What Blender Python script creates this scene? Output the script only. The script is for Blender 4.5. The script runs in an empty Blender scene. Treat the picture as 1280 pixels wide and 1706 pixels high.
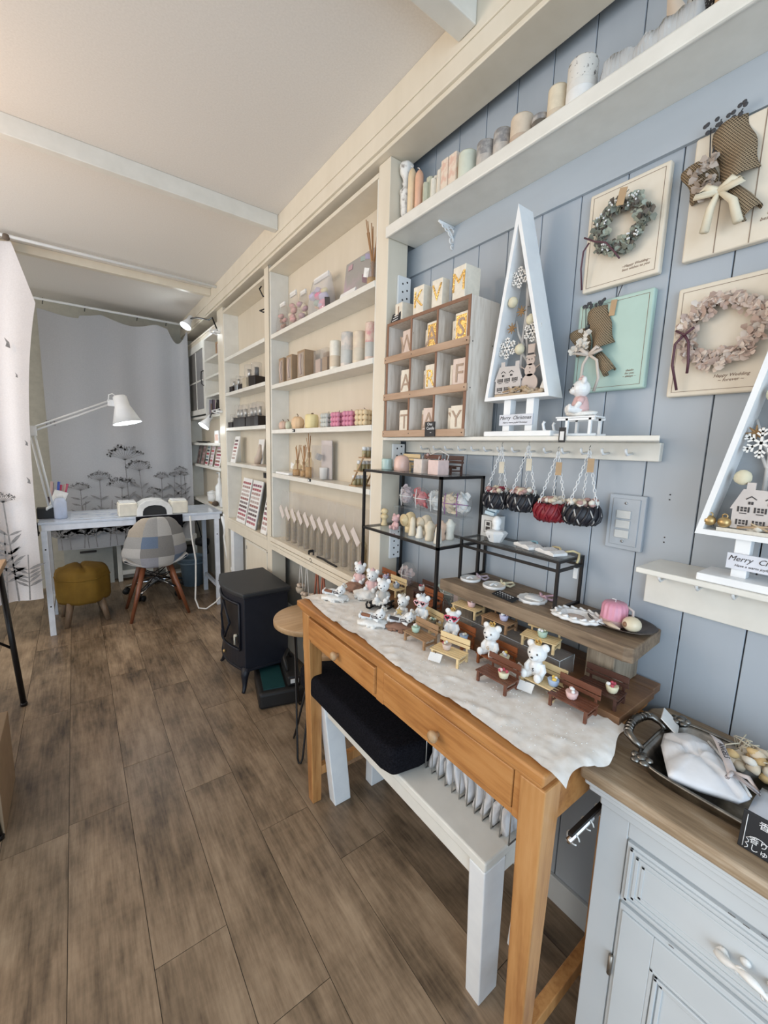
import bpy, bmesh, math, random
from mathutils import Matrix, Vector, Euler, noise
random.seed(7)
PI = math.pi
SC = bpy.context.scene
COL = SC.collection

# ---------------------------------------------------------------- camera
yaw, pitch, roll = 0.640166, 0.150816, 0.03013
fw = Vector((math.sin(yaw)*math.cos(pitch), math.cos(yaw)*math.cos(pitch), -math.sin(pitch)))
r0 = Vector((math.cos(yaw), -math.sin(yaw), 0)); u0 = r0.cross(fw)
rv = r0*math.cos(roll) + u0*math.sin(roll); uv = -r0*math.sin(roll) + u0*math.cos(roll)
cam = bpy.data.objects.new('camera', bpy.data.cameras.new('camera')); COL.objects.link(cam)
cam.matrix_world = Matrix(((rv.x, uv.x, -fw.x, 0), (rv.y, uv.y, -fw.y, 0), (rv.z, uv.z, -fw.z, 1.28), (0, 0, 0, 1)))
cam.data.sensor_fit = 'HORIZONTAL'; cam.data.sensor_width = 36; cam.data.lens = 36*691.5/1280
cam.data.clip_start = 0.02
SC.camera = cam

# ---------------------------------------------------------------- daylight and exposure
SC.view_settings.view_transform = 'Standard'; SC.view_settings.look = 'None'
SC.view_settings.gamma = 1; SC.view_settings.exposure = 0.08; SC.view_settings.use_curve_mapping = False
SC.cycles.transparent_max_bounces = 40
wd = bpy.data.worlds.new('daylight'); SC.world = wd; wd.use_nodes = True
nt = wd.node_tree; nt.nodes.clear()
tc = nt.nodes.new('ShaderNodeTexCoord'); sx = nt.nodes.new('ShaderNodeSeparateXYZ')
rp = nt.nodes.new('ShaderNodeValToRGB'); mr = nt.nodes.new('ShaderNodeMapRange')
bg = nt.nodes.new('ShaderNodeBackground'); ow = nt.nodes.new('ShaderNodeOutputWorld')
nt.links.new(tc.outputs['Generated'], sx.inputs[0]); nt.links.new(sx.outputs['Y'], mr.inputs[0])
mr.inputs[1].default_value = -1; mr.inputs[2].default_value = 1
nt.links.new(mr.outputs[0], rp.inputs[0])
rp.color_ramp.elements[0].color = (0.66, 0.83, 1.0, 1); rp.color_ramp.elements[0].position = 0.1
rp.color_ramp.elements[1].color = (1.0, 0.94, 0.86, 1); rp.color_ramp.elements[1].position = 0.6
nt.links.new(rp.outputs[0], bg.inputs[0]); bg.inputs[1].default_value = 1.30
nt.links.new(bg.outputs[0], ow.inputs[0])

def area(name, loc, target, sx_, sy_, power, col):
    l = bpy.data.lights.new(name, 'AREA'); l.shape = 'RECTANGLE'; l.size = sx_; l.size_y = sy_; l.energy = power; l.color = col
    o = bpy.data.objects.new(name, l); COL.objects.link(o); o.location = loc
    o.rotation_euler = (Vector(target)-Vector(loc)).to_track_quat('-Z', 'Y').to_euler(); return o
area('window_daylight', (-0.4, -1.5, 1.25), (0.9, 0.9, 0.9), 1.6, 1.5, 24, (0.66, 0.83, 1.0))
area('side_window_daylight', (-1.75, 2.7, 1.45), (1.0, 2.7, 1.3), 2.4, 1.2, 26, (1.0, 0.95, 0.88))
def bulb(name, loc, power, col, rad=0.05):
    l = bpy.data.lights.new(name, 'POINT'); l.energy = power; l.color = col; l.shadow_soft_size = rad
    o = bpy.data.objects.new(name, l); COL.objects.link(o); o.location = loc; return o
bulb('pendant_bulb', (-0.75, 1.9, 2.0), 12, (1.0, 0.66, 0.42), 0.08)

# ---------------------------------------------------------------- materials
def _new(name):
    m = bpy.data.materials.new(name); m.use_nodes = True
    return m, m.node_tree, m.node_tree.nodes['Principled BSDF']
def rgba(c): return (c[0], c[1], c[2], 1)
def _coords(t, stretch, rot=None):
    n = t.nodes.new('ShaderNodeTexCoord'); mp = t.nodes.new('ShaderNodeMapping')
    mp.inputs['Scale'].default_value = stretch
    if rot: mp.inputs['Rotation'].default_value = rot
    t.links.new(n.outputs['Object'], mp.inputs[0]); return mp.outputs[0]
def _noise(t, vec, scale, detail=3, rough=0.55):
    n = t.nodes.new('ShaderNodeTexNoise'); n.inputs['Scale'].default_value = scale
    n.inputs['Detail'].default_value = detail; n.inputs['Roughness'].default_value = rough
    t.links.new(vec, n.inputs['Vector']); return n.outputs['Fac']
def _ramp(t, fac, stops):
    r = t.nodes.new('ShaderNodeValToRGB'); e = r.color_ramp.elements
    while len(e) < len(stops): e.new(0.5)
    for k, (p, c) in enumerate(stops): e[k].position = p; e[k].color = rgba(c)
    t.links.new(fac, r.inputs[0]); return r.outputs[0]
def _bump(t, b, fac, strength, dist=0.002):
    n = t.nodes.new('ShaderNodeBump'); n.inputs['Strength'].default_value = strength; n.inputs['Distance'].default_value = dist
    t.links.new(fac, n.inputs['Height']); t.links.new(n.outputs[0], b.inputs['Normal'])
def mat(name, c, c2=None, rough=0.5, metal=0.0, scale=25, stretch=(1, 1, 1), lo=0.35, hi=0.7, bump=0.0, bdist=0.002, spec=0.5, sss=0.0):
    m, t, b = _new(name)
    b.inputs['Roughness'].default_value = rough; b.inputs['Metallic'].default_value = metal
    b.inputs['Specular IOR Level'].default_value = spec
    c2 = c2 or tuple(x*0.88 for x in c)
    v = _coords(t, stretch); f = _noise(t, v, scale)
    t.links.new(_ramp(t, f, [(lo, c), (hi, c2)]), b.inputs['Base Color'])
    if bump: _bump(t, b, f, bump, bdist)
    if sss:
        b.inputs['Subsurface Weight'].default_value = sss; b.inputs['Subsurface Radius'].default_value = (.01, .006, .004)
    return m
def wood(name, c, c2, c3=None, axis='Y', scale=14, rough=0.45, bump=0.15, stretch=14, island=0.0):
    """streaky grain running along one object axis, knots and darker bands"""
    m, t, b = _new(name); b.inputs['Roughness'].default_value = rough
    s = [1, 1, 1]; s['XYZ'.index(axis)] = 1.0/stretch
    v = _coords(t, s); f = _noise(t, v, scale*5, 4, 0.6)
    f2 = _noise(t, _coords(t, [x if x == 1 else 0.35 for x in s]), scale*0.6, 4, 0.6)
    a = t.nodes.new('ShaderNodeMath'); a.operation = 'MULTIPLY_ADD'; a.inputs[1].default_value = 0.45
    t.links.new(f, a.inputs[0])
    a2 = t.nodes.new('ShaderNodeMath'); a2.operation = 'MULTIPLY'; a2.inputs[1].default_value = 0.55
    t.links.new(f2, a2.inputs[0]); t.links.new(a2.outputs[0], a.inputs[2])
    col = _ramp(t, a.outputs[0], [(0.34, c2), (0.52, c), (0.68, c3 or c)])
    if island:
        g = t.nodes.new('ShaderNodeNewGeometry'); mr_ = t.nodes.new('ShaderNodeMapRange')
        mr_.inputs[3].default_value = 1-island; mr_.inputs[4].default_value = 1+island
        t.links.new(g.outputs['Random Per Island'], mr_.inputs[0])
        hv = t.nodes.new('ShaderNodeHueSaturation'); t.links.new(col, hv.inputs['Color']); t.links.new(mr_.outputs[0], hv.inputs['Value'])
        col = hv.outputs[0]
    t.links.new(col, b.inputs['Base Color']); _bump(t, b, f, bump, 0.0015)
    return m
def clear(name, tint=(0.95, 0.97, 0.97), white=0.06, refl=0.12, rough=0.05):
    """thin clear plastic or pane glass: see-through sheet, a little haze, a sharp sheen"""
    m = bpy.data.materials.new(name); m.use_nodes = True; t = m.node_tree; t.nodes.clear()
    o = t.nodes.new('ShaderNodeOutputMaterial'); tr = t.nodes.new('ShaderNodeBsdfTransparent'); tr.inputs[0].default_value = rgba(tint)
    d = t.nodes.new('ShaderNodeBsdfDiffuse'); d.inputs[0].default_value = (0.85, 0.86, 0.86, 1)
    g = t.nodes.new('ShaderNodeBsdfGlossy'); g.inputs['Roughness'].default_value = rough
    a = t.nodes.new('ShaderNodeMixShader'); a.inputs[0].default_value = white
    b = t.nodes.new('ShaderNodeMixShader'); lw = t.nodes.new('ShaderNodeLayerWeight'); lw.inputs[0].default_value = refl
    t.links.new(tr.outputs[0], a.inputs[1]); t.links.new(d.outputs[0], a.inputs[2])
    gm_ = t.nodes.new('ShaderNodeNewGeometry'); fr_ = t.nodes.new('ShaderNodeMath'); fr_.operation = 'SUBTRACT'; fr_.use_clamp = True
    t.links.new(lw.outputs['Fresnel'], fr_.inputs[0]); t.links.new(gm_.outputs['Backfacing'], fr_.inputs[1]); t.links.new(fr_.outputs[0], b.inputs[0]); t.links.new(a.outputs[0], b.inputs[1]); t.links.new(g.outputs[0], b.inputs[2])
    t.links.new(b.outputs[0], o.inputs[0]); return m
def glow(name, c, s):
    m, t, b = _new(name); b.inputs['Emission Color'].default_value = rgba(c); b.inputs['Emission Strength'].default_value = s
    b.inputs['Base Color'].default_value = rgba(c); return m

M = {}
def floor_mat():
    m, t, b = _new('floor_planks'); b.inputs['Roughness'].default_value = .37
    g = t.nodes.new('ShaderNodeNewGeometry'); sc_ = t.nodes.new('ShaderNodeVectorMath'); sc_.operation = 'SCALE'; sc_.inputs[0].default_value = (7, 11, 5); t.links.new(g.outputs['Random Per Island'], sc_.inputs['Scale'])
    def vec(stretch):
        a = t.nodes.new('ShaderNodeVectorMath'); a.operation = 'ADD'; t.links.new(_coords(t, stretch), a.inputs[0]); t.links.new(sc_.outputs[0], a.inputs[1]); return a.outputs[0]
    f1 = _noise(t, vec((1, .06, 1)), 120, 3, .6); f2 = _noise(t, vec((1, .45, 1)), 7.5, 4, .55); f3 = _noise(t, vec((1, .22, 1)), 30, 6, .65); f4 = _noise(t, vec((.25, 1, 1)), 60, 3, .6)
    def mad(a, k, c):
        n = t.nodes.new('ShaderNodeMath'); n.operation = 'MULTIPLY_ADD'; n.inputs[1].default_value = k; t.links.new(a, n.inputs[0])
        if hasattr(c, 'links'): t.links.new(c, n.inputs[2])
        else: n.inputs[2].default_value = c
        return n.outputs[0]
    f = mad(f1, .20, mad(f2, .42, mad(f3, .32, mad(f4, .06, 0.0))))
    col = _ramp(t, f, [(.37, (.070, .048, .031)), (.45, (.170, .119, .075)), (.525, (.265, .188, .121)), (.63, (.385, .283, .188))])
    mr_ = t.nodes.new('ShaderNodeMapRange'); mr_.inputs[3].default_value = .80; mr_.inputs[4].default_value = 1.18
    t.links.new(g.outputs['Random Per Island'], mr_.inputs[0]); hv = t.nodes.new('ShaderNodeHueSaturation'); t.links.new(col, hv.inputs['Color']); t.links.new(mr_.outputs[0], hv.inputs['Value'])
    t.links.new(hv.outputs[0], b.inputs['Base Color']); _bump(t, b, f3, .2, .0015); return m
M['floor'] = floor_mat()
M['groove'] = mat('plank_groove', (0.035, 0.028, 0.022), rough=0.8)
M['bluewall'] = mat('blue_grey_boards', (0.395, 0.438, 0.487), (0.365, 0.407, 0.453), rough=0.42, scale=9, stretch=(1, 1, .2), bump=0.05)
M['bluetrim'] = mat('blue_grey_batten', (0.415, 0.46, 0.505), rough=0.45, scale=9, stretch=(1, .2, 1))
M['cream'] = mat('cream_painted_wood', (0.74, 0.67, 0.55), (0.69, 0.62, 0.50), rough=0.4, scale=12, stretch=(1, 1, .3), bump=0.06)
M['creamback'] = mat('cream_painted_board', (0.67, 0.595, 0.48), (0.63, 0.555, 0.44), rough=0.55, scale=10, stretch=(1, 1, .25), bump=0.06)
M['offwhite'] = mat('off_white_paint', (0.76, 0.74, 0.68), (0.70, 0.68, 0.62), rough=0.4, scale=16, bump=0.05)
M['white'] = mat('white_paint', (0.84, 0.85, 0.85), (0.78, 0.79, 0.80), rough=0.4, scale=18, bump=0.05)
M['ceil'] = mat('plaster_ceiling', (0.78, 0.745, 0.70), (0.73, 0.695, 0.65), rough=0.9, scale=160, bump=0.25, bdist=0.001)
M['farwall'] = mat('far_wall_paint', (0.52, 0.49, 0.41), rough=0.8)
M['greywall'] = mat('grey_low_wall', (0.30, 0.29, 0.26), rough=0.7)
M['pine'] = wood('honey_pine', (0.47, 0.212, 0.066), (0.27, 0.10, 0.028), (0.55, 0.275, 0.10), 'Y', 17, 0.33, 0.06, 16)
M['pinez'] = wood('honey_pine_leg', (0.50, 0.245, 0.085), (0.31, 0.125, 0.038), (0.58, 0.31, 0.125), 'Z', 17, 0.33, 0.06, 16)
M['oak'] = wood('round_stool_oak', (0.45, 0.29, 0.155), (0.30, 0.175, 0.08), None, 'X', 9, 0.4, 0.08)
M['rustic'] = wood('reclaimed_board', (0.235, 0.165, 0.105), (0.095, 0.062, 0.038), (0.32, 0.235, 0.155), 'Y', 20, 0.6, 0.4, 16)
M['rusticx'] = wood('reclaimed_block', (0.30, 0.245, 0.18), (0.15, 0.115, 0.08), (0.40, 0.33, 0.25), 'Z', 22, 0.65, 0.35, 14)
M['brownboard'] = wood('brown_board', (0.225, 0.115, 0.055), (0.12, 0.055, 0.026), (0.29, 0.165, 0.085), 'Y', 17, 0.4, 0.1, 12)
M['limed'] = wood('limed_oak_top', (0.34, 0.245, 0.155), (0.17, 0.115, 0.068), (0.55, 0.45, 0.34), 'Y', 26, 0.45, 0.3, 16)
M['cabwhite'] = mat('worn_white_cabinet', (0.60, 0.63, 0.645), (0.56, 0.59, 0.605), rough=0.38, scale=7, stretch=(1, .4, 1), bump=0.05)
M['wornline'] = mat('worn_edge', (0.10, 0.08, 0.07), rough=0.8)
M['stove'] = mat('black_stove_metal', (0.011, 0.012, 0.018), (0.014, 0.015, 0.022), rough=0.42, spec=0.35)
M['stovetop'] = mat('black_stove_top', (0.022, 0.023, 0.025), rough=0.55)
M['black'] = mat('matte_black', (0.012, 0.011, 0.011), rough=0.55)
M['blackmetal'] = mat('black_metal_bar', (0.016, 0.014, 0.014), rough=0.4, metal=0.4)
M['fur'] = mat('black_plush', (0.004, 0.004, 0.006), (0.012, 0.012, 0.016), rough=0.95, scale=220, bump=0.6, bdist=0.004, spec=0.1)
M['deskwhite'] = mat('white_desk_metal', (0.72, 0.76, 0.83), rough=0.35)
M['mustard'] = mat('mustard_velvet', (0.235, 0.132, 0.012), (0.165, 0.09, 0.006), rough=0.8, scale=9, bump=0.05)
M['walnut'] = wood('walnut_leg', (0.19, 0.062, 0.026), (0.10, 0.030, 0.013), None, 'Z', 12, 0.35, 0.05)
M['greylegwood'] = wood('weathered_leg', (0.20, 0.135, 0.085), (0.11, 0.07, 0.045), None, 'Z', 12, 0.5, 0.1)
M['chrome'] = mat('chrome', (0.75, 0.76, 0.78), rough=0.15, metal=1.0)
M['wire'] = mat('wire_metal', (0.55, 0.55, 0.54), rough=0.3, metal=0.9)
M['brass'] = mat('worn_brass', (0.55, 0.38, 0.17), rough=0.35, metal=0.8)
M['silver'] = mat('tarnished_silver', (0.30, 0.285, 0.26), (0.10, 0.092, 0.085), rough=0.28, metal=1.0, scale=38, bump=0.12)
M['linen'] = mat('white_linen', (0.85, 0.82, 0.78), (0.74, 0.685, 0.62), rough=0.9, scale=46, bump=0.35, bdist=0.0008)
M['curtain'] = mat('sheer_curtain', (0.78, 0.75, 0.75), (0.73, 0.70, 0.70), rough=0.9, scale=140, bump=0.15)
M['curtainb'] = mat('grey_sheer_curtain', (0.43, 0.43, 0.445), (0.40, 0.40, 0.415), rough=0.9, scale=140, bump=0.15)
M['print'] = mat('grey_botanical_print', (0.19, 0.185, 0.19), (0.30, 0.295, 0.295), rough=0.9, scale=60)
M['glass'] = clear('pane_glass', (0.975, 0.99, 0.985), 0.05, 0.12, 0.02)
M['bag'] = clear('clear_bag', (0.95, 0.94, 0.93), 0.11, 0.26, 0.12)
M['acrylic'] = clear('clear_acrylic', (0.975, 0.98, 0.98), 0.06, 0.14, 0.03)
M['paper'] = mat('white_card', (0.82, 0.81, 0.79), rough=0.7)
M['ink'] = mat('dark_ink', (0.05, 0.045, 0.045), rough=0.8)
M['chalk'] = mat('white_chalk', (0.80, 0.80, 0.80), rough=0.9)
M['chalkboard'] = mat('chalkboard', (0.014, 0.015, 0.018), rough=0.6)
M['resin'] = mat('white_resin', (0.80, 0.80, 0.79), rough=0.22, sss=0.0)
M['plaster'] = mat('white_plaster', (0.85, 0.84, 0.82), rough=0.55, scale=60, bump=0.08)
M['gold'] = mat('gold_leaf', (0.80, 0.56, 0.22), (0.55, 0.33, 0.10), rough=0.22, metal=0.9, scale=160, bump=0.8, bdist=0.003)
M['cabledark'] = mat('dark_cable', (0.015, 0.015, 0.016), rough=0.6)
M['cable'] = mat('white_cable', (0.78, 0.76, 0.72), rough=0.5)
def jute_mat():
    m, t, b = _new('burlap'); b.inputs['Roughness'].default_value = .95; v = _coords(t, (1, 1, 1), (.7, 0, 0)); ws = []
    for ax in ('Y', 'Z'):
        w = t.nodes.new('ShaderNodeTexWave'); w.bands_direction = ax; w.inputs['Scale'].default_value = 92; w.inputs['Distortion'].default_value = 1.2; w.inputs['Detail Scale'].default_value = 30; t.links.new(v, w.inputs[0]); ws.append(w.outputs['Fac'])
    n = t.nodes.new('ShaderNodeMath'); n.operation = 'MAXIMUM'; t.links.new(ws[0], n.inputs[0]); t.links.new(ws[1], n.inputs[1])
    t.links.new(_ramp(t, n.outputs[0], [(.55, (.07, .045, .025)), (.85, (.40, .29, .175))]), b.inputs['Base Color']); _bump(t, b, n.outputs[0], .8, .002); return m
M['jute'] = jute_mat()
def C(name, c, rough=0.5, **k):
    if name not in M: M[name] = mat(name, c, rough=rough, **k)
    return M[name]

# ---------------------------------------------------------------- mesh building
class MB:
    """collects shapes in a bmesh; T maps the given coordinates to the object's own"""
    def __init__(s, T=None): s.bm = bmesh.new(); s.mi = 0; s.T = T or Matrix()
    def add(s, vs, fs, smooth=False, M_=None):
        T = s.T @ M_ if M_ is not None else s.T
        bv = [s.bm.verts.new(T @ Vector(v)) for v in vs]
        for f in fs:
            try: bf = s.bm.faces.new([bv[i] for i in f])
            except ValueError: continue
            bf.material_index = s.mi; bf.smooth = smooth
        return s
    def box(s, x0, x1, y0, y1, z0, z1, M_=None):
        v = [(x, y, z) for x in (x0, x1) for y in (y0, y1) for z in (z0, z1)]
        return s.add(v, [(0, 1, 3, 2), (4, 6, 7, 5), (0, 4, 5, 1), (2, 3, 7, 6), (0, 2, 6, 4), (1, 5, 7, 3)], False, M_)
    def bx(s, c, d, rot=(0, 0, 0)):
        return s.box(-d[0]/2, d[0]/2, -d[1]/2, d[1]/2, -d[2]/2, d[2]/2, Matrix.Translation(c) @ Euler(rot).to_matrix().to_4x4())
    def taper(s, c0, d0, c1, d1):
        """four-sided post between two horizontal rectangles"""
        v = [(c[0]+sx_*d[0]/2, c[1]+sy_*d[1]/2, c[2]) for c, d in ((c0, d0), (c1, d1)) for sx_, sy_ in ((-1, -1), (1, -1), (1, 1), (-1, 1))]
        return s.add(v, [(0, 3, 2, 1), (4, 5, 6, 7), (0, 1, 5, 4), (1, 2, 6, 5), (2, 3, 7, 6), (3, 0, 4, 7)])
    def tube(s, pts, r, n=8, closed=False, cap=True):
        P_ = [Vector(p) for p in pts]; N = len(P_); rs = r if isinstance(r, (list, tuple)) else [r]*N
        vs, fs, prev = [], [], None
        for i, p in enumerate(P_):
            a = P_[(i-1) % N] if (closed or i > 0) else p; b = P_[(i+1) % N] if (closed or i < N-1) else p
            d = (b-a).normalized() if (b-a).length > 1e-9 else Vector((0, 0, 1))
            if prev is None: prev = d.orthogonal().normalized()
            x = (prev - d*prev.dot(d)); x = x.normalized() if x.length > 1e-6 else d.orthogonal().normalized()
            prev = x; y = d.cross(x)
            for k in range(n):
                an = 2*PI*k/n; vs.append(p + (x*math.cos(an)+y*math.sin(an))*rs[i])
        for i in range(N if closed else N-1):
            for k in range(n):
                a = i*n+k; b = i*n+(k+1) % n; c = ((i+1) % N)*n+(k+1) % n; d = ((i+1) % N)*n+k
                fs.append((a, b, c, d))
        if cap and not closed: fs += [tuple(range(n))[::-1], tuple(range((N-1)*n, N*n))]
        return s.add(vs, fs, True)
    def cyl(s, p, q, r, r1=None, n=16): return s.tube([p, q], [r, r if r1 is None else r1], n)
    def lathe(s, prof, c=(0, 0, 0), n=20, M_=None, wob=None):
        vs, fs = [], []; L = len(prof)
        for r, z in prof:
            for k in range(n):
                an = 2*PI*k/n; rr = r*(wob(an, z) if wob else 1)
                vs.append((c[0]+rr*math.cos(an), c[1]+rr*math.sin(an), c[2]+z))
        for i in range(L-1):
            for k in range(n): fs.append((i*n+k, i*n+(k+1) % n, (i+1)*n+(k+1) % n, (i+1)*n+k))
        if prof[0][0] > 1e-5: fs.append(tuple(range(n))[::-1])
        if prof[-1][0] > 1e-5: fs.append(tuple(range((L-1)*n, L*n)))
        return s.add(vs, fs, True, M_)
    def ell(s, c, r, n=12, M_=None, amp=0.0, fr=30):
        if not isinstance(r, (list, tuple)): r = (r, r, r)
        vs, fs = [], []; m = n//2+1
        for i in range(m+1):
            th = PI*i/m
            for k in range(n):
                an = 2*PI*k/n; d = Vector((math.sin(th)*math.cos(an), math.sin(th)*math.sin(an), math.cos(th)))
                f = 1+amp*noise.noise(Vector((d.x*r[0]+c[0], d.y*r[1]+c[1], d.z*r[2]+c[2]))*fr) if amp else 1
                vs.append((c[0]+d.x*r[0]*f, c[1]+d.y*r[1]*f, c[2]+d.z*r[2]*f))
        for i in range(m):
            for k in range(n): fs.append((i*n+k, (i+1)*n+k, (i+1)*n+(k+1) % n, i*n+(k+1) % n))
        return s.add(vs, fs, True, M_)
    def prism(s, poly, d0, d1, M_=None, smooth=False):
        """outline in local xy, extruded d0..d1 along local z"""
        n = len(poly); vs = [(x, y, d0) for x, y in poly]+[(x, y, d1) for x, y in poly]
        fs = [tuple(range(n))[::-1], tuple(range(n, 2*n))]+[(i, (i+1) % n, n+(i+1) % n, n+i) for i in range(n)]
        return s.add(vs, fs, smooth, M_)
    def grid(s, fn, nu, nv, smooth=True):
        vs = [fn(i/(nu-1), j/(nv-1)) for j in range(nv) for i in range(nu)]
        return s.add(vs, [(j*nu+i, j*nu+i+1, (j+1)*nu+i+1, (j+1)*nu+i) for j in range(nv-1) for i in range(nu-1)], smooth)
    def text(s, body, size, M_, depth=0.0006, align='CENTER', shear=0.0):
        cu = bpy.data.curves.new('lettering', 'FONT'); cu.body = body; cu.size = size; cu.align_x = align; cu.align_y = 'CENTER'
        cu.extrude = depth/2; cu.shear = shear; cu.resolution_u = 2
        o = bpy.data.objects.new('lettering', cu); COL.objects.link(o)
        dg = bpy.context.evaluated_depsgraph_get(); me = bpy.data.meshes.new_from_object(o.evaluated_get(dg))
        s.add([v.co for v in me.vertices], [tuple(p.vertices) for p in me.polygons], False, M_)
        bpy.data.objects.remove(o); bpy.data.curves.remove(cu); bpy.data.meshes.remove(me); return s
    def build(s, name, mats, parent=None, bevel=0.0, sub=0, label=None, solid=0.0, seg=2, recalc=True):
        if recalc: bmesh.ops.recalc_face_normals(s.bm, faces=s.bm.faces)
        me = bpy.data.meshes.new(name); s.bm.to_mesh(me); s.bm.free()
        for m in (mats if isinstance(mats, (list, tuple)) else [mats]): me.materials.append(m)
        o = bpy.data.objects.new(name, me); COL.objects.link(o)
        if parent: o.parent = parent
        if solid: md = o.modifiers.new('thickness', 'SOLIDIFY'); md.thickness = solid; md.offset = 0
        if bevel: md = o.modifiers.new('bevel', 'BEVEL'); md.width = bevel; md.segments = seg; md.limit_method = 'ANGLE'; md.angle_limit = 0.6
        if sub: md = o.modifiers.new('smooth', 'SUBSURF'); md.levels = sub; md.render_levels = sub
        if label: o['label'] = label
        return o
def tag(o, label, cat, group=None):
    o['label'] = label; o['category'] = cat
    if group: o['group'] = group
    return o
def thing(name, label, cat, loc=(0, 0, 0), rotz=0.0, group=None):
    o = bpy.data.objects.new(name, None); COL.objects.link(o); o.empty_display_size = 0.02
    o.location = loc; o.rotation_euler = (0, 0, rotz); return tag(o, label, cat, group)
def W(t):
    """a builder that takes room coordinates and stores them relative to thing t"""
    return MB((Matrix.Translation(t.location) @ t.rotation_euler.to_matrix().to_4x4()).inverted())
def single(name, label, cat, mb, mats, group=None, loc=None, rotz=0.0, **k):
    """a thing that is one mesh; the origin moves to the bottom centre of its shape when loc is not given"""
    if loc is None:
        xs = [v.co for v in mb.bm.verts]
        c = Vector(((min(v.x for v in xs)+max(v.x for v in xs))/2, (min(v.y for v in xs)+max(v.y for v in xs))/2, min(v.z for v in xs)))
        bmesh.ops.translate(mb.bm, verts=mb.bm.verts, vec=-c); loc = c
    o = mb.build(name, mats, **k); o.location = loc; o.rotation_euler = (0, 0, rotz); return tag(o, label, cat, group)
def struct(name, mb, mats, **k):
    o = mb.build(name, mats, **k); o['kind'] = 'structure'; return o
def dup(root, loc, rotz, label, group=None):
    r = root.copy(); COL.objects.link(r); r.location = loc; r.rotation_euler = (0, 0, rotz); r['label'] = label
    if group: r['group'] = group
    for ch in list(root.children):
        c = ch.copy(); COL.objects.link(c); c.parent = r
        for g in list(ch.children):
            d = g.copy(); COL.objects.link(d); d.parent = c
    return r
def arc(c, r, a0, a1, n, f):
    return [f(c[0]+r*math.cos(a0+(a1-a0)*i/(n-1)), c[1]+r*math.sin(a0+(a1-a0)*i/(n-1))) for i in range(n)]
# local frames: x to the viewer's right along -Y, y up, z out of the wall (-X); and one facing -Y
def on_wall(x, y, z): return Matrix(((0, 0, -1, x), (-1, 0, 0, y), (0, 1, 0, z), (0, 0, 0, 1)))
def face_cam(x, y, z): return Matrix(((1, 0, 0, x), (0, 0, -1, y), (0, 1, 0, z), (0, 0, 0, 1)))
WX, PX = 1.0387, 0.914
# ================================================================ the room
mb = MB(); mb.mi = 1; mb.box(-1.9, 1.10, -1.2, 4.55, -0.06, -0.002); mb.mi = 0
joint = {0: 1.585, 1: 0.985, 2: 1.515, -1: 1.555, 3: 1.2}
for k in range(-11, 7):
    x0 = -0.097+0.172*k; j = joint.get(k, random.random()*0.79); y = j-0.79*4
    while y < 4.5:
        a, b = max(y, -1.2), min(y+0.79, 4.5)
        if b > a and x0 < 1.03: mb.box(max(x0, -1.9)+.0008, min(x0+0.172, 1.06)-.0008, a+.0008, b-.0008, -0.003, 0.0)
        y += 0.79
struct('floor', mb, [M['floor'], M['groove']])
struct('ceiling', MB().box(-1.9, 1.10, -1.2, 4.55, 2.40, 2.45), M['ceil'])
mb = MB(); mb.mi = 1; mb.box(1.052, 1.09, -1.2, 4.55, 0, 2.40); mb.mi = 0
y = 0.191-0.108*13
while y < 1.30:
    mb.box(WX, 1.054, y+.0012, y+.108-.0012, 0.0, 2.40); y += 0.108
struct('wall_right', mb, [M['bluewall'], M['groove']], bevel=.001, seg=1)
struct('light_block_left', MB().box(-1.95, -1.9, 3.1, 4.55, 0, 2.40), M['farwall'])  # unseen stretch of wall, added to block ambient light at the far end
struct('wall_back', MB().box(-1.9, 1.052, 4.50, 4.55, 0, 2.40), M['farwall'])
struct('baseboard_right', MB().box(1.027, WX, -1.2, 1.248, 0, 0.08), M['cabwhite'], bevel=.002)
struct('trim_1', MB().box(1.0285, WX, -1.2, 1.30, 1.903, 1.993), M['bluetrim'], bevel=.001)
struct('trim_2', MB().box(1.012, WX, -1.2, 1.315, 2.335, 2.40), M['cream'])
# long header beam along the shelves, with a groove and a lower fillet
mb = MB(); mb.box(0.880, 0.985, -1.2, 4.50, 2.318, 2.40); mb.box(0.883, 0.985, -1.2, 4.50, 2.314, 2.318); mb.box(0.880, 0.985, -1.2, 4.50, 2.262, 2.314); mb.box(0.889, 1.0, -1.2, 4.5, 2.248, 2.262)
struct('trim_3', mb, M['cream'], bevel=.002)
for k, (a, b, z) in enumerate(((0.855, 0.915, 2.335), (2.125, 2.165, 2.330), (3.386, 3.43, 2.352))):
    struct('trim_%d' % (k+4), MB().box(-1.9, 0.879, a, b, z, 2.40), M['offwhite'] if k < 2 else M['cream'], bevel=.003)
for k, (a, b) in enumerate(((1.248, 1.3155), (2.341, 2.414), (3.232, 3.375))):
    mb = MB(); mb.box(PX, 1.0, a, b, 0, 2.247)
    if k == 1: mb.mi = 1; mb.box(PX-.0008, PX, a-.001, a+.004, 0.7, 2.247)
    struct('trim_%d' % (k+7), mb, [M['cream'], M['groove']], bevel=.002)
# low wall seen beneath the shelves
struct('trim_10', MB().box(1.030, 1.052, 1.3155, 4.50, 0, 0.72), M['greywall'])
struct('baseboard_1', MB().box(1.016, 1.030, 1.3155, 3.0, 0, 0.30), M['offwhite'], bevel=.002)
struct('trim_11', MB().box(0.99, 1.052, 1.3155, 4.50, 2.2305, 2.40), M['black'])  # black fill standing in for the shade in the gap above the top boards

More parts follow.
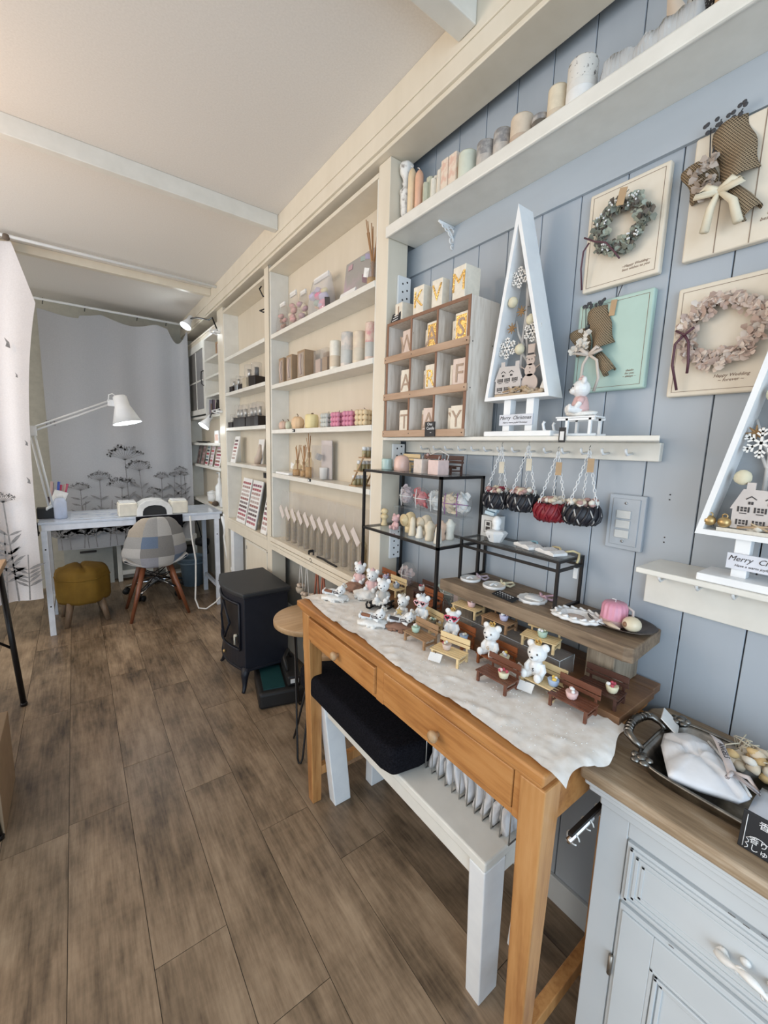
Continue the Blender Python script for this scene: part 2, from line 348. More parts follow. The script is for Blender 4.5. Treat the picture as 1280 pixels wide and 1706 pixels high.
# ================================================================ built-in shelves
def bay(label, y0, y1, tops, ledge, soffit, sides=True):
    t = thing('built_in_shelf', label, 'shelf', ((PX+1.02)/2, (y0+y1)/2, ledge[0]), 0, 'built-in cream shelves')
    W(t).box(1.022, 1.0295, y0, y1, ledge[0], soffit+.018).build('back_panel', M['creamback'], t)
    if sides:
        for a in (y0, y1-.012): W(t).box(PX+.004, 1.022, a, a+.012, ledge[0], soffit).build('side_panel', M['offwhite'], t, bevel=.001)
    for z in tops: W(t).box(PX, 1.022, y0+.012, y1-.012, z-.022, z).build('shelf_board', M['offwhite'], t, bevel=.0015)
    W(t).box(PX, 1.022, y0, y1, soffit, soffit+.016).build('top_board', M['cream'], t, bevel=.0015)
    return t
T1 = (1.883, 1.615, 1.369, 1.122)
b1 = bay('wide cream built-in shelf with five shelves, nearest the blue-grey wall', 1.3155, 2.341, T1, (0.70,), 2.212)
mb = W(b1); mb.box(.905, 1.022, 1.3275, 2.329, .718, .738); mb.box(.898, .912, 1.3175, 2.339, .722, .746); mb.box(.902, .925, 1.3175, 2.339, .700, .716); mb.box(.905, .915, 1.3175, 2.339, .670, .697)
mb.build('ledge', M['cream'], b1, bevel=.0015)
b2 = bay('narrower cream built-in shelf behind the stove, holding colour charts', 2.414, 3.232, (1.888, 1.646, 1.399, 1.148), (0.64,), 2.200)
mb = W(b2); mb.box(PX, 1.022, 2.426, 3.22, .705, .722); mb.box(.908, .918, 2.416, 3.23, .715, .728); mb.box(PX, .93, 2.416, 3.23, .640, .705)
mb.build('ledge', M['cream'], b2, bevel=.0015)
mb = W(b2); mb.box(.925, .945, 2.42, 2.87, .0, .64); d = mb.build('door', M['cream'], b2, bevel=.002)
mb = W(b2); mb.mi = 0; mb.box(.9235, .925, 2.832, 2.838, .56, .585); mb.build('keyhole', M['ink'], d)
mb = W(b2)
for a in ((2.44, 2.446, .02, .625), (2.844, 2.85, .02, .625)): mb.box(.921, .925, *a)
mb.box(.921, .925, 2.44, 2.85, .619, .625); mb.build('door_frame', M['offwhite'], d)
mb = W(b2)
for q in ((2.427, 2.430, .02, .634), (2.859, 2.862, .02, .634), (2.427, 2.862, .631, .634)): mb.box(.9244, .9252, *q)
mb.build('door_gap_shadow', M['ink'], d)  # thin dark strips painted as the shadow gap around the door
W(b2).box(PX, .985, 3.10, 3.17, 0, .64).build('front_leg', M['white'], b2, bevel=.002)
b3 = bay('far cream built-in shelf with a small glazed cupboard, beside the curtain', 3.375, 4.42, (1.515, 1.286, 1.090), (0.75,), 2.16)
for z in (1.957, 1.817, 1.671): W(b3).box(PX, 1.022, 3.387, 3.77, z-.016, z).build('shelf_board', M['offwhite'], b3, bevel=.001)
W(b3).box(PX, 1.022, 3.77, 3.785, 1.515, 2.13).build('divider', M['offwhite'], b3, bevel=.001)
W(b3).box(PX, 1.022, 3.387, 4.42, 2.115, 2.13).build('shelf_board', M['offwhite'], b3, bevel=.001)
W(b3).box(PX-.008, 1.022, 3.375, 4.42, .745, .767).build('shelf_board', M['offwhite'], b3, bevel=.001)
W(b3).box(PX+.004, PX+.02, 3.375, 4.42, 2.13, 2.16).build('top_panel', M['creamback'], b3)
mb = W(b3)
for a, b in ((3.787, 3.83), (4.37, 4.418)): mb.box(PX-.002, PX+.014, a, b, 1.53, 2.115)
for a, b in ((1.53, 1.575), (2.07, 2.115)): mb.box(PX-.002, PX+.014, 3.83, 4.37, a, b)
mb.box(PX+.002, PX+.012, 4.09, 4.105, 1.575, 2.07); mb.box(PX+.002, PX+.012, 3.83, 4.37, 1.81, 1.822)
d = mb.build('glazed_door', M['offwhite'], b3, bevel=.0015)
W(b3).box(PX+.005, PX+.008, 3.83, 4.37, 1.575, 2.07).build('pane', C('dull_pane', (0.22, 0.21, 0.20), 0.15), d)
W(b3).tube([(PX-.004, 3.80, 1.88), (PX-.022, 3.80, 1.87), (PX-.026, 3.80, 1.82), (PX-.022, 3.80, 1.77), (PX-.004, 3.80, 1.76)], .004).build('handle', M['black'], d)
for a in (1.65, 2.0): W(b3).bx((PX-.004, 4.415, a), (.005, .012, .03)).build('hinge', M['ink'], d)

# upper shelf on the blue-grey wall
t = thing('wall_shelf', 'long off-white shelf high on the blue-grey wall, holding candles', 'shelf', (.97, .3, 1.993))
mb = W(t); mb.box(.907, WX, -.9, 1.246, 1.993, 2.014); mb.build('board', M['offwhite'], t, bevel=.004)
W(t).box(.900, .911, -.9, 1.25, 1.99, 2.026).build('front_lip', M['offwhite'], t, bevel=.004)
mb = W(t); y = 1.052
mb.tube([(1.036, y, 1.992), (1.036, y, 1.918)], .004); mb.tube([(1.036, y, 1.989), (.962, y, 1.989)], .004)
mb.tube(arc((.972, 1.920), .066, 0.05, 1.62, 9, lambda a, b: (a, y, b)), .003)
for cx, cz, rr in ((1.018, 1.972, .013), (1.022, 1.948, .009), (.998, 1.978, .008), (1.026, 1.93, .006), (.983, 1.982, .005)):
    mb.tube(arc((cx, cz), rr, 0, 2*PI*.92, 10, lambda a, b: (a, y, b)), .0022, 6)
mb.build('scroll_bracket', M['white'], t)
# hook shelves
def hook_shelf(label, y0, y1, yb0, yb1, z, hooks, bz):
    t = thing('hook_shelf', label, 'shelf', (.97, (y0+y1)/2, z-.06), 0, 'off-white shelves with a row of pegs')
    e0, e1 = (y0+.046, y1) if y0 > 0 else (y0, y1)     # the near end of the long shelf is cut on a slant
    W(t).prism([(PX, y0), (PX, y1), (WX, e1), (WX, e0)], z-.011, z).build('board', M['offwhite'], t, bevel=.002)
    W(t).box(1.021, WX-.0005, yb0, yb1, bz, z-.011).build('peg_rail', M['offwhite'], t, bevel=.002)
    for h in hooks:
        mb = W(t); mb.tube([(1.021, h, z-.036), (.996, h, z-.039), (.988, h, z-.033), (.987, h, z-.026)], .0032, 8)
        mb.build('peg', M['white'], t)
    return t
hook_shelf('long off-white peg shelf under the letter crate and tree-shaped shadow box', .340, 1.247, .376, 1.245, 1.322,
           [1.12, 1.055, 1.0, .94, .885, .835, .785, .735, .685, .635, .585, .535, .485, .432], 1.270)
hook_shelf('off-white peg shelf at the right edge under the nearer shadow box', -.35, .354, -.34, .372, 1.056, [.335, .268, .21, .15, .09, .03], .955)
# perforated white brackets on the post side
for n, (z0, z1) in enumerate(((1.765, 1.885), (1.215, 1.30), (.86, .985))):
    t = thing('bracket_plate', ('white perforated metal plate on the post above the letter crate', 'white perforated metal plate on the post under the peg shelf',
              'white perforated metal plate on the post behind the lower rack')[n], 'bracket', (.99, 1.243, z0), 0, 'perforated plates on the cream post')
    W(t).box(.955, 1.012, 1.238, 1.2475, z0, z1).build('plate', M['white'], t, bevel=.002)
    mb = W(t)
    for i in range(2):
        for k in range(int((z1-z0)/.027)):
            mb.cyl((.975+i*.02, 1.2384, z0+.014+k*.027+i*.008), (.975+i*.02, 1.2374, z0+.014+k*.027+i*.008), .0035, n=8)
    mb.build('bolt_hole', M['ink'], t)
# light switch
t = thing('switch_plate', 'blue-grey plate with three white rocker switches on the wall', 'light switch', (WX, .432, 1.062))
W(t).box(WX-.012, WX, .392, .473, 1.062, 1.191).build('surround', M['bluewall'], t, bevel=.002)
W(t).box(WX-.0145, WX-.012, .403, .463, 1.072, 1.182).build('plate', C('switch_plate_grey', (.39, .43, .475), .35), t, bevel=.002)
for z in (1.145, 1.122, 1.099):
    W(t).bx((WX-.0155, .436, z), (.004, .032, .019)).build('rocker', C('switch_rocker', (.60, .61, .60), .25), t, bevel=.0015)
mb = W(t)
for z in (1.172, 1.082): mb.cyl((WX-.0145, .433, z), (WX-.0165, .433, z), .003, n=10)
mb.build('screw', M['wire'], t)
# screw holes in the wall
mb = MB()
for y_, z_ in ((.352, 1.2), (.352, 1.189), (.352, 1.105), (.352, 1.094)): mb.cyl((WX+.0005, y_, z_), (WX-.0008, y_, z_), .0016, n=8)
struct('trim_12', mb, M['ink'])
# hanging rods and curtains
def rod(label, y, z, x0, x1, hooks):
    t = thing('curtain_rod', label, 'curtain rod', ((x0+x1)/2, y, z))
    W(t).cyl((x0, y, z), (x1, y, z), .009, n=12).build('pole', M['white'], t)
    for h in hooks:
        mb = W(t); mb.tube([(h, y, z+.012), (h+.012, y, z), (h, y, z-.012), (h-.003, y, z-.035)], .0028, 6); mb.build('hook', M['blackmetal'], t)
    return t
rod('thick white rod under the ceiling in front of the desk', 3.24, 2.372, -1.2, .879, [])
rod('thin white rod at the far wall carrying the grey curtain', 4.25, 2.323, -.75, .90, [-.12, .14, .50, .72, .85])
def umbel(mb, p, h, r, seed, lean=0.0, leaves=2, flower=True, LF=.075):
    """flat botanical print: stem, paired leaves and an umbel of dotted florets (local x, y)"""
    rg = random.Random(seed); x, y = p; w = .0028+h*.003
    top = (x+lean*h, y+h)
    def ribbon(a, b, w0, w1):
        d = Vector((b[0]-a[0], b[1]-a[1])).normalized(); nx, ny = -d.y, d.x
        mb.add([(a[0]+nx*w0, a[1]+ny*w0, 0), (a[0]-nx*w0, a[1]-ny*w0, 0), (b[0]-nx*w1, b[1]-ny*w1, 0), (b[0]+nx*w1, b[1]+ny*w1, 0)], [(0, 1, 2, 3)], False, mb.F)
    def leaf(a, L, ang):
        d = (math.cos(ang), math.sin(ang)); n_ = (-d[1], d[0]); wd_ = L*.13
        pts = [a]+[(a[0]+d[0]*L*s_+n_[0]*wd_*k_, a[1]+d[1]*L*s_+n_[1]*wd_*k_) for s_, k_ in ((.3, .9), (.65, 1.1), (1, .3), (.62, -.4), (.3, -.5))]
        mb.add([(a_, b_, 0) for a_, b_ in pts], [tuple(range(len(pts)))], False, mb.F)
    ribbon((x, y), top, w, w*.7)
    for k in range(leaves):
        f = .30+.42*k/max(1, leaves-.5); b = (x+lean*h*f, y+h*f)
        for sgn in (1, -1): leaf(b, min(LF, h*.36)*(.8+.4*rg.random()), PI/2-sgn*(.75+.5*rg.random()))
    if flower:
        for k in range(11):
            a = PI/2+(k-5)*.23; rr = r*(.82+.2*rg.random()); e = (top[0]+math.cos(a)*rr*1.15, top[1]+abs(math.sin(a))*rr*1.0)
            ribbon(top, e, w*.35, w*.3)
            for q in range(8):
                c = (e[0]+rg.uniform(-1, 1)*r*.20, e[1]+rg.uniform(-.8, 1)*r*.16); s_ = r*rg.uniform(.035, .08)
                mb.add([(c[0]+s_*math.cos(v), c[1]+s_*math.sin(v), 0) for v in (0, 1.26, 2.51, 3.77, 5.03)], [(0, 1, 2, 3, 4)], False, mb.F)
class PB(MB): F = None
def curtain(name, label, fn, nu, nv, m, prints, group=None):
    mb = PB(); mb.grid(fn, nu, nv); mb.mi = 1
    prints(mb)
    return single(name, label, 'curtain', mb, [m, M['print']], group, recalc=False)
def fA(u, v):
    fold = .030*math.sin(u*17)*(1-.35*v)+.012*math.sin(u*31+1)
    tx = -.95+.825*u; bx_ = -.95+.735*u
    k = max(0, (u-.90)/.10); zt = 2.365-.31*k-.01*abs(math.sin(u*9)); z = .29+(zt-.29)*(1-v)
    return (bx_+(tx-bx_)*(1-v)**4, 3.24+fold*min(1, 3*(1-u)+.3)+.02*u, z)
def printsA(mb):
    for k, (x, h) in enumerate(((-.275, .28), (-.325, .60), (-.375, .42), (-.42, .75), (-.48, .5), (-.55, .6), (-.66, .7), (-.79, .6))):
        mb.F = face_cam(x, 3.200, .31); umbel(mb, (0, 0), h, .05, k, .04*(-1)**k, 5, k % 2 == 1)
    for x, z, r_ in ((-.235, 1.02, .03), (-.227, 1.24, .025), (-.24, 1.62, .02), (-.27, 1.78, .04)):
        mb.F = face_cam(x, 3.198, z)
        mb.add([(0, 0, 0), (r_*.5, -r_*.2, 0), (r_*.45, r_*.6, 0), (-r_*.05, r_*1.2, 0), (r_*.15, r_*.5, 0)], [(0, 1, 2, 3, 4)], False, mb.F)
curtain('sheer_curtain', 'white sheer curtain bunched at the left edge beside the desk', fA, 90, 24, M['curtain'], printsA)
def fB(u, v):
    x = -.16+1.045*u; fold = .018*math.sin(u*23)*(u**1.5)+.010*math.sin(u*11+.6)+.02*max(0, u-.85)*math.sin(u*90)
    sag = .045*abs(math.sin(u*PI*2.6))*abs(math.sin(PI*u))**.5+.03*(1-u)*(u < .25)
    if u > .85: sag += .11*math.sin((u-.85)/.15*PI)
    zt = 2.285-sag; zb = .372-.01*math.sin(u*7)
    return (x, 4.25+fold, zt+(zb-zt)*v)
def printsB(mb):
    y = 4.225; rg = random.Random(4)
    pl = ((.02, 1.06-.42, .19, .09, 0), (.155, .52, .40, .10, .0), (.36, .60, .50, .16, -.03), (.47, .62, .38, .12, -.06), (.30, .62, .22, .13, .05), (.62, .66, .26, .08, 0),
          (.72, .66, .28, .06, .02), (.78, .66, .32, .07, .0), (.82, .6, .35, .05, -.03), (.55, .6, .18, .08, .02))
    for k, (x, z, h, r_, ln) in enumerate(pl):
        mb.F = face_cam(x, y, z+.045); umbel(mb, (0, 0), h*.95, r_*.72, 20+k, ln, 2, True)
    for k in range(16):
        mb.F = face_cam(-.12+.06*k+rg.uniform(-.02, .02), y-.002, .378); umbel(mb, (0, 0), .30+.12*rg.random(), .05, 50+k, rg.uniform(-.15, .15), 5, False, .13)
    mb.F = face_cam(-.135, y-.006, 1.41); mb.text('m', .09, mb.F, .0004)
curtain('sheer_curtain', 'grey sheer curtain with printed wild flowers hanging behind the desk', fB, 120, 20, M['curtainb'], printsB)
t = thing('curtain_clip', 'dark tie clip gathering the white curtain at the rod, upper left edge', 'clip', (-.225, 3.24, 2.362)); MB().lathe([(.010, -.012), (.016, -.006), (.017, .012), (.010, .018)], n=12).build('tie', C('tie_brown', (.16, .12, .09), .7), t)
# panels leaning at the far wall under the curtain
t = thing('panel', 'pale panel leaning behind the mustard footstool at the far wall', 'panel', (.08, 4.40, 0)); W(t).box(-.13, .22, 4.39, 4.42, 0, .43).build('sheet', C('pale_panel', (.42, .43, .40), .6), t)
W(t).box(-.02, .10, 4.383, 4.39, .30, .318).build('slot', M['ink'], t)
t = thing('white_trestle', 'white wooden trestle standing at the far wall behind the chair', 'trestle', (.36, 4.40, 0))
mb = W(t)
for a, b, c, d_ in ((.25, .285, 0, .42), (.66, .695, 0, .42), (.285, .66, .06, .10), (.285, .66, .38, .42)): mb.box(a, b, 4.38, 4.41, c, d_)
mb.build('frame', M['offwhite'], t, bevel=.002); W(t).box(.27, .68, 4.41, 4.42, .02, .42).build('backing', M['greywall'], t)
# ================================================================ pine console table
t = thing('console_table', 'honey pine console table with two drawers, under the white cloth', 'table', (.73, .8, 0))
W(t).box(.583, .985, .322, 1.272, .735, .757).build('tabletop', M['pine'], t, bevel=.005, seg=3)
W(t).box(.590, .980, .329, 1.265, .724, .735).build('top_moulding', M['pine'], t, bevel=.004)
mb = W(t); mb.box(.640, .646, .36, 1.21, .628, .724); mb.box(.597, .611, .36, .386, .628, .724); mb.box(.597, .611, .781, .812, .628, .724); mb.box(.597, .611, 1.197, 1.212, .628, .724); mb.box(.599, .611, .386, 1.197, .628, .640)
mb.box(.955, .970, .36, 1.21, .628, .724); mb.build('apron', M['pine'], t, bevel=.001)
for a in (.333, 1.224): W(t).box(.64, .94, a, a+.018, .628, .724).build('end_apron', M['pine'], t, bevel=.001)
for a, b, xd, zd in ((.388, .779, .5945, .7205), (.814, 1.195, .590, .7165)):
    d = W(t).box(xd, xd+.018, a, b, .642, zd).build('drawer', M['pine'], t, bevel=.0025)
    mb = W(t); mb.lathe([(.006, 0), (.006, .006), (.011, .010), (.0135, .016), (.012, .021), (.005, .024)], (0, 0, 0), 16, Matrix.Translation((xd, (a+b)/2-.005, .672)) @ Matrix.Rotation(-PI/2, 4, 'Y')); mb.build('knob', M['oak'], d)
mb = W(t); mb.cyl((.5942, .60, .648), (.5985, .60, .648), .004, n=8); mb.build('keyhole', M['ink'], t)
for x, y in ((.617, .347), (.617, 1.222), (.953, .347), (.953, 1.222)):
    W(t).taper((x, y, .724), (.052, .050, 0), (x+(.012 if x < .7 else -.012), y+(.006 if y < .8 else -.006), 0), (.034, .036, 0)).build('leg', M['pinez'], t, bevel=.003)
for y in (.354, 1.214): W(t).box(.645, .935, y-.012, y+.012, .10, .135).build('stretcher', M['pinez'], t, bevel=.002)
# cloth runner
mb = MB()
def cl(u, v):
    y = 1.268+.01*math.sin(v*9)-(1.268-.292)*u; x = .606-.008*abs(math.sin(u*PI*1.0))+v*(.815-.60)+.005*math.sin(u*17+1)*(1-v)
    fr = max(0, min(1, (.70-x)/.04)) if y > .40 else max(0, min(1, (.40-y)/.05))*(1 if x < .745 or y < .34 else 0)
    w = .0016*noise.noise(Vector((x*26, y*26, 0)))+.0012*noise.noise(Vector((x*70, y*70, 4)))+fr*(.008*noise.noise(Vector((x*24+y*9, y*20, 7)))+.005*noise.noise(Vector((x*60-y*22, y*40+x*30, 9))))
    z = .7595+max(0, w)+.0008
    e = max(0, (.318-y))/.03
    if e > 0: z -= .012*e*e
    if x < .583: z -= min(.010, (.583-x)*.9)*.5
    if u > .93: x += (.02*v-.005)*(u-.93)/.07
    return (x, y, z)
mb.grid(cl, 110, 34); mb.mi = 1
rg = random.Random(3)
for k in range(330):
    p = cl(rg.random()*.98, rg.uniform(.06, .95)); mb.ell((p[0], p[1], p[2]+.0006), (.0016, .0016, .0007), 5)
single('table_runner', 'crumpled white linen runner with dots along the front of the pine table', 'cloth', mb, [M['linen'], M['plaster']], recalc=False)
# boards on the table
t = thing('shelf_board', 'brown wooden board lying at the back of the pine table', 'board', (.9, .8, .7575))
mb = W(t); mb.box(.82, .985, .313, 1.30, .7575, .775); mb.box(.987, 1.030, .318, 1.30, .7575, .775); mb.build('plank', M['brownboard'], t, bevel=.001)
t = thing('riser_bench', 'rustic reclaimed-wood bench holding white plaster plaques and a tray', 'display riser', (.95, .6, .776))
mb = W(t); mb.prism([(.862, .865), (.93, .846), (1.034, .832), (1.034, .332), (.875, .322), (.868, .34), (.872, .5), (.862, .7)], .866, .899); mb.build('top', M['rustic'], t, bevel=.003)
for y in (.395, .79):
    W(t).box(.895, 1.02, y-.030, y+.030, .776, .866).build('block_leg', M['rusticx'], t, bevel=.002)
# ================================================================ sideboard at right
t = thing('sideboard', 'worn white sideboard with limed oak top at the right edge', 'sideboard', (.87, -.1, 0))
mb = W(t); mb.prism([(.698, .3215), (1.0, .3215), (1.036, .298), (1.036, -.55), (.698, -.55)], .703, .727); mb.build('top', M['limed'], t, bevel=.006, seg=3)
mb = W(t)
for a, z0, z1 in ((.706, .692, .703), (.712, .680, .692), (.722, .672, .680), (.727, .655, .672)): mb.box(a, 1.03, -.55, 1.02-a, z0, z1)
mb.build('cornice', M['cabwhite'], t, bevel=.003)
mb = W(t); mb.box(.742, 1.03, -.55, .292, .03, .655); mb.build('body', M['cabwhite'], t, bevel=.002)
mb = W(t); mb.box(.737, .742, .245, .293, .0, .656); mb.box(.737, .742, -.55, .245, .620, .656); mb.build('face_frame', M['cabwhite'], t, bevel=.0015)
def fielded(mb, x, y0, y1, z0, z1, w):
    """raised panel with stepped mouldings"""
    mb.box(x, x+.010, y0, y1, z0, z1)
    for k, (dd, pr) in enumerate(((.0, .004), (w*.35, .0025), (w*.7, .0012))):
        a0, a1, b0, b1 = y0+.006+dd, y1-.006-dd, z0+.006+dd, z1-.006-dd
        for q in ((a0, a0+.005, b0, b1), (a1-.005, a1, b0, b1), (a0, a1, b0, b0+.005), (a0, a1, b1-.005, b1)): mb.box(x-pr, x, *q)
mb = W(t); fielded(mb, .733, -.14, .242, .500, .616, .028); d = mb.build('drawer', M['cabwhite'], t, bevel=.001)
mb = W(t)
def hp(s_): return (.722-.016*abs(math.sin(PI*min(1, max(0, (s_+.06)/.12))))**.7, s_, .560+.006*math.sin(s_*75))
yc = .045
mb.tube([(a[0], yc+a[1], a[2]) for a in [hp(-.062+.124*i/24) for i in range(25)]], [.0025+.0035*abs(math.sin(i*.5)) for i in range(25)], 8)
for s_ in (-.055, -.03, .03, .055, 0):
    p = hp(s_); mb.tube(arc((yc+s_, p[2]-.004), .007, -1, 3.6, 9, lambda a, b: (.728 if abs(s_) > .04 else p[0]+.003, a, b)), .0022, 6)
    mb.ell((.729, yc+s_, p[2]), (.005, .007, .006), 8)
mb.build('handle', C('cream_handle', (.86, .85, .82), .3), d)
mb = W(t); mb.box(.735, .742, -.20, .242, .0, .490)
for q in ((.185, .236, .02, .480), (-.18, .185, .42, .480)): mb.box(.731, .735, *q)
for dd, pr in ((0, .004), (.008, .0065), (.016, .003)):
    mb.box(.735-pr, .735, .185-.006-dd, .185-dd, .02, .42-dd); mb.box(.735-pr, .735, -.18, .185-dd, .414-dd, .42-dd)
d = mb.build('door', M['cabwhite'], t, bevel=.0012)
W(t).cyl((.731, .244, .335), (.731, .244, .375), .004, n=10).build('hinge', C('hinge_steel', (.30, .26, .22), .35, metal=.8), d)
mb = W(t)
rg = random.Random(11)
for k in range(6):
    y, z = rg.uniform(-.1, .23), rg.choice((.617, .618, .499, .489, .622)); mb.box(.7325, .7332, y, y+rg.uniform(.004, .010), z-.0004, z+.0004)
mb.build('worn_patch', M['wornline'], t)
# ================================================================ wire racks
def rack_bar(mb, a, b, w=.0085):
    a, b = Vector(a), Vector(b); c = (a+b)/2; d = b-a
    mb.box(c.x-abs(d.x)/2-w/2, c.x+abs(d.x)/2+w/2, c.y-abs(d.y)/2-w/2, c.y+abs(d.y)/2+w/2, c.z-abs(d.z)/2-w/2, c.z+abs(d.z)/2+w/2)
t = thing('display_rack', 'tall black metal rack with glass shelves holding candles and soap bouquets', 'display rack', (.91, 1.04, .776))
X0, X1, Y0, Y1 = .829, 1.008, .847, 1.236
for x in (X0, X1):
    for y in (Y0, Y1): mb = W(t); rack_bar(mb, (x, y, .780), (x, y, 1.203)); mb.build('upright', M['blackmetal'], t)
for z in (1.203, .998):
    mb = W(t)
    for a, b in (((X0, Y0, z), (X0, Y1, z)), ((X1, Y0, z), (X1, Y1, z)), ((X0, Y0, z), (X1, Y0, z)), ((X0, Y1, z), (X1, Y1, z))): rack_bar(mb, a, b)
    mb.build('rail', M['blackmetal'], t)
    W(t).box(X0, X1, Y0, Y1, z+.0005, z+.0045).build('glass_shelf', M['glass'], t)
t = thing('display_rack', 'low black metal stand with a glass top on the rustic bench', 'display rack', (.96, .69, .8995))
X0, X1, Y0, Y1 = .914, 1.024, .522, .834
for x in (X0, X1):
    for y in (Y0, Y1): mb = W(t); rack_bar(mb, (x, y, .9035), (x, y, 1.024), .007); mb.build('upright', M['blackmetal'], t)
for z in (1.024, 1.002):
    mb = W(t)
    for a, b in (((X0, Y0, z), (X0, Y1, z)), ((X1, Y0, z), (X1, Y1, z)), ((X0, Y0, z), (X1, Y0, z)), ((X0, Y1, z), (X1, Y1, z))): rack_bar(mb, a, b, .0065)
    mb.build('rail', M['blackmetal'], t)
W(t).box(X0, X1, Y0, Y1, 1.025, 1.0295).build('glass_top', M['glass'], t)
mb = W(t)
for y in (Y0, Y1): rack_bar(mb, (X0, y, .9035), (X1, y, .9035), .007)
mb.build('foot_rail', M['blackmetal'], t)
# clear acrylic riser on the brown board
t = thing('acrylic_riser', 'clear acrylic riser under the back row of little benches', 'display riser', (.877, .63, .7755))
mb = W(t); mb.box(.846, .908, .458, .80, .817, .820); mb.box(.846, .849, .458, .80, .7755, .817); mb.box(.846, .908, .458, .461, .7755, .817); mb.box(.905, .908, .458, .80, .7755, .817); mb.build('cover', M['acrylic'], t)
mb = W(t)
for a, b in (((.846, .458, .82), (.846, .80, .82)), ((.846, .458, .82), (.908, .458, .82)), ((.908, .458, .82), (.908, .458, .776)), ((.846, .458, .82), (.846, .458, .776))): mb.tube([a, b], .0007, 5)
mb.build('polished_edge', C('acrylic_edge', (.55, .57, .57), .2), t)
# ================================================================ stove
t = thing('stove_heater', 'black stove-shaped heater on four curved feet beside the shelves', 'heater', (.76, 2.19, 0))
xf, xb, y0, y1 = .640, .875, 2.02, 2.40
def bow(y, e=0): return -.045*math.cos((y-(y0+y1)/2)/((y1-y0)/2+e)*PI/2)
def bowed(e, z0, z1):
    mb = W(t); ys = [y0-e+(y1-y0+2*e)*i/14 for i in range(15)]
    mb.prism([(xb+e*.6, y0-e)]+[(xf-e*.6+bow(y, e), y) for y in ys]+[(xb+e*.6, y1+e)], z0, z1); return mb
bowed(0, .115, .505).build('body', M['stove'], t, bevel=.003)
bowed(.008, .505, .518).build('cornice', M['stove'], t, bevel=.004)
bowed(.020, .518, .541).build('top_plate', M['stovetop'], t, bevel=.007, seg=3)
bowed(.006, .112, .125).build('plinth', M['stove'], t, bevel=.003)
mb = W(t)
for z in (.225, .475):
    mb.tube([(xf+bow(y)-.006, y, z) for y in [y0+.03+(y1-y0-.06)*i/10 for i in range(11)]], .006, 6)
for y in (y0+.03, y1-.03): mb.tube([(xf+bow(y)-.006, y, .225), (xf+bow(y)-.006, y, .475)], .006, 6)
ym = (y0+y1)/2
for sg in (1, -1): mb.tube([(xf+bow(ym)-.008, ym+.0*sg, .455), (xf+bow(ym+.08)-.008, ym+sg*.075, .35), (xf+bow(ym)-.008, ym, .245)], .005, 6)
d = mb.build('door_frame', M['stove'], t)
mb = W(t); mb.grid(lambda u, v: (xf+bow(y0+.04+(y1-y0-.08)*u)-.004, y0+.04+(y1-y0-.08)*u, .235+.23*v), 12, 2); mb.build('door_glass', C('stove_glass', (.012, .012, .014), .12), d)
mb = W(t); mb.tube([(xf+bow(y0+.05)-.006, y0+.055, .300), (xf+bow(y0+.05)-.02, y0+.055, .300)], .008, 10); mb.tube([(xf+bow(y0+.05)-.018, y0+.055, .302), (xf+bow(y0+.05)-.018, y0+.055, .252)], .0045, 8); mb.build('handle', C('handle_cream', (.60, .55, .44), .35), d)
W(t).ell((xf+bow(ym)-.008, ym, .165), .009, 10).build('knob', M['brass'], t)
for sx_, x in ((-1, xf), (1, xb-.02)):
    for sy_, y in ((-1, y0+.015), (1, y1-.015)):
        mb = W(t); ox = -.010 if sx_ < 0 else .010
        mb.tube([(x+.01, y, .13), (x+ox*.2, y+sy_*.004, .085), (x+ox*.3, y+sy_*.006, .045), (x+ox*1.1, y+sy_*.018, .016), (x+ox*1.8, y+sy_*.028, .008)], [.024, .019, .013, .010, .008], 10)
        mb.build('foot', M['stove'], t)
# ================================================================ round stools with hairpin legs
def stool(label, x, y, z, r, a0, splay):
    t = thing('round_stool', label, 'stool', (x, y, 0), 0, 'round wooden stools with black hairpin legs')
    MB().lathe([(0, z-.026), (r*.97, z-.026), (r, z-.022), (r, z-.004), (r*.985, z), (0, z)], n=48).build('seat', M['oak'], t)
    for a in a0:
        c, s = math.cos(a), math.sin(a); n_ = (-s, c); mb = MB()
        p = lambda rad, off, zz: (c*rad+n_[0]*off, s*rad+n_[1]*off, zz)
        mb.tube([p(r*.62, .045, z-.026), p(splay*.97, .010, .02), p(splay, .004, .005), p(splay, -.004, .005), p(splay*.97, -.010, .02), p(r*.62, -.045, z-.026)], .0042, 8)
        mb.build('leg', M['blackmetal'], t)
    return t
stool('taller round oak stool with thin black legs between the stove and the pine table', .782, 1.565, .548, .157, (-2.235, -.14, 1.35), .205)
stool('lower round oak stool half hidden behind the pine table leg', .862, 1.46, .46, .150, (-1.3, .9, 2.6), .19)
# ================================================================ white low bench, cushion, basket
t = thing('low_bench', 'distressed white wooden bench pushed under the pine table', 'bench', (.78, .84, 0))
W(t).box(.640, .93, .464, 1.225, .396, .420).build('seat', M['offwhite'], t, bevel=.004)
mb = W(t); mb.box(.652, .665, .51, 1.17, .345, .396); mb.box(.895, .91, .51, 1.17, .345, .396); mb.build('apron', M['offwhite'], t, bevel=.002)
for sx_, xt, xf_ in ((1, .676, .706), (-1, .892, .865)):
    for yt, yf in ((.486, .498), (1.198, 1.165)):
        W(t).taper((xt, yt, .396), (.072, .044, 0), (xf_, yf, 0), (.066, .042, 0)).build('leg', M['white'], t, bevel=.003)
mb = W(t); mb.box(.72, .86, .47, .49, .345, .396); mb.build('end_apron', M['offwhite'], t)
mb = MB()
def cu(u, v):
    return None
mb.prism([(.605, .80), (.617, .755), (.70, .740), (.92, .75), (.925, 1.24), (.72, 1.27), (.645, 1.31), (.600, 1.29)], .421, .50)
single('cushion', 'black plush cushion lying on the white bench under the table', 'cushion', mb, M['fur'], bevel=.018, seg=4)
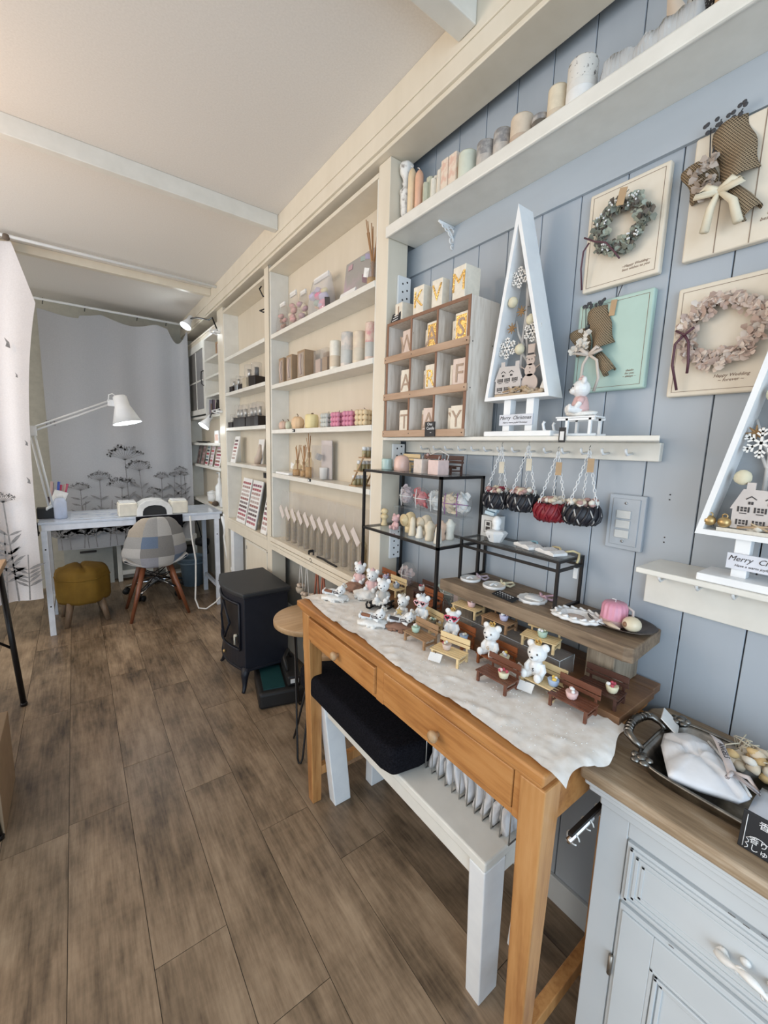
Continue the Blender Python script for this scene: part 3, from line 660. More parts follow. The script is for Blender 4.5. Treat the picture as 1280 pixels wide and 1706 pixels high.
t = thing('wire_basket', 'wire basket of clear bags standing on the white bench', 'basket', (.82, .58, .4205))
x0, x1, y0, y1, z0, z1 = .715, .90, .462, .735, .4225, .545
mb = W(t)
for k in range(12):
    y = y0+(y1-y0)*k/11; mb.tube([(x0, y, z1), (x0, y, z0), (x1, y, z0), (x1, y, z1)], .0018, 6)
for k in range(7):
    x = x0+(x1-x0)*k/6; mb.tube([(x, y0, z1), (x, y0, z0)], .0018, 6); mb.tube([(x, y1, z1), (x, y1, z0)], .0018, 6)
mb.build('mesh', M['wire'], t)
mb = W(t); mb.tube([(x0, y0, z1), (x1, y0, z1), (x1, y1, z1), (x0, y1, z1)], .003, 8, True); mb.build('rim', M['wire'], t)
for k in range(9):
    y = y0+.018+k*.030
    mb = MB(); mb.grid(lambda u, v: (x0+.008+.15*u, y+.008*math.sin(v*5+k)+.006*noise.noise(Vector((u*6, v*6, k))), z0+.003+.115*v), 8, 8)
    single('clear_bag', 'clear bag with white filling packed upright in the wire basket', 'bag', mb, C('milky_bag', (.76, .75, .76), .25, scale=60, bump=.4), 'bags in the wire basket', recalc=False, solid=.012)
# towel rail with rings under the table end
t = thing('towel_rail', 'chrome rail with curtain rings under the end of the pine table', 'rail', (.82, .315, .60))
W(t).cyl((.655, .307, .607), (.985, .307, .607), .0055, n=10).build('bar', M['chrome'], t)
for k in range(6):
    x = .672+k*.05; W(t).tube(arc((.307, .603), .0115, -2.2, 3.0, 12, lambda a, b: (x+.004*(b-.60), a, b)), .0014, 6).build('ring', C('ring_white', (.75, .75, .72), .3), t)
W(t).box(.66, .98, .303, .311, .6135, .620).build('mounting_strip', M['black'], t)
# ================================================================ desk area
t = thing('work_desk', 'white metal work desk with glossy top in front of the grey curtain', 'desk', (.34, 3.57, 0))
W(t).box(-.215, .90, 3.335, 3.80, .741, .757).build('desktop', C('desk_top', (.60, .66, .76), .12), t, bevel=.002)
mb = W(t); mb.box(-.20, .885, 3.342, 3.367, .70, .741); mb.box(-.20, .885, 3.765, 3.79, .70, .741); mb.box(-.20, -.175, 3.367, 3.765, .70, .741); mb.box(.86, .885, 3.367, 3.765, .70, .741); mb.build('rail', M['deskwhite'], t, bevel=.001)
for x in (-.205, .845):
    for y in (3.342, 3.752): W(t).box(x, x+.032, y, y+.030, 0, .70 if y < 3.5 else .70).build('leg', M['deskwhite'], t, bevel=.0015)
    W(t).box(x+.004, x+.028, 3.372, 3.752, .14, .165).build('stretcher', M['deskwhite'], t, bevel=.001)
mb = W(t)
for z in (.20, .58):
    for x in (-.189, .861): mb.cyl((x, 3.3405, z), (x, 3.343, z), .005, n=8)
mb.build('bolt', M['ink'], t)
# patchwork chair, seen from behind
t = thing('patchwork_chair', 'patchwork fabric tub chair with walnut legs at the desk', 'chair', (.435, 3.46, 0))
pat = [C('patch_a', (.36, .35, .335), .9, scale=200, bump=.4), C('patch_b', (.15, .20, .29), .9, scale=200, bump=.4), C('patch_c', (.50, .48, .455), .9, scale=200, bump=.4), C('patch_d', (.24, .23, .22), .9, scale=200, bump=.4), C('patch_e', (.30, .30, .335), .9, scale=200, bump=.4), C('patch_f', (.42, .36, .29), .9, scale=200, bump=.4)]
def shell(u, v):
    a = (u-.5)*2
    def lerp(T, s):
        for k in range(len(T)-1):
            if s <= T[k+1][0]:
                q = (s-T[k][0])/(T[k+1][0]-T[k][0]); q = q*q*(3-2*q); return T[k][1]+(T[k+1][1]-T[k][1])*q
        return T[-1][1]
    if v < .4:      # seat, front edge towards +Y
        s = v/.4; w = .205+.005*s; return (w*a, .20-.35*s, .432-.045*s+.05*abs(a)**3*(.3+s))
    s = (v-.4)/.6   # tub back
    w = lerp(((0, .165), (.10, .198), (.26, .212), (.45, .196), (.72, .168), (.88, .138), (.96, .105), (1, .075)), s)
    z = .385+.375*s-.012*abs(a)**2*(s > .8); y = -.155-.045*math.sin(s*PI/2)+(.14*(1-s)+.03)*abs(a)**2.4
    return (w*a, y, z)
mb = MB(); nu, nv = 25, 37
vs = [shell(i/(nu-1), j/(nv-1)) for j in range(nv) for i in range(nu)]
bv = [mb.bm.verts.new(v) for v in vs]; rg = random.Random(5)
grid_pat = [[0, 2, 1, 3, 2], [4, 1, 3, 0, 2], [2, 0, 1, 2, 3], [0, 4, 2, 1, 5], [2, 3, 3, 4, 1], [0, 1, 3, 2, 5], [5, 0, 2, 3, 0]]
for j in range(nv-1):
    for i in range(nu-1):
        f = mb.bm.faces.new((bv[j*nu+i], bv[j*nu+i+1], bv[(j+1)*nu+i+1], bv[(j+1)*nu+i])); f.smooth = True
        f.material_index = grid_pat[min(6, int(j/(nv-1)*7.9))][min(4, int((i+.5)/(nu-1)*4.0))]
mb.build('seat_shell', pat, t, solid=.028, recalc=False, sub=1)
for sx_, sy_ in ((-1, -1), (1, -1), (-1, 1), (1, 1)):
    MB().tube([(sx_*.085, sy_*.08-.01, .385), (sx_*.190, sy_*.165, 0)], [.019, .011], 12).build('leg', M['walnut'], t)
mb = MB()
for s1, s2 in ((((-1, -1)), (1, 1)), ((1, -1), (-1, 1)), ((-1, -1), (1, -1)), ((-1, 1), (1, 1))):
    mb.tube([(s1[0]*.10, s1[1]*.095, .33), (s2[0]*.15, s2[1]*.13, .19)], .004, 6); mb.tube([(s2[0]*.10, s2[1]*.095, .33), (s1[0]*.15, s1[1]*.13, .19)], .004, 6)
mb.box(-.10, .10, -.10, .10, .375, .385); mb.build('wire_brace', M['blackmetal'], t)
# office swivel chair under the desk
t = thing('swivel_chair', 'chrome five-star swivel chair tucked under the desk', 'chair', (.50, 3.92, 0))
MB().cyl((0, 0, .07), (0, 0, .44), .022, n=14).build('gas_column', M['chrome'], t)
MB().lathe([(0, .435), (.19, .44), (.21, .46), (.21, .50), (.19, .52), (0, .525)], n=28).build('seat', M['black'], t)
mb = MB()
for k in range(5):
    a = .3+k*2*PI/5; c, s = math.cos(a), math.sin(a); mb.tube([(c*.02, s*.02, .105), (c*.12, s*.12, .095), (c*.235, s*.235, .062)], [.02, .015, .010], 8)
mb.build('star_base', M['chrome'], t)
for k in range(5):
    a = .3+k*2*PI/5; c, s = math.cos(a)*.235, math.sin(a)*.235; mb = MB()
    for o in (-.012, .012): mb.cyl((c-math.sin(a)*o-.0, s+math.cos(a)*o, .025), (c-math.sin(a)*o*2, s+math.cos(a)*o*2, .025), .025, n=14)
    mb.cyl((c, s, .03), (c, s, .06), .006); mb.build('caster', M['black'], t)
# mustard footstool
t = thing('footstool', 'mustard velvet footstool with tufted top and turned wooden legs', 'footstool', (-.012, 3.575, 0), .10)
n_ = 40; mb = MB()
def oct_(a, r): return r/max(abs(math.cos(a)), abs(math.sin(a)), (abs(math.cos(a))+abs(math.sin(a)))*.74)
prof = [(.80, .150), (.93, .152), (.99, .175), (1.0, .22), (1.0, .30), (.985, .345), (.93, .375), (.80, .392), (.6, .402), (.4, .404), (.2, .405), (.02, .405)]
vs, fs = [], []
for r_, z in prof:
    for k in range(n_):
        a = 2*PI*k/n_; R_ = oct_(a, .158)*r_; x, y = R_*math.cos(a), R_*math.sin(a)*1.05
        dz = -.020*abs(math.sin(x*42+1.57))**.3*0 if z < .38 else -.017*(1-abs(math.sin((x+.0)*30)))**3*(1 if abs(x) < .13 else 0)
        vs.append((x, y, z+dz))
for i in range(len(prof)-1):
    for k in range(n_): fs.append((i*n_+k, i*n_+(k+1) % n_, (i+1)*n_+(k+1) % n_, (i+1)*n_+k))
fs += [tuple(range(n_))[::-1], tuple(range((len(prof)-1)*n_, len(prof)*n_))]
mb.add(vs, fs, True); mb.build('seat', M['mustard'], t)
mb = MB(); mb.tube([(oct_(2*PI*k/40, .159)*math.cos(2*PI*k/40), oct_(2*PI*k/40, .159)*math.sin(2*PI*k/40)*1.05, .325) for k in range(40)], .0035, 6, True); mb.build('piping', M['mustard'], t)
for sx_ in (-1, 1):
    for sy_ in (-1, 1): MB().tube([(sx_*.088, sy_*.092, .160), (sx_*.120, sy_*.128, 0)], [.024, .016], 12).build('leg', M['greylegwood'], t)
# left table: only a corner and one black leg are in view
t = thing('side_table', 'wooden table corner with a black metal leg at the left edge', 'table', (-.62, 2.0, 0))
W(t).box(-1.0, -.300, 1.45, 2.645, .672, .700).build('tabletop', M['oak'], t, bevel=.002)
for y0_, yf in ((2.60, 2.50), (1.55, 1.65)):
    for x0_, xf_ in ((-.325, -.277), (-.95, -1.0)):
        mb = W(t); mb.tube([(x0_, y0_, .672), (xf_, yf, .006)], .012, 12); mb.lathe([(.014, 0), (.015, .012), (.013, .016)], (xf_, yf, 0), 12); mb.build('leg', M['blackmetal'], t)
mb = W(t); mb.tube([(-.30, 2.545, .28), (-.42, 2.52, .40), (-.62, 2.50, .46)], .006, 8); mb.build('brace', M['blackmetal'], t)
# cardboard box
t = thing('cardboard_box', 'brown cardboard box on the floor at the left edge', 'box', (-.44, 1.80, 0))
W(t).box(-.62, -.262, 1.655, 1.95, 0, .278).build('carton', C('kraft_card', (.36, .25, .155), .8), t, bevel=.003)
W(t).box(-.62, -.262, 1.650, 1.655, .0, .272).build('flap', C('kraft_card', (.36, .25, .155), .8), t)
# ================================================================ goods on the shelves
def pillar(label, x, y, z, r, h, m, group, wick=True, top=None, band=None, sq=False, cat='candle', name='pillar_candle'):
    t = thing(name, label, cat, (x, y, z), random.uniform(-.3, .3) if not sq else 0, group)
    mb = MB()
    if sq: mb.box(-r, r, -r, r, 0, h)
    else: mb.lathe([(r*.97, 0), (r, .003), (r, h-.004), (r*.95, h), (r*.5, h-.002), (0, h-.002)], n=24)
    mb.build('wax', m, t, bevel=.002 if sq else 0)
    if top: MB().lathe([(r*1.004, h*.62), (r*1.006, h*.64), (r*1.006, h-.003), (r*.95, h+.0008), (0, h+.0008)], n=24).build('dark_top', top, t)
    if band: MB().lathe([(r*1.003, h*.12), (r*1.008, h*.13), (r*1.008, h*.48), (r*1.003, h*.49)], n=24).build('paper_band', band, t)
    if wick: MB().tube([(0, 0, h-.003), (.001, 0, h+.006), (.003, .001, h+.011)], .0009, 5).build('wick', M['ink'] if wick == 2 else M['paper'], t)
    return t
US = 2.0142; GU = 'candles on the high shelf'
t = thing('candlestick', 'white distressed turned candlestick at the far end of the high shelf', 'candlestick', (.962, 1.222, US))
MB().lathe([(.026, 0), (.026, .008), (.014, .014), (.012, .024), (.018, .030), (.012, .036), (.011, .050), (.015, .060), (.0175, .10), (.018, .118), (.0205, .122), (.0205, .130), (.014, .135), (.009, .145), (.013, .153), (.010, .162), (.014, .172), (.023, .188), (.024, .205), (.020, .213), (.014, .213), (.012, .203), (0, .203)], n=24, wob=lambda a, z: 1+.05*math.cos(a*8)*(.05 < z < .12)+.05*math.cos(a*6)*(z > .18)).build('turned_stem', mat('distressed_white', (.78, .77, .74), (.22, .19, .17), rough=.5, scale=60, lo=.52, hi=.75, bump=.2), t)
for y, h, c, lb in ((1.178, .185, (.80, .62, .40), 'pale yellow dipped taper candle on the high shelf'), (1.141, .162, (.78, .45, .30), 'orange dipped taper candle beside the yellow one on the high shelf')):
    t = thing('taper_candle', lb, 'candle', (.952, y, US), 0, GU)
    MB().lathe([(.0135, 0), (.0135, h*.82), (.012, h*.88), (.007, h*.93), (.0025, h*.96), (0, h*.965)], n=18).build('wax', C('taper%d' % (h*1000), c, .4), t)
    MB().tube([(0, 0, h*.955), (0, .002, h*.99), (-.002, .008, h*1.01)], .0013, 5).build('wick', M['paper'], t)
def chunk(label, y, h, w, c, name='crystal_candle', seed=1, x=.955):
    rg = random.Random(seed); mb = MB()
    for k in range(4):
        hh = h*rg.uniform(.75, 1); dx, dy = rg.uniform(-.3, .3)*w, rg.uniform(-.3, .3)*w
        mb.prism([(dx+w*.42*math.cos(a)*rg.uniform(.8, 1.1), dy+w*.42*math.sin(a)*rg.uniform(.8, 1.1)) for a in (0, 1.1, 2.2, 3.3, 4.4, 5.4)], 0, hh)
    return single(name, label, 'candle', mb, c, GU, loc=(x, y, US), bevel=.002)
chunk('grey-green jagged crystal candle beside the orange taper', 1.103, .118, .026, C('wax_green', (.55, .55, .42), .45, scale=70), seed=2)
chunk('white jagged crystal candle, left of the pair', 1.072, .116, .022, C('wax_white', (.80, .76, .66), .4, scale=70), seed=3)
chunk('ivory jagged crystal candle beside the pink marbled block', 1.045, .118, .022, C('wax_ivory', (.80, .72, .60), .4, scale=70), seed=5)
pk = mat('wax_pink_marble', (.72, .48, .38), (.78, .66, .54), rough=.4, scale=40, lo=.4, hi=.55)
pillar('pink marbled square candle on the high shelf', .955, 1.014, US, .0145, .122, pk, GU, False, sq=True)
pillar('pink marbled square candle touching the pale green pillar', .955, .980, US, .0155, .120, pk, GU, False, sq=True)
pillar('pale green pillar candle on the high shelf', .955, .932, US, .027, .098, C('wax_pale_green', (.70, .72, .60), .4), GU, 1)
gm = mat('wax_grey_marble', (.48, .45, .42), (.24, .23, .23), rough=.5, scale=50, lo=.4, hi=.6); lm = mat('wax_light_grey', (.58, .53, .48), (.45, .41, .37), rough=.5, scale=60)
pillar('grey marbled pillar candle with a dark top beside the pale green pillar', .955, .866, US, .0255, .090, lm, GU, 0, top=gm)
pillar('grey speckled pillar candle with a dark top beside the beige banded one', .955, .811, US, .024, .090, lm, GU, 0, top=gm)
pillar('beige pillar candle with a paper band on the high shelf', .955, .752, US, .028, .089, C('wax_beige', (.70, .58, .45), .45, scale=60), GU, 0, band=C('kraft_band', (.55, .42, .32), .8))
t = thing('candle_jar', 'small dark glass candle jar between two banded pillar candles', 'candle', (.957, .700, US))
MB().lathe([(.019, 0), (.020, .004), (.020, .055), (.018, .06), (0, .06)], n=20).build('jar', C('smoke_glass', (.14, .12, .10), .15), t); MB().lathe([(.021, .052), (.021, .064), (0, .066)], n=20).build('lid', gm, t)
pillar('cream pillar candle with a lettered band beside the white speckled one', .955, .656, US, .022, .098, C('wax_cream', (.76, .66, .50), .45, scale=60), GU, 0, band=C('cream_band', (.66, .55, .42), .8))
t = pillar('white pillar candle with dark speckled top and white label', .955, .598, US, .031, .112, C('wax_white2', (.76, .73, .68), .4), GU, 0, top=mat('speckled_wax', (.70, .67, .62), (.10, .09, .08), rough=.5, scale=110, lo=.58, hi=.66), band=M['paper'])
mb = MB()
for k in range(26):
    y = .535-.165*k/26; mb.ell((.945+.012*noise.noise(Vector((k, 0, 3))), y, US+.036+.012*noise.noise(Vector((k, 5, 3)))), (.020, .014, .034), 9, amp=.45, fr=55)
single('feather_garland', 'long crumpled clear bag of feathers lying on the high shelf', 'garland', mb, clear('clear_bag_dense', (.93, .93, .93), .42, .25, .15))
t = thing('feather_bunch', 'bunch of spotted and beige feathers standing at the right end of the high shelf', 'feathers', (.955, .385, US))
sp = mat('spotted_feather', (.035, .03, .028), (.80, .78, .74), rough=.7, scale=260, lo=.56, hi=.6)
for k, (dy, m_, ln) in enumerate(((.012, C('beige_feather', (.62, .52, .42), .8), .13), (-.002, sp, .15), (-.012, sp, .14), (.004, C('white_feather', (.75, .72, .68), .8), .10))):
    mb = MB(); n_ = 12
    L_ = [(.004*k-.006, dy*(1+3*i/n_)-(.020*math.sin(PI*(i/n_)**.8)+.002), ln*i/n_) for i in range(n_+1)]; R_ = [(.004*k-.006, dy*(1+3*i/n_)+(.012*math.sin(PI*(i/n_)**.8)+.002), ln*i/n_) for i in range(n_+1)]
    mb.add(L_+R_, [(i, i+1, n_+2+i, n_+1+i) for i in range(n_)], True); mb.build('feather', m_, t, recalc=False, solid=.001)
t = thing('wooden_box', 'light brown wooden box at the right end of the high shelf', 'box', (.965, .30, US))
W(t).box(.935, .995, .262, .350, US, US+.13).build('case', M['oak'], t, bevel=.002)
# ---- wide bay, top shelf
kraft = C('kraft_card', (.36, .25, .155), .8)
def bag(label, x, y, z, wx_, wy_, h, m, group, fill=None, seed=1, head=True, name='clear_bag'):
    """standing clear bag, pinched at its top, with what it holds inside"""
    t = thing(name, label, 'bag', (x, y, z), 0, group); rg = random.Random(seed); mb = MB(); n_ = 20
    prof = [(.94, 0), (1.0, .08), (1.02, .4), (1.0, .7), (.94, .92), (.90, 1.0)]; vs, fs = [], []
    for f, hh in prof:
        for k in range(n_):
            a = 2*PI*k/n_; sq = 1/max(abs(math.cos(a)), abs(math.sin(a)))**.75; q = (1-.75*max(0, hh-.35)/.65)
            j = 1+.05*noise.noise(Vector((math.cos(a)*3, math.sin(a)*3, hh*4+seed)))
            vs.append((wx_/2*f*sq*math.cos(a)*q*j, wy_/2*f*sq*math.sin(a)*j, h*hh))
    for i in range(len(prof)-1):
        for k in range(n_): fs.append((i*n_+k, i*n_+(k+1) % n_, (i+1)*n_+(k+1) % n_, (i+1)*n_+k))
    mb.add(vs, fs, True); mb.build('wrapper', m, t, recalc=False)
    if head: MB().box(-.004, .004, -wy_*.37, wy_*.37, h*.93, h*1.06).build('header_card', M['paper'], t)
    for c, n_items, r_ in (fill or []):
        for k in range(n_items):
            mb = MB(); mb.ell((rg.uniform(-.25, .1)*wx_, rg.uniform(-.33, .33)*wy_, r_*.7+h*.72*k/max(1, n_items)), (r_*.7, r_*1.15, r_*.6), 9, amp=.35, fr=60); mb.build('content', c, t)
    return t
c_ = lambda n, r_, g_, b_: C('soft_'+n, (r_, g_, b_), .6)
GB = 'bags on the top shelf of the wide bay'; z = 1.8832
bag('small clear bag of brown and pink pieces at the far end of the top shelf', .963, 2.272, z, .05, .085, .155, M['bag'], GB, [(c_('brown', .35, .20, .14), 4, .02), (c_('rose', .62, .36, .34), 4, .02)], 1)
bag('clear bag of layered pink and cream pieces, second from the far end', .963, 2.135, z, .055, .095, .175, M['bag'], GB, [(c_('rose', .62, .36, .34), 5, .022), (c_('cream', .72, .62, .46), 4, .02)], 2)
bag('clear bag of dusky pink pieces next to the multicoloured one', .963, 2.015, z, .055, .075, .150, M['bag'], GB, [(c_('mauve', .50, .33, .36), 4, .022), (c_('cream', .72, .62, .46), 3, .02)], 3)
bag('large clear bag of multicoloured petals on the top shelf', .965, 1.83, z, .075, .185, .165, clear('clear_bag_dense', (.95, .94, .95), .25, .25, .1), GB, [(c_('pink', .70, .25, .36), 4, .028), (c_('lilac', .50, .45, .62), 5, .03), (c_('green', .35, .45, .36), 3, .025), (c_('yellow', .72, .62, .30), 3, .022), (c_('orange', .72, .42, .22), 3, .022)], 4)
t = thing('floral_picture', 'grey panel with blurred pink and green blooms leaning on the top shelf', 'picture', (.99, 1.55, z))
MB().bx((0, 0, .088), (.008, .225, .175), (0, .12, 0)).build('panel', mat('floral_panel', (.34, .32, .30), (.44, .34, .37), rough=.5, scale=11, lo=.45, hi=.62), t, bevel=.002)
mb = MB()
for k, (y, zz, r_, ) in enumerate(((.07, .15, .02), (-.03, .155, .018), (-.07, .15, .02), (-.08, .06, .03), (.085, .03, .02))): mb.mi = k % 3; mb.bx((-.006+.12*(zz-.088), y, zz), (.002, r_*1.6, r_), (0, .12, .4*k))
mb.build('bloom', [c_('mauve', .50, .33, .36), c_('sage', .36, .44, .40), c_('lilac', .50, .45, .62)], t)
single('price_card', 'white price card lying flat in front of the grey flower panel', 'card', MB().bx((.928, 1.535, z+.012), (.004, .115, .020), (0, .35, 0)), M['paper'])
single('label_card', 'small dark label card in front of the multicoloured bag', 'card', MB().bx((.925, 1.70, z+.02), (.002, .04, .038), (.25, -.2, 0)), M['ink'])
def diffuser(label, x, y, z, r, h, m, reeds, seed=1, tag_=False, spread=.035, rh=.13):
    t = thing('reed_diffuser', label, 'diffuser', (x, y, z), 0, 'reed diffusers'); rg = random.Random(seed)
    MB().lathe([(r, 0), (r*1.02, .004), (r*1.02, h*.62), (r*.45, h*.78), (r*.42, h), (r*.36, h), (r*.36, h*.8)], n=18).build('bottle', m, t)
    MB().lathe([(0, .003), (r*.92, .003), (r*.92, h*.42), (0, h*.42)], n=18).build('oil', C('amber_oil', (.50, .30, .10), .2), t)
    for k in range(reeds):
        a = rg.uniform(0, 2*PI); d = rg.uniform(.2, 1)*spread; MB().tube([(0, 0, h*.1), (math.cos(a)*d*.15, math.sin(a)*d*.15, h), (math.cos(a)*d*.8, math.sin(a)*d, rh*rg.uniform(.85, 1.05))], .0019, 6).build('reed', C('reed_stick', (.45, .25, .12), .7), t)
    if tag_: MB().bx((-r*.9, .012, h*.62), (.002, .026, .032), (.3, -.1, .2)).build('label_tag', M['paper'], t)
    return t
diffuser('reed diffuser with many brown sticks at the near end of the top shelf', .965, 1.415, z, .023, .10, M['bag'], 11, 3, True, .05, .235)
# ---- wide bay, second shelf
z = 1.6152
for k, (y, wy_, h) in enumerate(((2.232, .038, .135), (2.128, .045, .135), (1.985, .060, .135))):
    t = thing('gift_box', ('kraft box with clear window, farthest of the three', 'kraft box with clear window, middle of the three', 'wider kraft box with clear window, nearest of the three')[k], 'box', (.965, y, z), 0, 'kraft window boxes on the second shelf')
    mb = MB(); mb.box(-.030, .03, -wy_/2-.012, wy_/2+.012, 0, h); mb.build('carton', kraft, t, bevel=.001)
    MB().box(-.0312, -.030, -wy_/2-.002, wy_/2+.002, .010, h-.012).build('window', C('box_window', (.42, .35, .29), .2, scale=40), t)
    MB().tube([(-.0325, -.008, .02), (-.034, .004, .07), (-.0325, -.004, .115)], .007, 8).build('dried_stem', c_('dusty', .55, .42, .36), t)
for k, (y, lb) in enumerate(((1.823, 'clear box with dried flowers beside the kraft boxes'), (1.757, 'clear box with a brown edge beside the white pillar'))):
    t = thing('gift_box', lb, 'box', (.965, y, z), 0, 'clear boxes on the second shelf'); MB().box(-.027, .027, -.03, .03, 0, .108).build('carton', M['bag'], t)
    MB().box(-.020, .022, -.024, .024, .004, .07).build('content', c_('dusty', .55, .42, .36) if k == 0 else kraft, t)
    MB().box(.024, .0265, -.03, .03, 0, .108).build('back_card', kraft, t)
marb = mat('marbled_pillar', (.70, .62, .55), (.48, .47, .45), rough=.4, scale=26, lo=.42, hi=.58); pinkm = mat('pink_marbled_pillar', (.70, .55, .46), (.62, .30, .30), rough=.4, scale=30, lo=.45, hi=.6)
G2 = 'pillar candles on the second shelf'
pillar('plain white pillar candle with faint band on the second shelf', .955, 1.675, z, .026, .125, C('wax_white', (.80, .76, .66), .4), G2, 0, band=C('cream_band', (.66, .55, .42), .8))
pillar('grey-green marbled pillar candle with a paper band', .960, 1.58, z, .030, .142, marb, G2, 0, band=C('band_grey', (.55, .55, .52), .7))
pillar('cream marbled pillar candle with a paper band', .960, 1.488, z, .028, .128, mat('cream_marble', (.74, .64, .48), (.62, .50, .40), rough=.4, scale=30), G2, 0, band=C('band_cream', (.66, .58, .46), .7))
pillar('pink marbled pillar candle nearest the post', .960, 1.405, z, .025, .145, pinkm, G2, 0, band=C('band_grey', (.55, .55, .52), .7))
# ---- wide bay, third shelf
z = 1.3692
def pumpkin(label, y, r, h, m, lobes=9, stem=True, x=.955):
    t = thing('pumpkin_candle', label, 'candle', (x, y, z), 0, 'pumpkin candles on the third shelf')
    MB().lathe([(r*.45, 0), (r*.85, h*.12), (r, h*.42), (r*.9, h*.75), (r*.5, h*.97), (r*.12, h*.93), (0, h*.9)], n=54, wob=lambda a, zz: 1-.07*abs(math.sin(a*lobes/2))**.6*0-.06*(1-abs(math.sin(a*lobes/2)))).build('wax', m, t)
    if stem: MB().tube([(0, 0, h*.88), (.002, .001, h*1.08), (-.002, .006, h*1.2)], [.004, .0025, .002], 7).build('stem', C('stem_brown', (.16, .11, .07), .8), t)
pumpkin('small pinkish pumpkin candle at the far end of the third shelf', 2.255, .026, .048, c_('blush', .66, .47, .38)); pumpkin('small pale green pumpkin candle', 2.185, .018, .046, c_('pale_green', .58, .60, .46))
pumpkin('peach pumpkin candle with ribs and curved stem', 2.065, .035, .066, c_('peach', .78, .55, .34))
t = thing('pumpkin_candle', 'pale yellow barrel-shaped candle with a flat stem', 'candle', (.957, 1.908, z), 0, 'pumpkin candles on the third shelf')
MB().lathe([(.028, 0), (.033, .008), (.034, .035), (.033, .06), (.028, .068), (0, .066)], n=40, wob=lambda a, zz: 1-.03*(1-abs(math.sin(a*5)))).build('wax', c_('butter', .80, .68, .36), t); MB().tube([(0, .01, .067), (0, -.004, .073), (0, -.014, .072)], .0035, 7).build('stem', C('stem_brown', (.16, .11, .07), .8), t)
for k, (y, col, lb) in enumerate(((1.735, c_('silver_grey', .55, .56, .52), 'pale grey bubble cube candle'), (1.638, c_('hot_pink', .66, .26, .36), 'pink bubble cube candle beside the grey one'), (1.535, c_('hot_pink', .66, .26, .36), 'pink bubble cube candle beside the cream one'), (1.437, c_('vanilla', .76, .60, .38), 'cream bubble cube candle nearest the post'))):
    t = thing('bubble_candle', lb, 'candle', (.957, y, z), .1*k, 'bubble cube candles on the third shelf'); mb = MB(); r_ = .0122
    for a in range(3):
        for b in range(3):
            for c in range(3):
                if (a, b, c) != (1, 1, 1): mb.ell(((a-1)*.0205, (b-1)*.0205, r_+c*.0205), r_, 10)
    mb.build('wax', col, t); MB().tube([(0, 0, .062), (.001, 0, .070), (.003, .006, .073)], .0012, 5).build('wick', M['ink'], t)
# small card with a dark clip on shelf edges
for y, zz, k in ((2.02, 1.352, 0), (1.84, 1.112, 1)):
    t = thing('shelf_clip', ('small black clip on the edge of the third shelf', 'small black clip holding a tag on the edge of the fourth shelf')[k], 'clip', (.911, y, zz)); MB().box(-.003, .003, -.012, .012, 0, .014).build('jaw', M['black'], t, bevel=.001); MB().box(-.0042, -.003, -.006, .006, .003, .010).build('label', M['paper'], t)
# ---- wide bay, fourth shelf
z = 1.1222
single('white_tray', 'thin white tray with a dark band on the fourth shelf', 'tray', MB().box(.925, .985, 2.12, 2.30, z, z+.012), M['white'], bevel=.003)
am = clear('bottle_clear', (.90, .84, .72), .08, .2, .03)
diffuser('amber reed diffuser in a clear bag, farthest on the fourth shelf', .962, 2.085, z, .026, .085, am, 6, 5, True, .03, .16); diffuser('amber reed diffuser, middle of three on the fourth shelf', .962, 2.005, z, .022, .08, am, 7, 6, False, .025, .165)
diffuser('tall slim reed diffuser beside the clear boxed set', .958, 1.935, z, .022, .13, am, 5, 7, False, .02, .23)
t = thing('boxed_gift_set', 'clear hanging box with printed card and white pot on the fourth shelf', 'box', (.968, 1.815, z)); MB().box(-.03, .03, -.055, .055, 0, .165).build('carton', M['bag'], t); MB().box(.022, .026, -.052, .052, .004, .19).build('back_card', C('card_lilac', (.62, .56, .55), .6), t)
MB().lathe([(.018, 0), (.020, .05), (.021, .055), (0, .056)], (0, -.012, .004), 18).build('pot', M['resin'], t); MB().bx((-.005, .028, .11), (.02, .028, .03), (.2, .3, 0)).build('charm', C('grey_charm', (.35, .35, .36), .4), t)
t = thing('tiered_stand', 'stepped wooden stand with three tiers at the near end of the fourth shelf', 'stand', (.968, 1.44, z))
for k, zz in enumerate((.0, .062, .118)): MB().box(-.045, .04, .045-.035*k-.045, .085-.035*k-.012-.02, zz, zz+.005).build('tier', M['oak'], t)
for x in (-.040, .036): MB().tube([(x, .045, 0), (x, -.055, .135)], .004, 6).build('strut', M['oak'], t)
for k, zz in enumerate((.0, .062, .118)):
    for j in range(4 if k < 2 else 3):
        jt = thing('mini_jar', ('little white-capped jar on the lowest tier of the stepped stand', 'little white-capped jar on the middle tier of the stepped stand', 'little white-capped jar on the top tier of the stepped stand')[k], 'jar', (.968-.034+.019*j, 1.44+.065-.035*k-.035, z+zz+.0052), 0, ('jars on the lowest tier', 'jars on the middle tier', 'jars on the top tier')[k])
        MB().lathe([(.008, 0), (.0088, .002), (.0088, .022), (.007, .027)], n=12).build('glass', C('herb_oil', (.40, .33, .17), .15), jt); MB().lathe([(.0085, .026), (.0085, .040), (0, .041)], n=12).build('cap', M['resin'], jt)
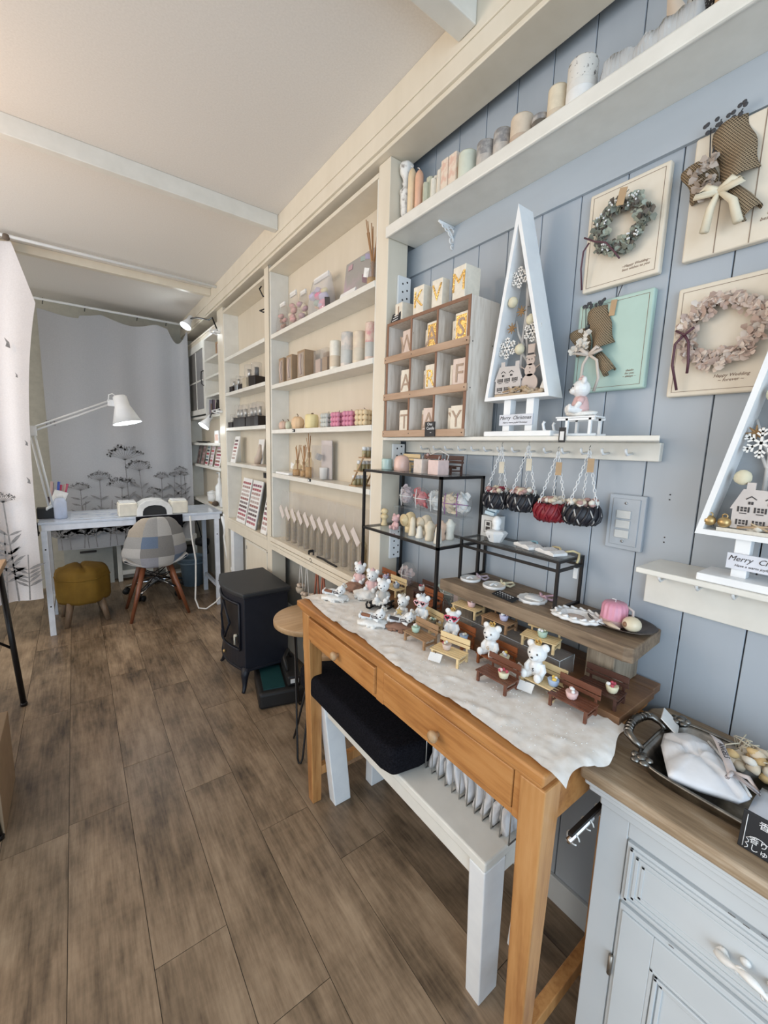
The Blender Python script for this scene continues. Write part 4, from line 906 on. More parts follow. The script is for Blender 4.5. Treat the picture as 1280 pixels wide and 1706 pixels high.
# ---- bags of herbarium bottles on the ledge
z = .7385
for k in range(11):
    y = 2.22-.078*k; rg = random.Random(60+k)
    t = thing('herbarium_bag', 'clear bag with a flower bottle and slanted tag in the row on the ledge', 'bag', (.968, y, z), 0, 'bagged flower bottles along the ledge')
    mb = MB(); mb.grid(lambda u, v: (-.030+.002*math.sin(v*9+k)+.018*max(0, v-.55), (.044-.088*u)*(1-.10*v), .29*v+.012*noise.noise(Vector((u*3, v*4, k)))*v), 8, 12); mb.grid(lambda u, v: (.032-.012*max(0, v-.45), (.044-.088*u)*(1-.10*v), .285*v), 6, 8); mb.build('wrapper', M['bag'], t, recalc=False)
    MB().lathe([(.016, 0), (.017, .004), (.017, .13), (.007, .15), (.0065, .175)], n=12).build('bottle', clear('bottle_olive', (.80, .76, .62), .10, .2, .03) if k == 0 else bpy.data.materials['bottle_olive'], t)
    mb = MB()
    for q in range(5): mb.tube([(rg.uniform(-.006, .006), rg.uniform(-.006, .006), .004), (rg.uniform(-.009, .009), rg.uniform(-.009, .009), rg.uniform(.07, .125))], .0018, 5); mb.ell((rg.uniform(-.008, .008), rg.uniform(-.008, .008), rg.uniform(.04, .12)), .006, 6)
    mb.build('dried_flower', (C('straw', (.42, .30, .12), .8), C('olive', (.28, .25, .10), .8), C('tan_flower', (.48, .36, .20), .8))[k % 3], t)
    MB().lathe([(0, .004), (.0135, .004), (.0135, .10+.02*rg.random()), (.006, .13), (0, .13)], n=10).build('herb_filling', mat('herb_fill', (.42, .28, .11), (.20, .15, .05), rough=.6, scale=70) if k == 0 else bpy.data.materials['herb_fill'], t)
    MB().bx((-.036, .010, .170), (.0015, .030, .085), (-.85, .12, 0)).build('tag', C('tag_pink', (.62, .55, .51), .7), t)
t = thing('binder_clip', 'black clip with a hole standing on the ledge of the wide bay', 'clip', (.925, 1.845, .7385)); MB().prism([(-.016, 0), (-.016, .026), (-.008, .030), (.008, .030), (.016, .026), (.016, 0), (.009, 0), (.009, .016), (-.009, .016), (-.009, 0)], -.003, .003, Matrix.Rotation(PI/2, 4, 'X') @ Matrix.Rotation(0, 4, 'Z')).build('jaw', M['black'], t)
single('black_strip', 'curved black strip lying on the ledge of the wide bay', 'strip', MB().tube([(.935, 1.80, .741), (.938, 1.74, .743), (.932, 1.68, .742), (.93, 1.60, .7405)], .005, 6), M['black'])
single('cup_hook', 'small wire hook under the front of the wide bay ledge', 'hook', MB().tube(arc((1.80, .728), .010, 0, 5, 12, lambda a, b: (.898, a, b)), .0014, 6), M['ink'])
# ---- pouches hanging under the ledge
for k, (y, h0, col) in enumerate(((1.985, .50, (.45, .38, .30)), (1.915, .475, (.50, .42, .32)), (1.80, .50, (.48, .26, .16)), (1.735, .49, (.38, .24, .12)))):
    t = thing('hanging_ornament', ('shell ornament on white strings, farthest under the ledge', 'small basket of shells on white strings under the ledge', 'ornament on a red-brown ribbon under the ledge', 'brown netted ornament on a ribbon under the ledge')[k], 'ornament', (.935, y, h0), 0, 'ornaments hanging below the wide bay ledge')
    mb = MB(); mb.lathe([(.020, 0), (.026, .012), (.028, .028), (.024, .03)], n=14); mb.build('cup', C('orn%d' % k, col, .8), t)
    rg = random.Random(k)
    for q in range(5): MB().ell((rg.uniform(-.02, .02), rg.uniform(-.02, .02), .033+rg.uniform(0, .012)), (.012, .012, .009), 8, amp=.25, fr=50).build('shell', C('shell_tan', (.56, .45, .36), .5), t)
    for s_ in (-1, 1): MB().tube([(0, s_*.024, .03), (0, s_*.004, .668-h0)], .0022 if k < 2 else .005, 6).build('string', M['cable'] if k < 2 else C('ribbon_red', (.36, .12, .07), .7), t)
# ================================================================ narrower bay
z = 1.6462
def bottle(label, y, z, h, r, grp, dark, x=.955, capc=None):
    t = thing('scent_bottle', label, 'bottle', (x, y, z), .3*(y*10 % 1), grp); s_ = r/.9
    MB().box(-s_, s_, -s_, s_, 0, h*.42).build('base', dark, t, bevel=.003)
    MB().lathe([(r*.8, h*.42), (r*.95, h*.46), (r*.95, h*.97), (r*.8, h)], n=14).build('glass', C('bottle_pane', (.55, .53, .50), .1) if False else M['bag'], t)
    MB().lathe([(r*.4, h*.45), (r*.4, h*.80), (0, h*.8)], n=10).build('stopper', capc or M['wire'], t)
    return t
dk = C('dark_brown_box', (.014, .008, .007), .45); gb = 'dark bottles on the shelf of the narrower bay'
for k, (y, h, r_, lb) in enumerate(((3.13, .10, .024, 'short dark based bottle, farthest on the second shelf of the narrower bay'), (3.02, .105, .022, 'dark based bottle with chrome top, second from the far end'), (2.92, .09, .024, 'low dark bottle in the middle of the second shelf'))): bottle(lb, y, z, h, r_, gb, dk if k != 1 else M['wire'])
bottle('tall clear bottle with a cream base on the second shelf', 2.80, z, .15, .034, gb, C('cream_base', (.50, .44, .33), .5)); bottle('tall dark based bottle with silver front, nearest on the second shelf', 2.665, z, .145, .034, gb, dk, capc=M['black'])
z = 1.3992
for k, (y, h) in enumerate(((3.16, .095), (3.04, .155), (2.965, .15), (2.885, .15), (2.765, .15), (2.69, .15), (2.615, .15))):
    bottle('clear bottle on a black brown base, ' + ('lowest and farthest', 'second from the far end', 'third from the far end', 'fourth from the far end', 'third from the near end', 'second from the near end', 'nearest the post')[k] + ' on the third shelf', y, z, h, .027, 'black based bottles on the third shelf of the narrower bay', dk)
z = 1.1482
def chart(label, y, z, w, h, rows, cols, grp, seed, x=.955, lean=.22, dark=False):
    """sample board with rows of coloured nail swatches"""
    t = thing('colour_chart', label, 'colour chart', (x, y, z), 0, grp); rg = random.Random(seed)
    R_ = Matrix.Rotation(lean, 4, 'Y'); mb = MB(R_); mb.box(0, .006, -w/2, w/2, 0, h); mb.build('board', M['paper'], t)
    if dark: MB(R_).box(.006, .012, -w/2-.003, w/2, 0, h).build('edge', C('edge_grey', (.16, .16, .16), .6), t)
    pal = [(.35, .16, .14), (.46, .30, .27), (.12, .07, .07), (.52, .42, .38), (.42, .12, .13), (.25, .20, .20), (.62, .50, .46), (.30, .12, .16)]
    mb = MB(R_); ms = []
    for c in range(rows):
        ms.append(C('polish_%d' % (rg.randrange(8)), pal[0], .25) if False else C('polish_%d' % ((c*3+seed) % 8), pal[(c*3+seed) % 8], .25)); mb.mi = c
        for q in range(cols):
            a = -w/2+.010+(w-.02)*(q+.5)/cols; b = .02+(h-.04)*(c+.5)/rows
            mb.bx((-.0015, a, b), (.003, (w-.02)/cols*.72, (h-.04)/rows*.55))
    mb.build('swatch', ms, t)
    return t
chart('small white chart with grey and brown swatches on the fourth shelf', 3.13, z, .105, .195, 6, 1, 'colour charts', 3, x=.93)
t = thing('greeting_print', 'white leaflet leaning behind a figurine on the fourth shelf', 'leaflet', (.985, 2.70, z)); MB().bx((0, 0, .085), (.003, .10, .17), (0, .12, 0)).build('sheet', M['paper'], t)
t = thing('figurine', 'beige animal figurine at the near end of the fourth shelf', 'figurine', (.955, 2.655, z)); mb = MB(); m_ = C('beige_resin', (.56, .46, .38), .5)
MB().bx((0, 0, .005), (.07, .10, .01)).build('base', m_, t, bevel=.002); MB().tube([(0, .03, .012), (0, .02, .04), (0, 0, .055), (0, -.02, .09), (0, -.03, .135)], [.018, .022, .02, .014, .008], 10).build('body', m_, t)
MB().tube([(0, .045, .012), (.005, .03, .03), (0, .01, .035)], [.010, .012, .01], 8).build('legs', m_, t)
z = .7222
chart('large white chart with ten rows of nail colours, left of the pair', 2.985, z, .185, .325, 10, 4, 'colour charts', 1, x=.930, lean=.20)
chart('large chart with a grey edge and rows of nail colours, right of the pair', 2.76, z, .185, .325, 10, 4, 'colour charts', 4, x=.925, lean=.20, dark=True)
chart('narrow white chart partly hidden by the post', 2.53, z, .10, .26, 7, 2, 'colour charts', 6, x=.93, lean=.2)
single('logo_plate', 'small black square plate on the back of the narrower bay above the charts', 'plate', MB().box(1.018, 1.0215, 2.70, 2.745, 1.062, 1.098), M['black'])
t = thing('cable_loop', 'dark cable looping out at the top of the narrower bay', 'cable', (.95, 2.44, 2.10))
W(t).tube([(.96, 2.55, 2.22), (.93, 2.53, 2.18), (.925, 2.46, 2.12), (.93, 2.43, 2.115)], .004, 6).build('upper_length', M['cabledark'], t); W(t).tube([(.99, 2.52, 2.09), (.93, 2.53, 2.06), (.925, 2.46, 2.035), (.93, 2.43, 2.035)], .004, 6).build('lower_length', M['cabledark'], t)
# ================================================================ far bay
t = thing('framed_print', 'brown wooden picture frame in the upper cubby of the far bay', 'picture frame', (.985, 3.60, 1.9572))
mb = MB()
for q in ((-.08, .08, 0, .014), (-.08, .08, .122, .136), (-.08, -.066, .014, .122), (.066, .08, .014, .122)): mb.box(-.006, .006, *q)
mb.build('frame', M['oak'], t); MB().box(0, .004, -.066, .066, .014, .122).build('picture', mat('floral_panel2', (.42, .33, .29), (.50, .38, .36), rough=.4, scale=30), t)
rg = random.Random(2)
for k in range(6):
    y = 3.71-.045*k; h = rg.uniform(.08, .12); single('booklet', 'thin ' + ('grey', 'brown', 'dark', 'plum', 'beige', 'black')[k] + ' booklet leaning in the lower cubby of the far bay', 'booklet', MB().bx((.965, y, 1.515+.006+h/2), (.08, .012, h), (rg.uniform(-.12, .12), 0, 0)), C('book%d' % k, ((.30, .28, .33), (.25, .17, .13), (.05, .04, .05), (.20, .14, .18), (.50, .45, .38), (.04, .035, .04))[k], .6), 'booklets in the far bay')
z = 1.0902
for k, (y, lb) in enumerate(((4.29, 'brown swatch card at the far end of the far bay'), (4.12, 'rose swatch card, second from the far end'), (3.97, 'red and black swatch card in the middle'), (3.82, 'pink and red swatch card'), (3.62, 'wide white card with red and brown bars'))):
    t = thing('colour_chart', lb, 'colour chart', (.945, y, z), 0, 'swatch cards in the far bay'); w = .15 if k == 4 else .09; R_ = Matrix.Rotation(.2, 4, 'Y')
    MB(R_).box(0, .004, -w/2, w/2, 0, .175).build('board', M['paper'] if k > 1 else C('board_brown', (.32, .25, .23), .7), t); mb = MB(R_)
    for c in range(6): mb.mi = c % 3; mb.bx((-.0015, 0, .018+.028*c), (.003, w*.78, .017))
    mb.build('swatch', [C('bar%d_%d' % (k, q), ((.32, .16, .14), (.42, .28, .26), (.16, .10, .10), (.50, .33, .32), (.28, .13, .12), (.45, .30, .30), (.45, .03, .05), (.03, .06, .07), (.20, .30, .32), (.62, .42, .44), (.60, .10, .12), (.66, .50, .52), (.38, .05, .08), (.28, .13, .09), (.50, .28, .30))[k*3+q], .3) for q in range(3)], t)
single('dark_dish', 'flat dark dish on the upper board of the far bay', 'dish', MB().lathe([(.03, 0), (.06, .012), (.058, .014), (.03, .004), (0, .004)], (.96, 4.12, 1.2862), 20), M['black'])
t = thing('leaflet_box', 'small printed leaflet box behind the lower clip lamp', 'box', (.965, 3.56, 1.2862)); MB().box(-.03, .03, -.06, .06, 0, .10).build('carton', M['paper'], t); MB().box(-.0312, -.03, -.045, .045, .02, .07).build('printed_panel', C('print_peach', (.62, .42, .34), .6), t)
z = .7672
t = thing('mug', 'white lidded mug on the lowest board of the far bay', 'mug', (.965, 3.86, z)); MB().lathe([(.030, 0), (.040, .02), (.044, .08), (.041, .08), (.036, .01), (0, .01)], n=24).build('cup', M['resin'], t); MB().lathe([(.046, .080), (.046, .086), (.02, .098), (.006, .104), (0, .108)], n=24).build('lid', M['resin'], t)
MB().tube(arc((.045, .045), .022, -1.4, 1.4, 10, lambda a, b: (-.0, -a, b)), .005, 7).build('handle', M['resin'], t)
t = thing('pump_bottle', 'white curved bottle behind the mug on the lowest board', 'bottle', (.965, 3.62, z)); MB().lathe([(.035, 0), (.038, .02), (.036, .16), (.014, .19), (.013, .23)], n=20).build('body', M['resin'], t); MB().tube([(0, 0, .22), (0, 0, .275), (-.01, .03, .27)], .008, 8).build('spout', M['resin'], t)
single('round_plate', 'white plate leaning beside the bottle on the lowest board', 'plate', MB().lathe([(0, 0), (.05, .004), (.062, .012), (.058, .013), (.04, .008), (0, .006)], (0, 0, 0), 26, Matrix.Translation((.955, 3.46, z+.06)) @ Matrix.Rotation(-1.25, 4, 'Y')), M['resin'])
t = thing('dust_brush', 'wooden handled brush with dark bristles on the lowest board', 'brush', (.935, 3.60, z)); MB().tube([(-.02, .18, .012), (-.02, .05, .012)], [.008, .012], 10).build('handle', M['oak'], t); MB().tube([(-.02, .05, .012), (-.02, -.03, .022)], [.012, .024], 12).build('bristles', C('bristle', (.10, .07, .05), .9), t)
# clip lamps with goosenecks
def clip_lamp(label, base, mid, head, aim, on):
    t = thing('clip_lamp', label, 'lamp', base, 0, 'white clip-on lamps by the far bay'); b, m_, h = Vector(base), Vector(mid), Vector(head); d = (Vector(aim)-h).normalized(); inv = Matrix.Translation(-b)
    MB(inv).tube([b, b*.55+m_*.45+Vector((-.01, .0, .06)), m_, m_*.4+h*.6+Vector((0, 0, .015)), h-d*.01], .0055, 8).build('gooseneck', M['blackmetal'], t)
    mb = MB(inv); mb.bx(b+Vector((-.01, 0, 0)), (.045, .025, .016)); mb.bx(b+Vector((-.03, .01, -.012)), (.06, .02, .006), (0, .3, 0)); mb.bx(b+Vector((-.03, .01, .012)), (.06, .02, .006), (0, -.3, 0)); mb.build('clip', M['white'], t, bevel=.002)
    q = d.to_track_quat('Z', 'Y').to_matrix().to_4x4(); R_ = Matrix.Translation(h-b) @ q
    s = MB().lathe([(.016, -.03), (.020, -.025), (.022, .015), (.045, .075), (.043, .075), (.019, .014)], (0, 0, 0), 22, R_).build('shade', M['white'], t)
    MB().lathe([(.0, .066), (.041, .068), (.0, .069)], (0, 0, 0), 22, R_).build('bulb', glow('lamp_glow', (.88, .97, 1.0), 9) if 'lamp_glow' not in bpy.data.materials else bpy.data.materials['lamp_glow'], s)
    l = bulb('clip_lamp_light', tuple(h+d*.10), on, (.88, .97, 1.0), .03)
    return t
clip_lamp('clip lamp with dark gooseneck shining at the top of the far bay', (.90, 3.30, 2.085), (.87, 3.42, 2.19), (.83, 3.86, 2.28), (.70, 3.80, 2.06), .9)
clip_lamp('lower lit clip lamp on the post of the far bay', (.90, 3.30, 1.52), (.885, 3.36, 1.53), (.885, 3.58, 1.475), (.80, 3.56, 1.36), .5)
# ================================================================ on the desk
z = .7572
t = thing('desk_lamp', 'white jointed desk lamp with cone shade over the desk', 'lamp', (-.15, 3.52, z))
MB().box(-.075, .035, -.03, .05, 0, .07).build('base_block', M['black'], t, bevel=.004)
W(t).tube([(-.175, 3.50, .815), (-.14, 3.50, .845)], .012, 8).build('base_joint', M['white'], t)
mb = W(t)
for o in (0, .022): mb.tube([(-.160+o, 3.50, .83), (-.222+o, 3.50, 1.325)], .006, 8)
mb.build('lower_arm', M['white'], t)
mb = W(t)
for o in (0, .024): mb.tube([(-.205, 3.50, 1.325+o), (.21, 3.50, 1.525+o)], .006, 8)
mb.build('upper_arm', M['white'], t)
W(t).box(-.222, -.185, 3.492, 3.508, 1.295, 1.36).build('elbow', M['white'], t, bevel=.004); W(t).box(.205, .245, 3.492, 3.508, 1.515, 1.56).build('head_joint', M['white'], t, bevel=.004)
R_ = Matrix.Translation((.275, 3.50, 1.595)) @ Matrix.Rotation(PI-.20, 4, 'Y') @ Matrix.Rotation(.12, 4, 'X')
mb = W(t); mb.lathe([(.0, 0), (.035, .004), (.043, .012), (.047, .075), (.092, .195), (.089, .195), (.044, .075), (.040, .015)], (0, 0, 0), 32, R_); s = mb.build('shade', M['white'], t)
mb = W(t); mb.lathe([(0, .178), (.082, .180), (0, .182)], (0, 0, 0), 28, R_); mb.build('bulb', bpy.data.materials['lamp_glow'], s)
W(t).tube([(.255, 3.49, 1.585), (.235, 3.485, 1.60), (.215, 3.485, 1.59), (.21, 3.49, 1.55)], .004, 6).build('cable', M['white'], t)
bulb('desk_lamp_light', (.335, 3.50, 1.375), 2.2, (.88, .96, 1.0), .05)
t = thing('clamp', 'black screw clamp under the left end of the desk', 'clamp', (-.225, 3.42, .66)); MB().box(-.006, .006, -.012, .012, 0, .085).build('bracket', M['black'], t); MB().cyl((0, 0, .02), (0, -.02, .02), .012, n=12).build('knob', M['black'], t)
t = thing('spray_bottle', 'translucent blue-white bottle with white cap on the desk', 'bottle', (-.10, 3.47, z)); MB().lathe([(.030, 0), (.036, .006), (.036, .11), (.028, .13), (.018, .14)], n=24).build('body', C('milky_blue', (.55, .62, .78), .25), t); MB().lathe([(.019, .138), (.019, .165), (0, .168)], n=20).build('cap', M['white'], t)
t = thing('curved_holder', 'white tilted cylinder holder behind the bottle on the desk', 'holder', (-.10, 3.62, z)); MB().tube([(-.045, 0, .025), (.01, 0, .165)], [.035, .04], 18).build('drum', M['white'], t); MB().box(-.06, .02, -.05, .05, 0, .015).build('foot', M['white'], t)
t = thing('pen_cup', 'dark cup of pens and red bottles on the desk corner', 'cup', (-.13, 3.70, z)); MB().lathe([(.045, 0), (.048, .12), (.044, .12), (.042, .005), (0, .005)], n=20).build('cup', C('cup_dark', (.04, .02, .03), .4), t)
for k, (c, a, h) in enumerate((((.45, .03, .10), .2, .21), ((.50, .05, .12), 1.4, .20), ((.05, .05, .06), 2.6, .22), ((.62, .42, .40), 3.6, .23), ((.05, .09, .40), 4.7, .23), ((.45, .30, .25), 5.5, .21))): MB().tube([(math.cos(a)*.025, math.sin(a)*.025, .02), (math.cos(a)*.045+.03, math.sin(a)*.05, h)], .008, 8).build('pen', C('pen%d' % k, c, .3), t)
single('marble_sheet', 'pale blue marbled sheet on the left part of the desk top', 'sheet', MB().box(-.05, .24, 3.40, 3.72, z, z+.002), mat('marble_sheet', (.68, .73, .82), (.45, .52, .66), rough=.2, scale=14, lo=.5, hi=.62))
cw = C('cream_plastic', (.78, .73, .62), .35)
for k, x in enumerate((.275, .605)):
    t = thing('tissue_box', ('cream box left of the nail lamp on the desk', 'cream box right of the nail lamp on the desk')[k], 'box', (x, 3.42, z+.0), 0, 'cream boxes on the desk'); MB().box(-.058, .058, -.055, .07, 0, .095).build('body', cw, t, bevel=.012, seg=4); MB().box(-.05, .05, -.045, .06, .094, .105).build('lid', M['resin'], t, bevel=.004)
t = thing('nail_lamp', 'white arched nail lamp with dark opening on the desk', 'nail lamp', (.44, 3.43, z))
oc = [(-.115, 0), (-.113, .045), (-.095, .080), (-.055, .105), (0, .112), (.055, .105), (.095, .080), (.113, .045), (.115, 0)]; ic = [(.078, 0), (.074, .035), (.055, .060), (.0, .072), (-.055, .060), (-.074, .035), (-.078, 0)]
ic2 = [(-.078, 0), (-.076, .030), (-.066, .052), (-.040, .068), (0, .074), (.040, .068), (.066, .052), (.076, .030), (.078, 0)]; mb = MB(face_cam(0, 0, 0))
vs = [(p[0], p[1], d_) for d_ in (-.09, .064) for p in oc]+[(p[0]*.985, p[1]*.985, .07) for p in oc]+[(p[0], p[1], .07) for p in ic2]+[(p[0], p[1], -.09) for p in ic2]
mb.add(vs, [(9*r_+k, 9*r_+k+1, 9*r_+k+10, 9*r_+k+9) for r_ in range(4) for k in range(8)], False); mb.build('hood', M['resin'], t); MB(face_cam(0, 0, 0)).prism(ic, -.085, .055).build('opening', M['black'], t)
single('arm_rest_cloth', 'black cloth hanging over the desk edge under the nail lamp', 'cloth', MB().grid(lambda u, v: (.315+.30*u, 3.332-.004*math.sin(u*20)*v-.001, .7575-.10*v), 24, 8), M['fur'], recalc=False, solid=.003)
# under and around the desk
t = thing('waste_bin', 'blue-grey bucket under the right end of the desk', 'bin', (.80, 3.98, 0)); MB().lathe([(.085, 0), (.105, .24), (.118, .25), (.118, .262), (.102, .262), (.098, .24), (.08, .01), (0, .01)], n=28).build('bucket', C('bin_blue', (.16, .22, .27), .4), t); MB().lathe([(.112, .205), (.124, .21), (.124, .222), (.112, .226)], n=28).build('rim', C('bin_blue', (.16, .22, .27), .4), t)
t = thing('hair_dryer', 'black hair dryer hanging above the blue bucket', 'dryer', (.86, 3.86, .36)); MB().tube([(-.05, 0, .06), (0, 0, .055), (.055, 0, .045)], [.03, .042, .036], 14).build('barrel', M['black'], t); MB().tube([(.03, 0, .03), (.045, -.005, -.06)], [.017, .014], 10).build('handle', M['black'], t); MB().tube([(.0, 0, .09), (-.02, .01, .20), (-.06, .01, .33)], .005, 7).build('cord', M['cabledark'], t)
t = thing('storage_rack', 'small white rack with dark trays behind the blue bucket', 'rack', (.76, 4.25, 0))
for x in (-.12, .12): MB().box(x-.012, x+.012, -.05, .05, 0, .42).build('side', M['offwhite'], t)
for zz in (.06, .22, .36): MB().box(-.108, .108, -.05, .05, zz, zz+.014).build('shelf', M['offwhite'], t)
MB().box(-.10, .10, -.045, .045, .235, .30).build('tray', M['black'], t)
t = thing('cable', 'white cable hanging from the desk and curving across the floor to the stove', 'cable', (.70, 3.33, .10))
W(t).tube([(.665, 3.325, .74), (.668, 3.32, .60), (.690, 3.31, .40), (.683, 3.30, .25), (.672, 3.29, .10), (.69, 3.27, .03), (.74, 3.25, .02), (.80, 3.2, .08), (.86, 3.15, .17), (.92, 3.10, .22)], .006, 8).build('flex', M['cable'], t)
t = thing('cable', 'bundle of white cable hanging at the right corner of the desk', 'cable', (.905, 3.33, .4)); W(t).tube([(.91, 3.33, .74), (.925, 3.32, .66), (.905, 3.32, .56), (.915, 3.30, .42), (.935, 3.22, .30), (.93, 3.16, .22)], .008, 8).build('flex', M['cable'], t); W(t).tube([(.90, 3.33, .72), (.915, 3.33, .64), (.92, 3.33, .58)], .014, 8).build('plug', M['white'], t)
# toolbox on the floor
t = thing('tool_case', 'open black tool case with teal inside on the floor behind the oak stool', 'case', (.77, 1.93, 0)); R_ = Matrix.Rotation(-.25, 4, 'Z')
MB(R_).box(-.10, .12, -.13, .16, 0, .085).build('shell', M['black'], t, bevel=.015, seg=3); MB(R_).box(-.075, .03, -.10, .12, .085, .09).build('teal_panel', C('teal_lining', (.010, .055, .058), .5), t)
MB(R_).box(.04, .11, -.11, .14, .085, .14).build('tool', M['black'], t, bevel=.01); MB(R_).bx((.075, -.112, .115), (.04, .004, .02)).build('label', M['paper'], t); MB(R_).tube([(.05, -.05, .14), (.04, .0, .19), (.07, .06, .20), (.09, .1, .14)], .009, 8).build('cord', M['black'], t)
# ================================================================ letter crate
z = 1.3222
ww = wood('whitewashed_cedar', (.74, .67, .59), (.47, .39, .31), (.80, .74, .67), 'Z', 20, .6, .2, 10); rw = wood('raw_cedar', (.46, .31, .21), (.33, .20, .12), (.52, .37, .26), 'Y', 9, .6, .15, 10)
t = thing('letter_crate', 'whitewashed nine-compartment wooden crate of letter candles on the peg shelf', 'crate', (.962, 1.03, z))
y0, y1, x0, x1 = .838, 1.222, .902, 1.022; H_ = .384
for y in (y0, y1-.010): W(t).box(x0, x1, y, y+.010, z, z+H_).build('side_panel', ww, t, bevel=.001)
for k, zz in enumerate((0, .126, .252, H_-.010)): W(t).box(x0, x1-.006, y0+.010, y1-.010, z+zz, z+zz+.008).build('shelf', ww, t, bevel=.001)
cells = [y1-.010-(y1-y0-.02)*k/3 for k in range(4)]
for k in (1, 2): W(t).box(x0, x1-.006, cells[k]-.004, cells[k]+.004, z+.008, z+H_-.010).build('divider', ww, t, bevel=.001)
W(t).box(x1-.006, x1, y0+.010, y1-.010, z, z+H_).build('back_panel', ww, t)
for zz in (0, .126, .252): W(t).box(x0-.007, x0, y0-.004, y1+.006, z+zz, z+zz+.022).build('front_rail', rw, t, bevel=.002)
mb = W(t)
for y in (y0, y1-.010): mb.box(x0-.002, x0, y, y+.010, z+.022, z+H_-.010)
mb.box(x0-.002, x0, y0, y1, z+H_-.002-.008, z+H_); 
for k in (1, 2): mb.box(x0-.002, x0, cells[k]-.004, cells[k]+.004, z+.022, z+H_-.01)
mb.build('brown_edge', C('burnt_edge', (.24, .12, .07), .6), t)
mb = W(t)
for zz in (.011, .137, .263):
    for y in (y0+.004, y0+.004, 1.08, y1-.003): mb.cyl((x0-.007, y, z+zz), (x0-.0078, y, z+zz), .0018, n=8)
for zz in (.137, .263):
    for x in (.915, 1.0): mb.cyl((x, y0, z+zz), (x, y0-.0008, z+zz), .0018, n=8)
mb.build('nail', M['ink'], t)
wb = C('block_wax', (.80, .73, .61), .5, scale=60); wp = C('block_wax_pink', (.72, .58, .50), .5, scale=60); shade_ = C('letter_recess_shade', (.42, .30, .22), .6)  # darker brown puts the shade of pressed letters into their colour
def letter_block(L, y, z, w, h, gold, where, x=.928, d=.036, m_=None):
    t = thing('letter_candle', 'cream block candle with %s letter %s %s' % ('gold-flecked' if gold else 'pressed', L, where), 'candle', (x, y, z), random.uniform(-.10, .10), 'letter candles in and on the crate')
    MB().box(-d/2, d/2, -w/2, w/2, 0, h).build('block', m_ or wb, t, bevel=.0015)
    if gold and L in 'AS*': MB().box(-d/2-.0006, -d/2, -w*.40, w*.40, h*.08, h*.92).build('gold_panel', M['gold'], t)
    mb = MB(); mb.text(L, h*.85, on_wall(-d/2-.0008, 0, h*.50), .0012); mb.build('letter', M['gold'] if gold and L not in 'AS' else shade_, t)
ht = z+H_+.0002
letter_block('I', 1.178, ht, .042, .062, False, 'on top behind the dark card', .945, .06); letter_block('K', 1.068, ht, .048, .083, True, 'on the crate top, left of three', .93, .05); letter_block('V', .985, ht, .044, .080, True, 'on the crate top, middle of three', .922, .03); letter_block('M', .893, ht, .050, .088, True, 'on the crate top, rightmost', .935, .06)
for r_, (zz, row) in enumerate(((.2602, ('CW', 'AA', 'SS')), (.1342, ('JA', 'KR', 'FF')), (.0082, ('TT', 'HA', 'YY')))):
    for c, pair in enumerate(row):
        yc = (cells[c]+cells[c+1])/2; rn = ('top', 'middle', 'bottom')[r_]; cn = ('left', 'centre', 'right')[c]
        g1 = (r_ == 0 and c > 0) or (r_ == 1 and c == 1)
        letter_block(pair[0], yc+.010, z+zz, .042, .080, False, 'behind its neighbour in the %s row, %s compartment' % (rn, cn), .950, .03, wp if c == 0 else wb)
        letter_block(pair[1], yc-.030, z+zz, .050, .088 if r_ < 2 else .082, g1, 'at the front of the %s row, %s compartment' % (rn, cn), .924, .03, wp if (r_+c) % 3 == 0 else wb)
t = thing('chalk_card', 'small black card standing at the left end of the crate top', 'card', (.916, 1.195, ht)); MB().bx((0, 0, .018), (.003, .058, .036), (0, .25, -.15)).build('card', M['chalkboard'], t)
mb = MB()
for k in range(3): mb.bx((-.004+.0025*k, 0, .010+.009*k), (.0012, .04-.006*k, .0022), (0, .25, -.15))
mb.build('chalk_writing', M['chalk'], t)
t = thing('chalk_card', 'small black card standing in front of the bottom middle compartment of the crate', 'card', (.892, .972, z)); MB().box(-.0015, .0015, -.022, .022, 0, .045).build('card', M['chalkboard'], t)
mb = MB(); mb.text('One\n  Candle\n   ~', .0125, on_wall(-.0018, 0, .025), .0004); mb.build('chalk_writing', M['chalk'], t)
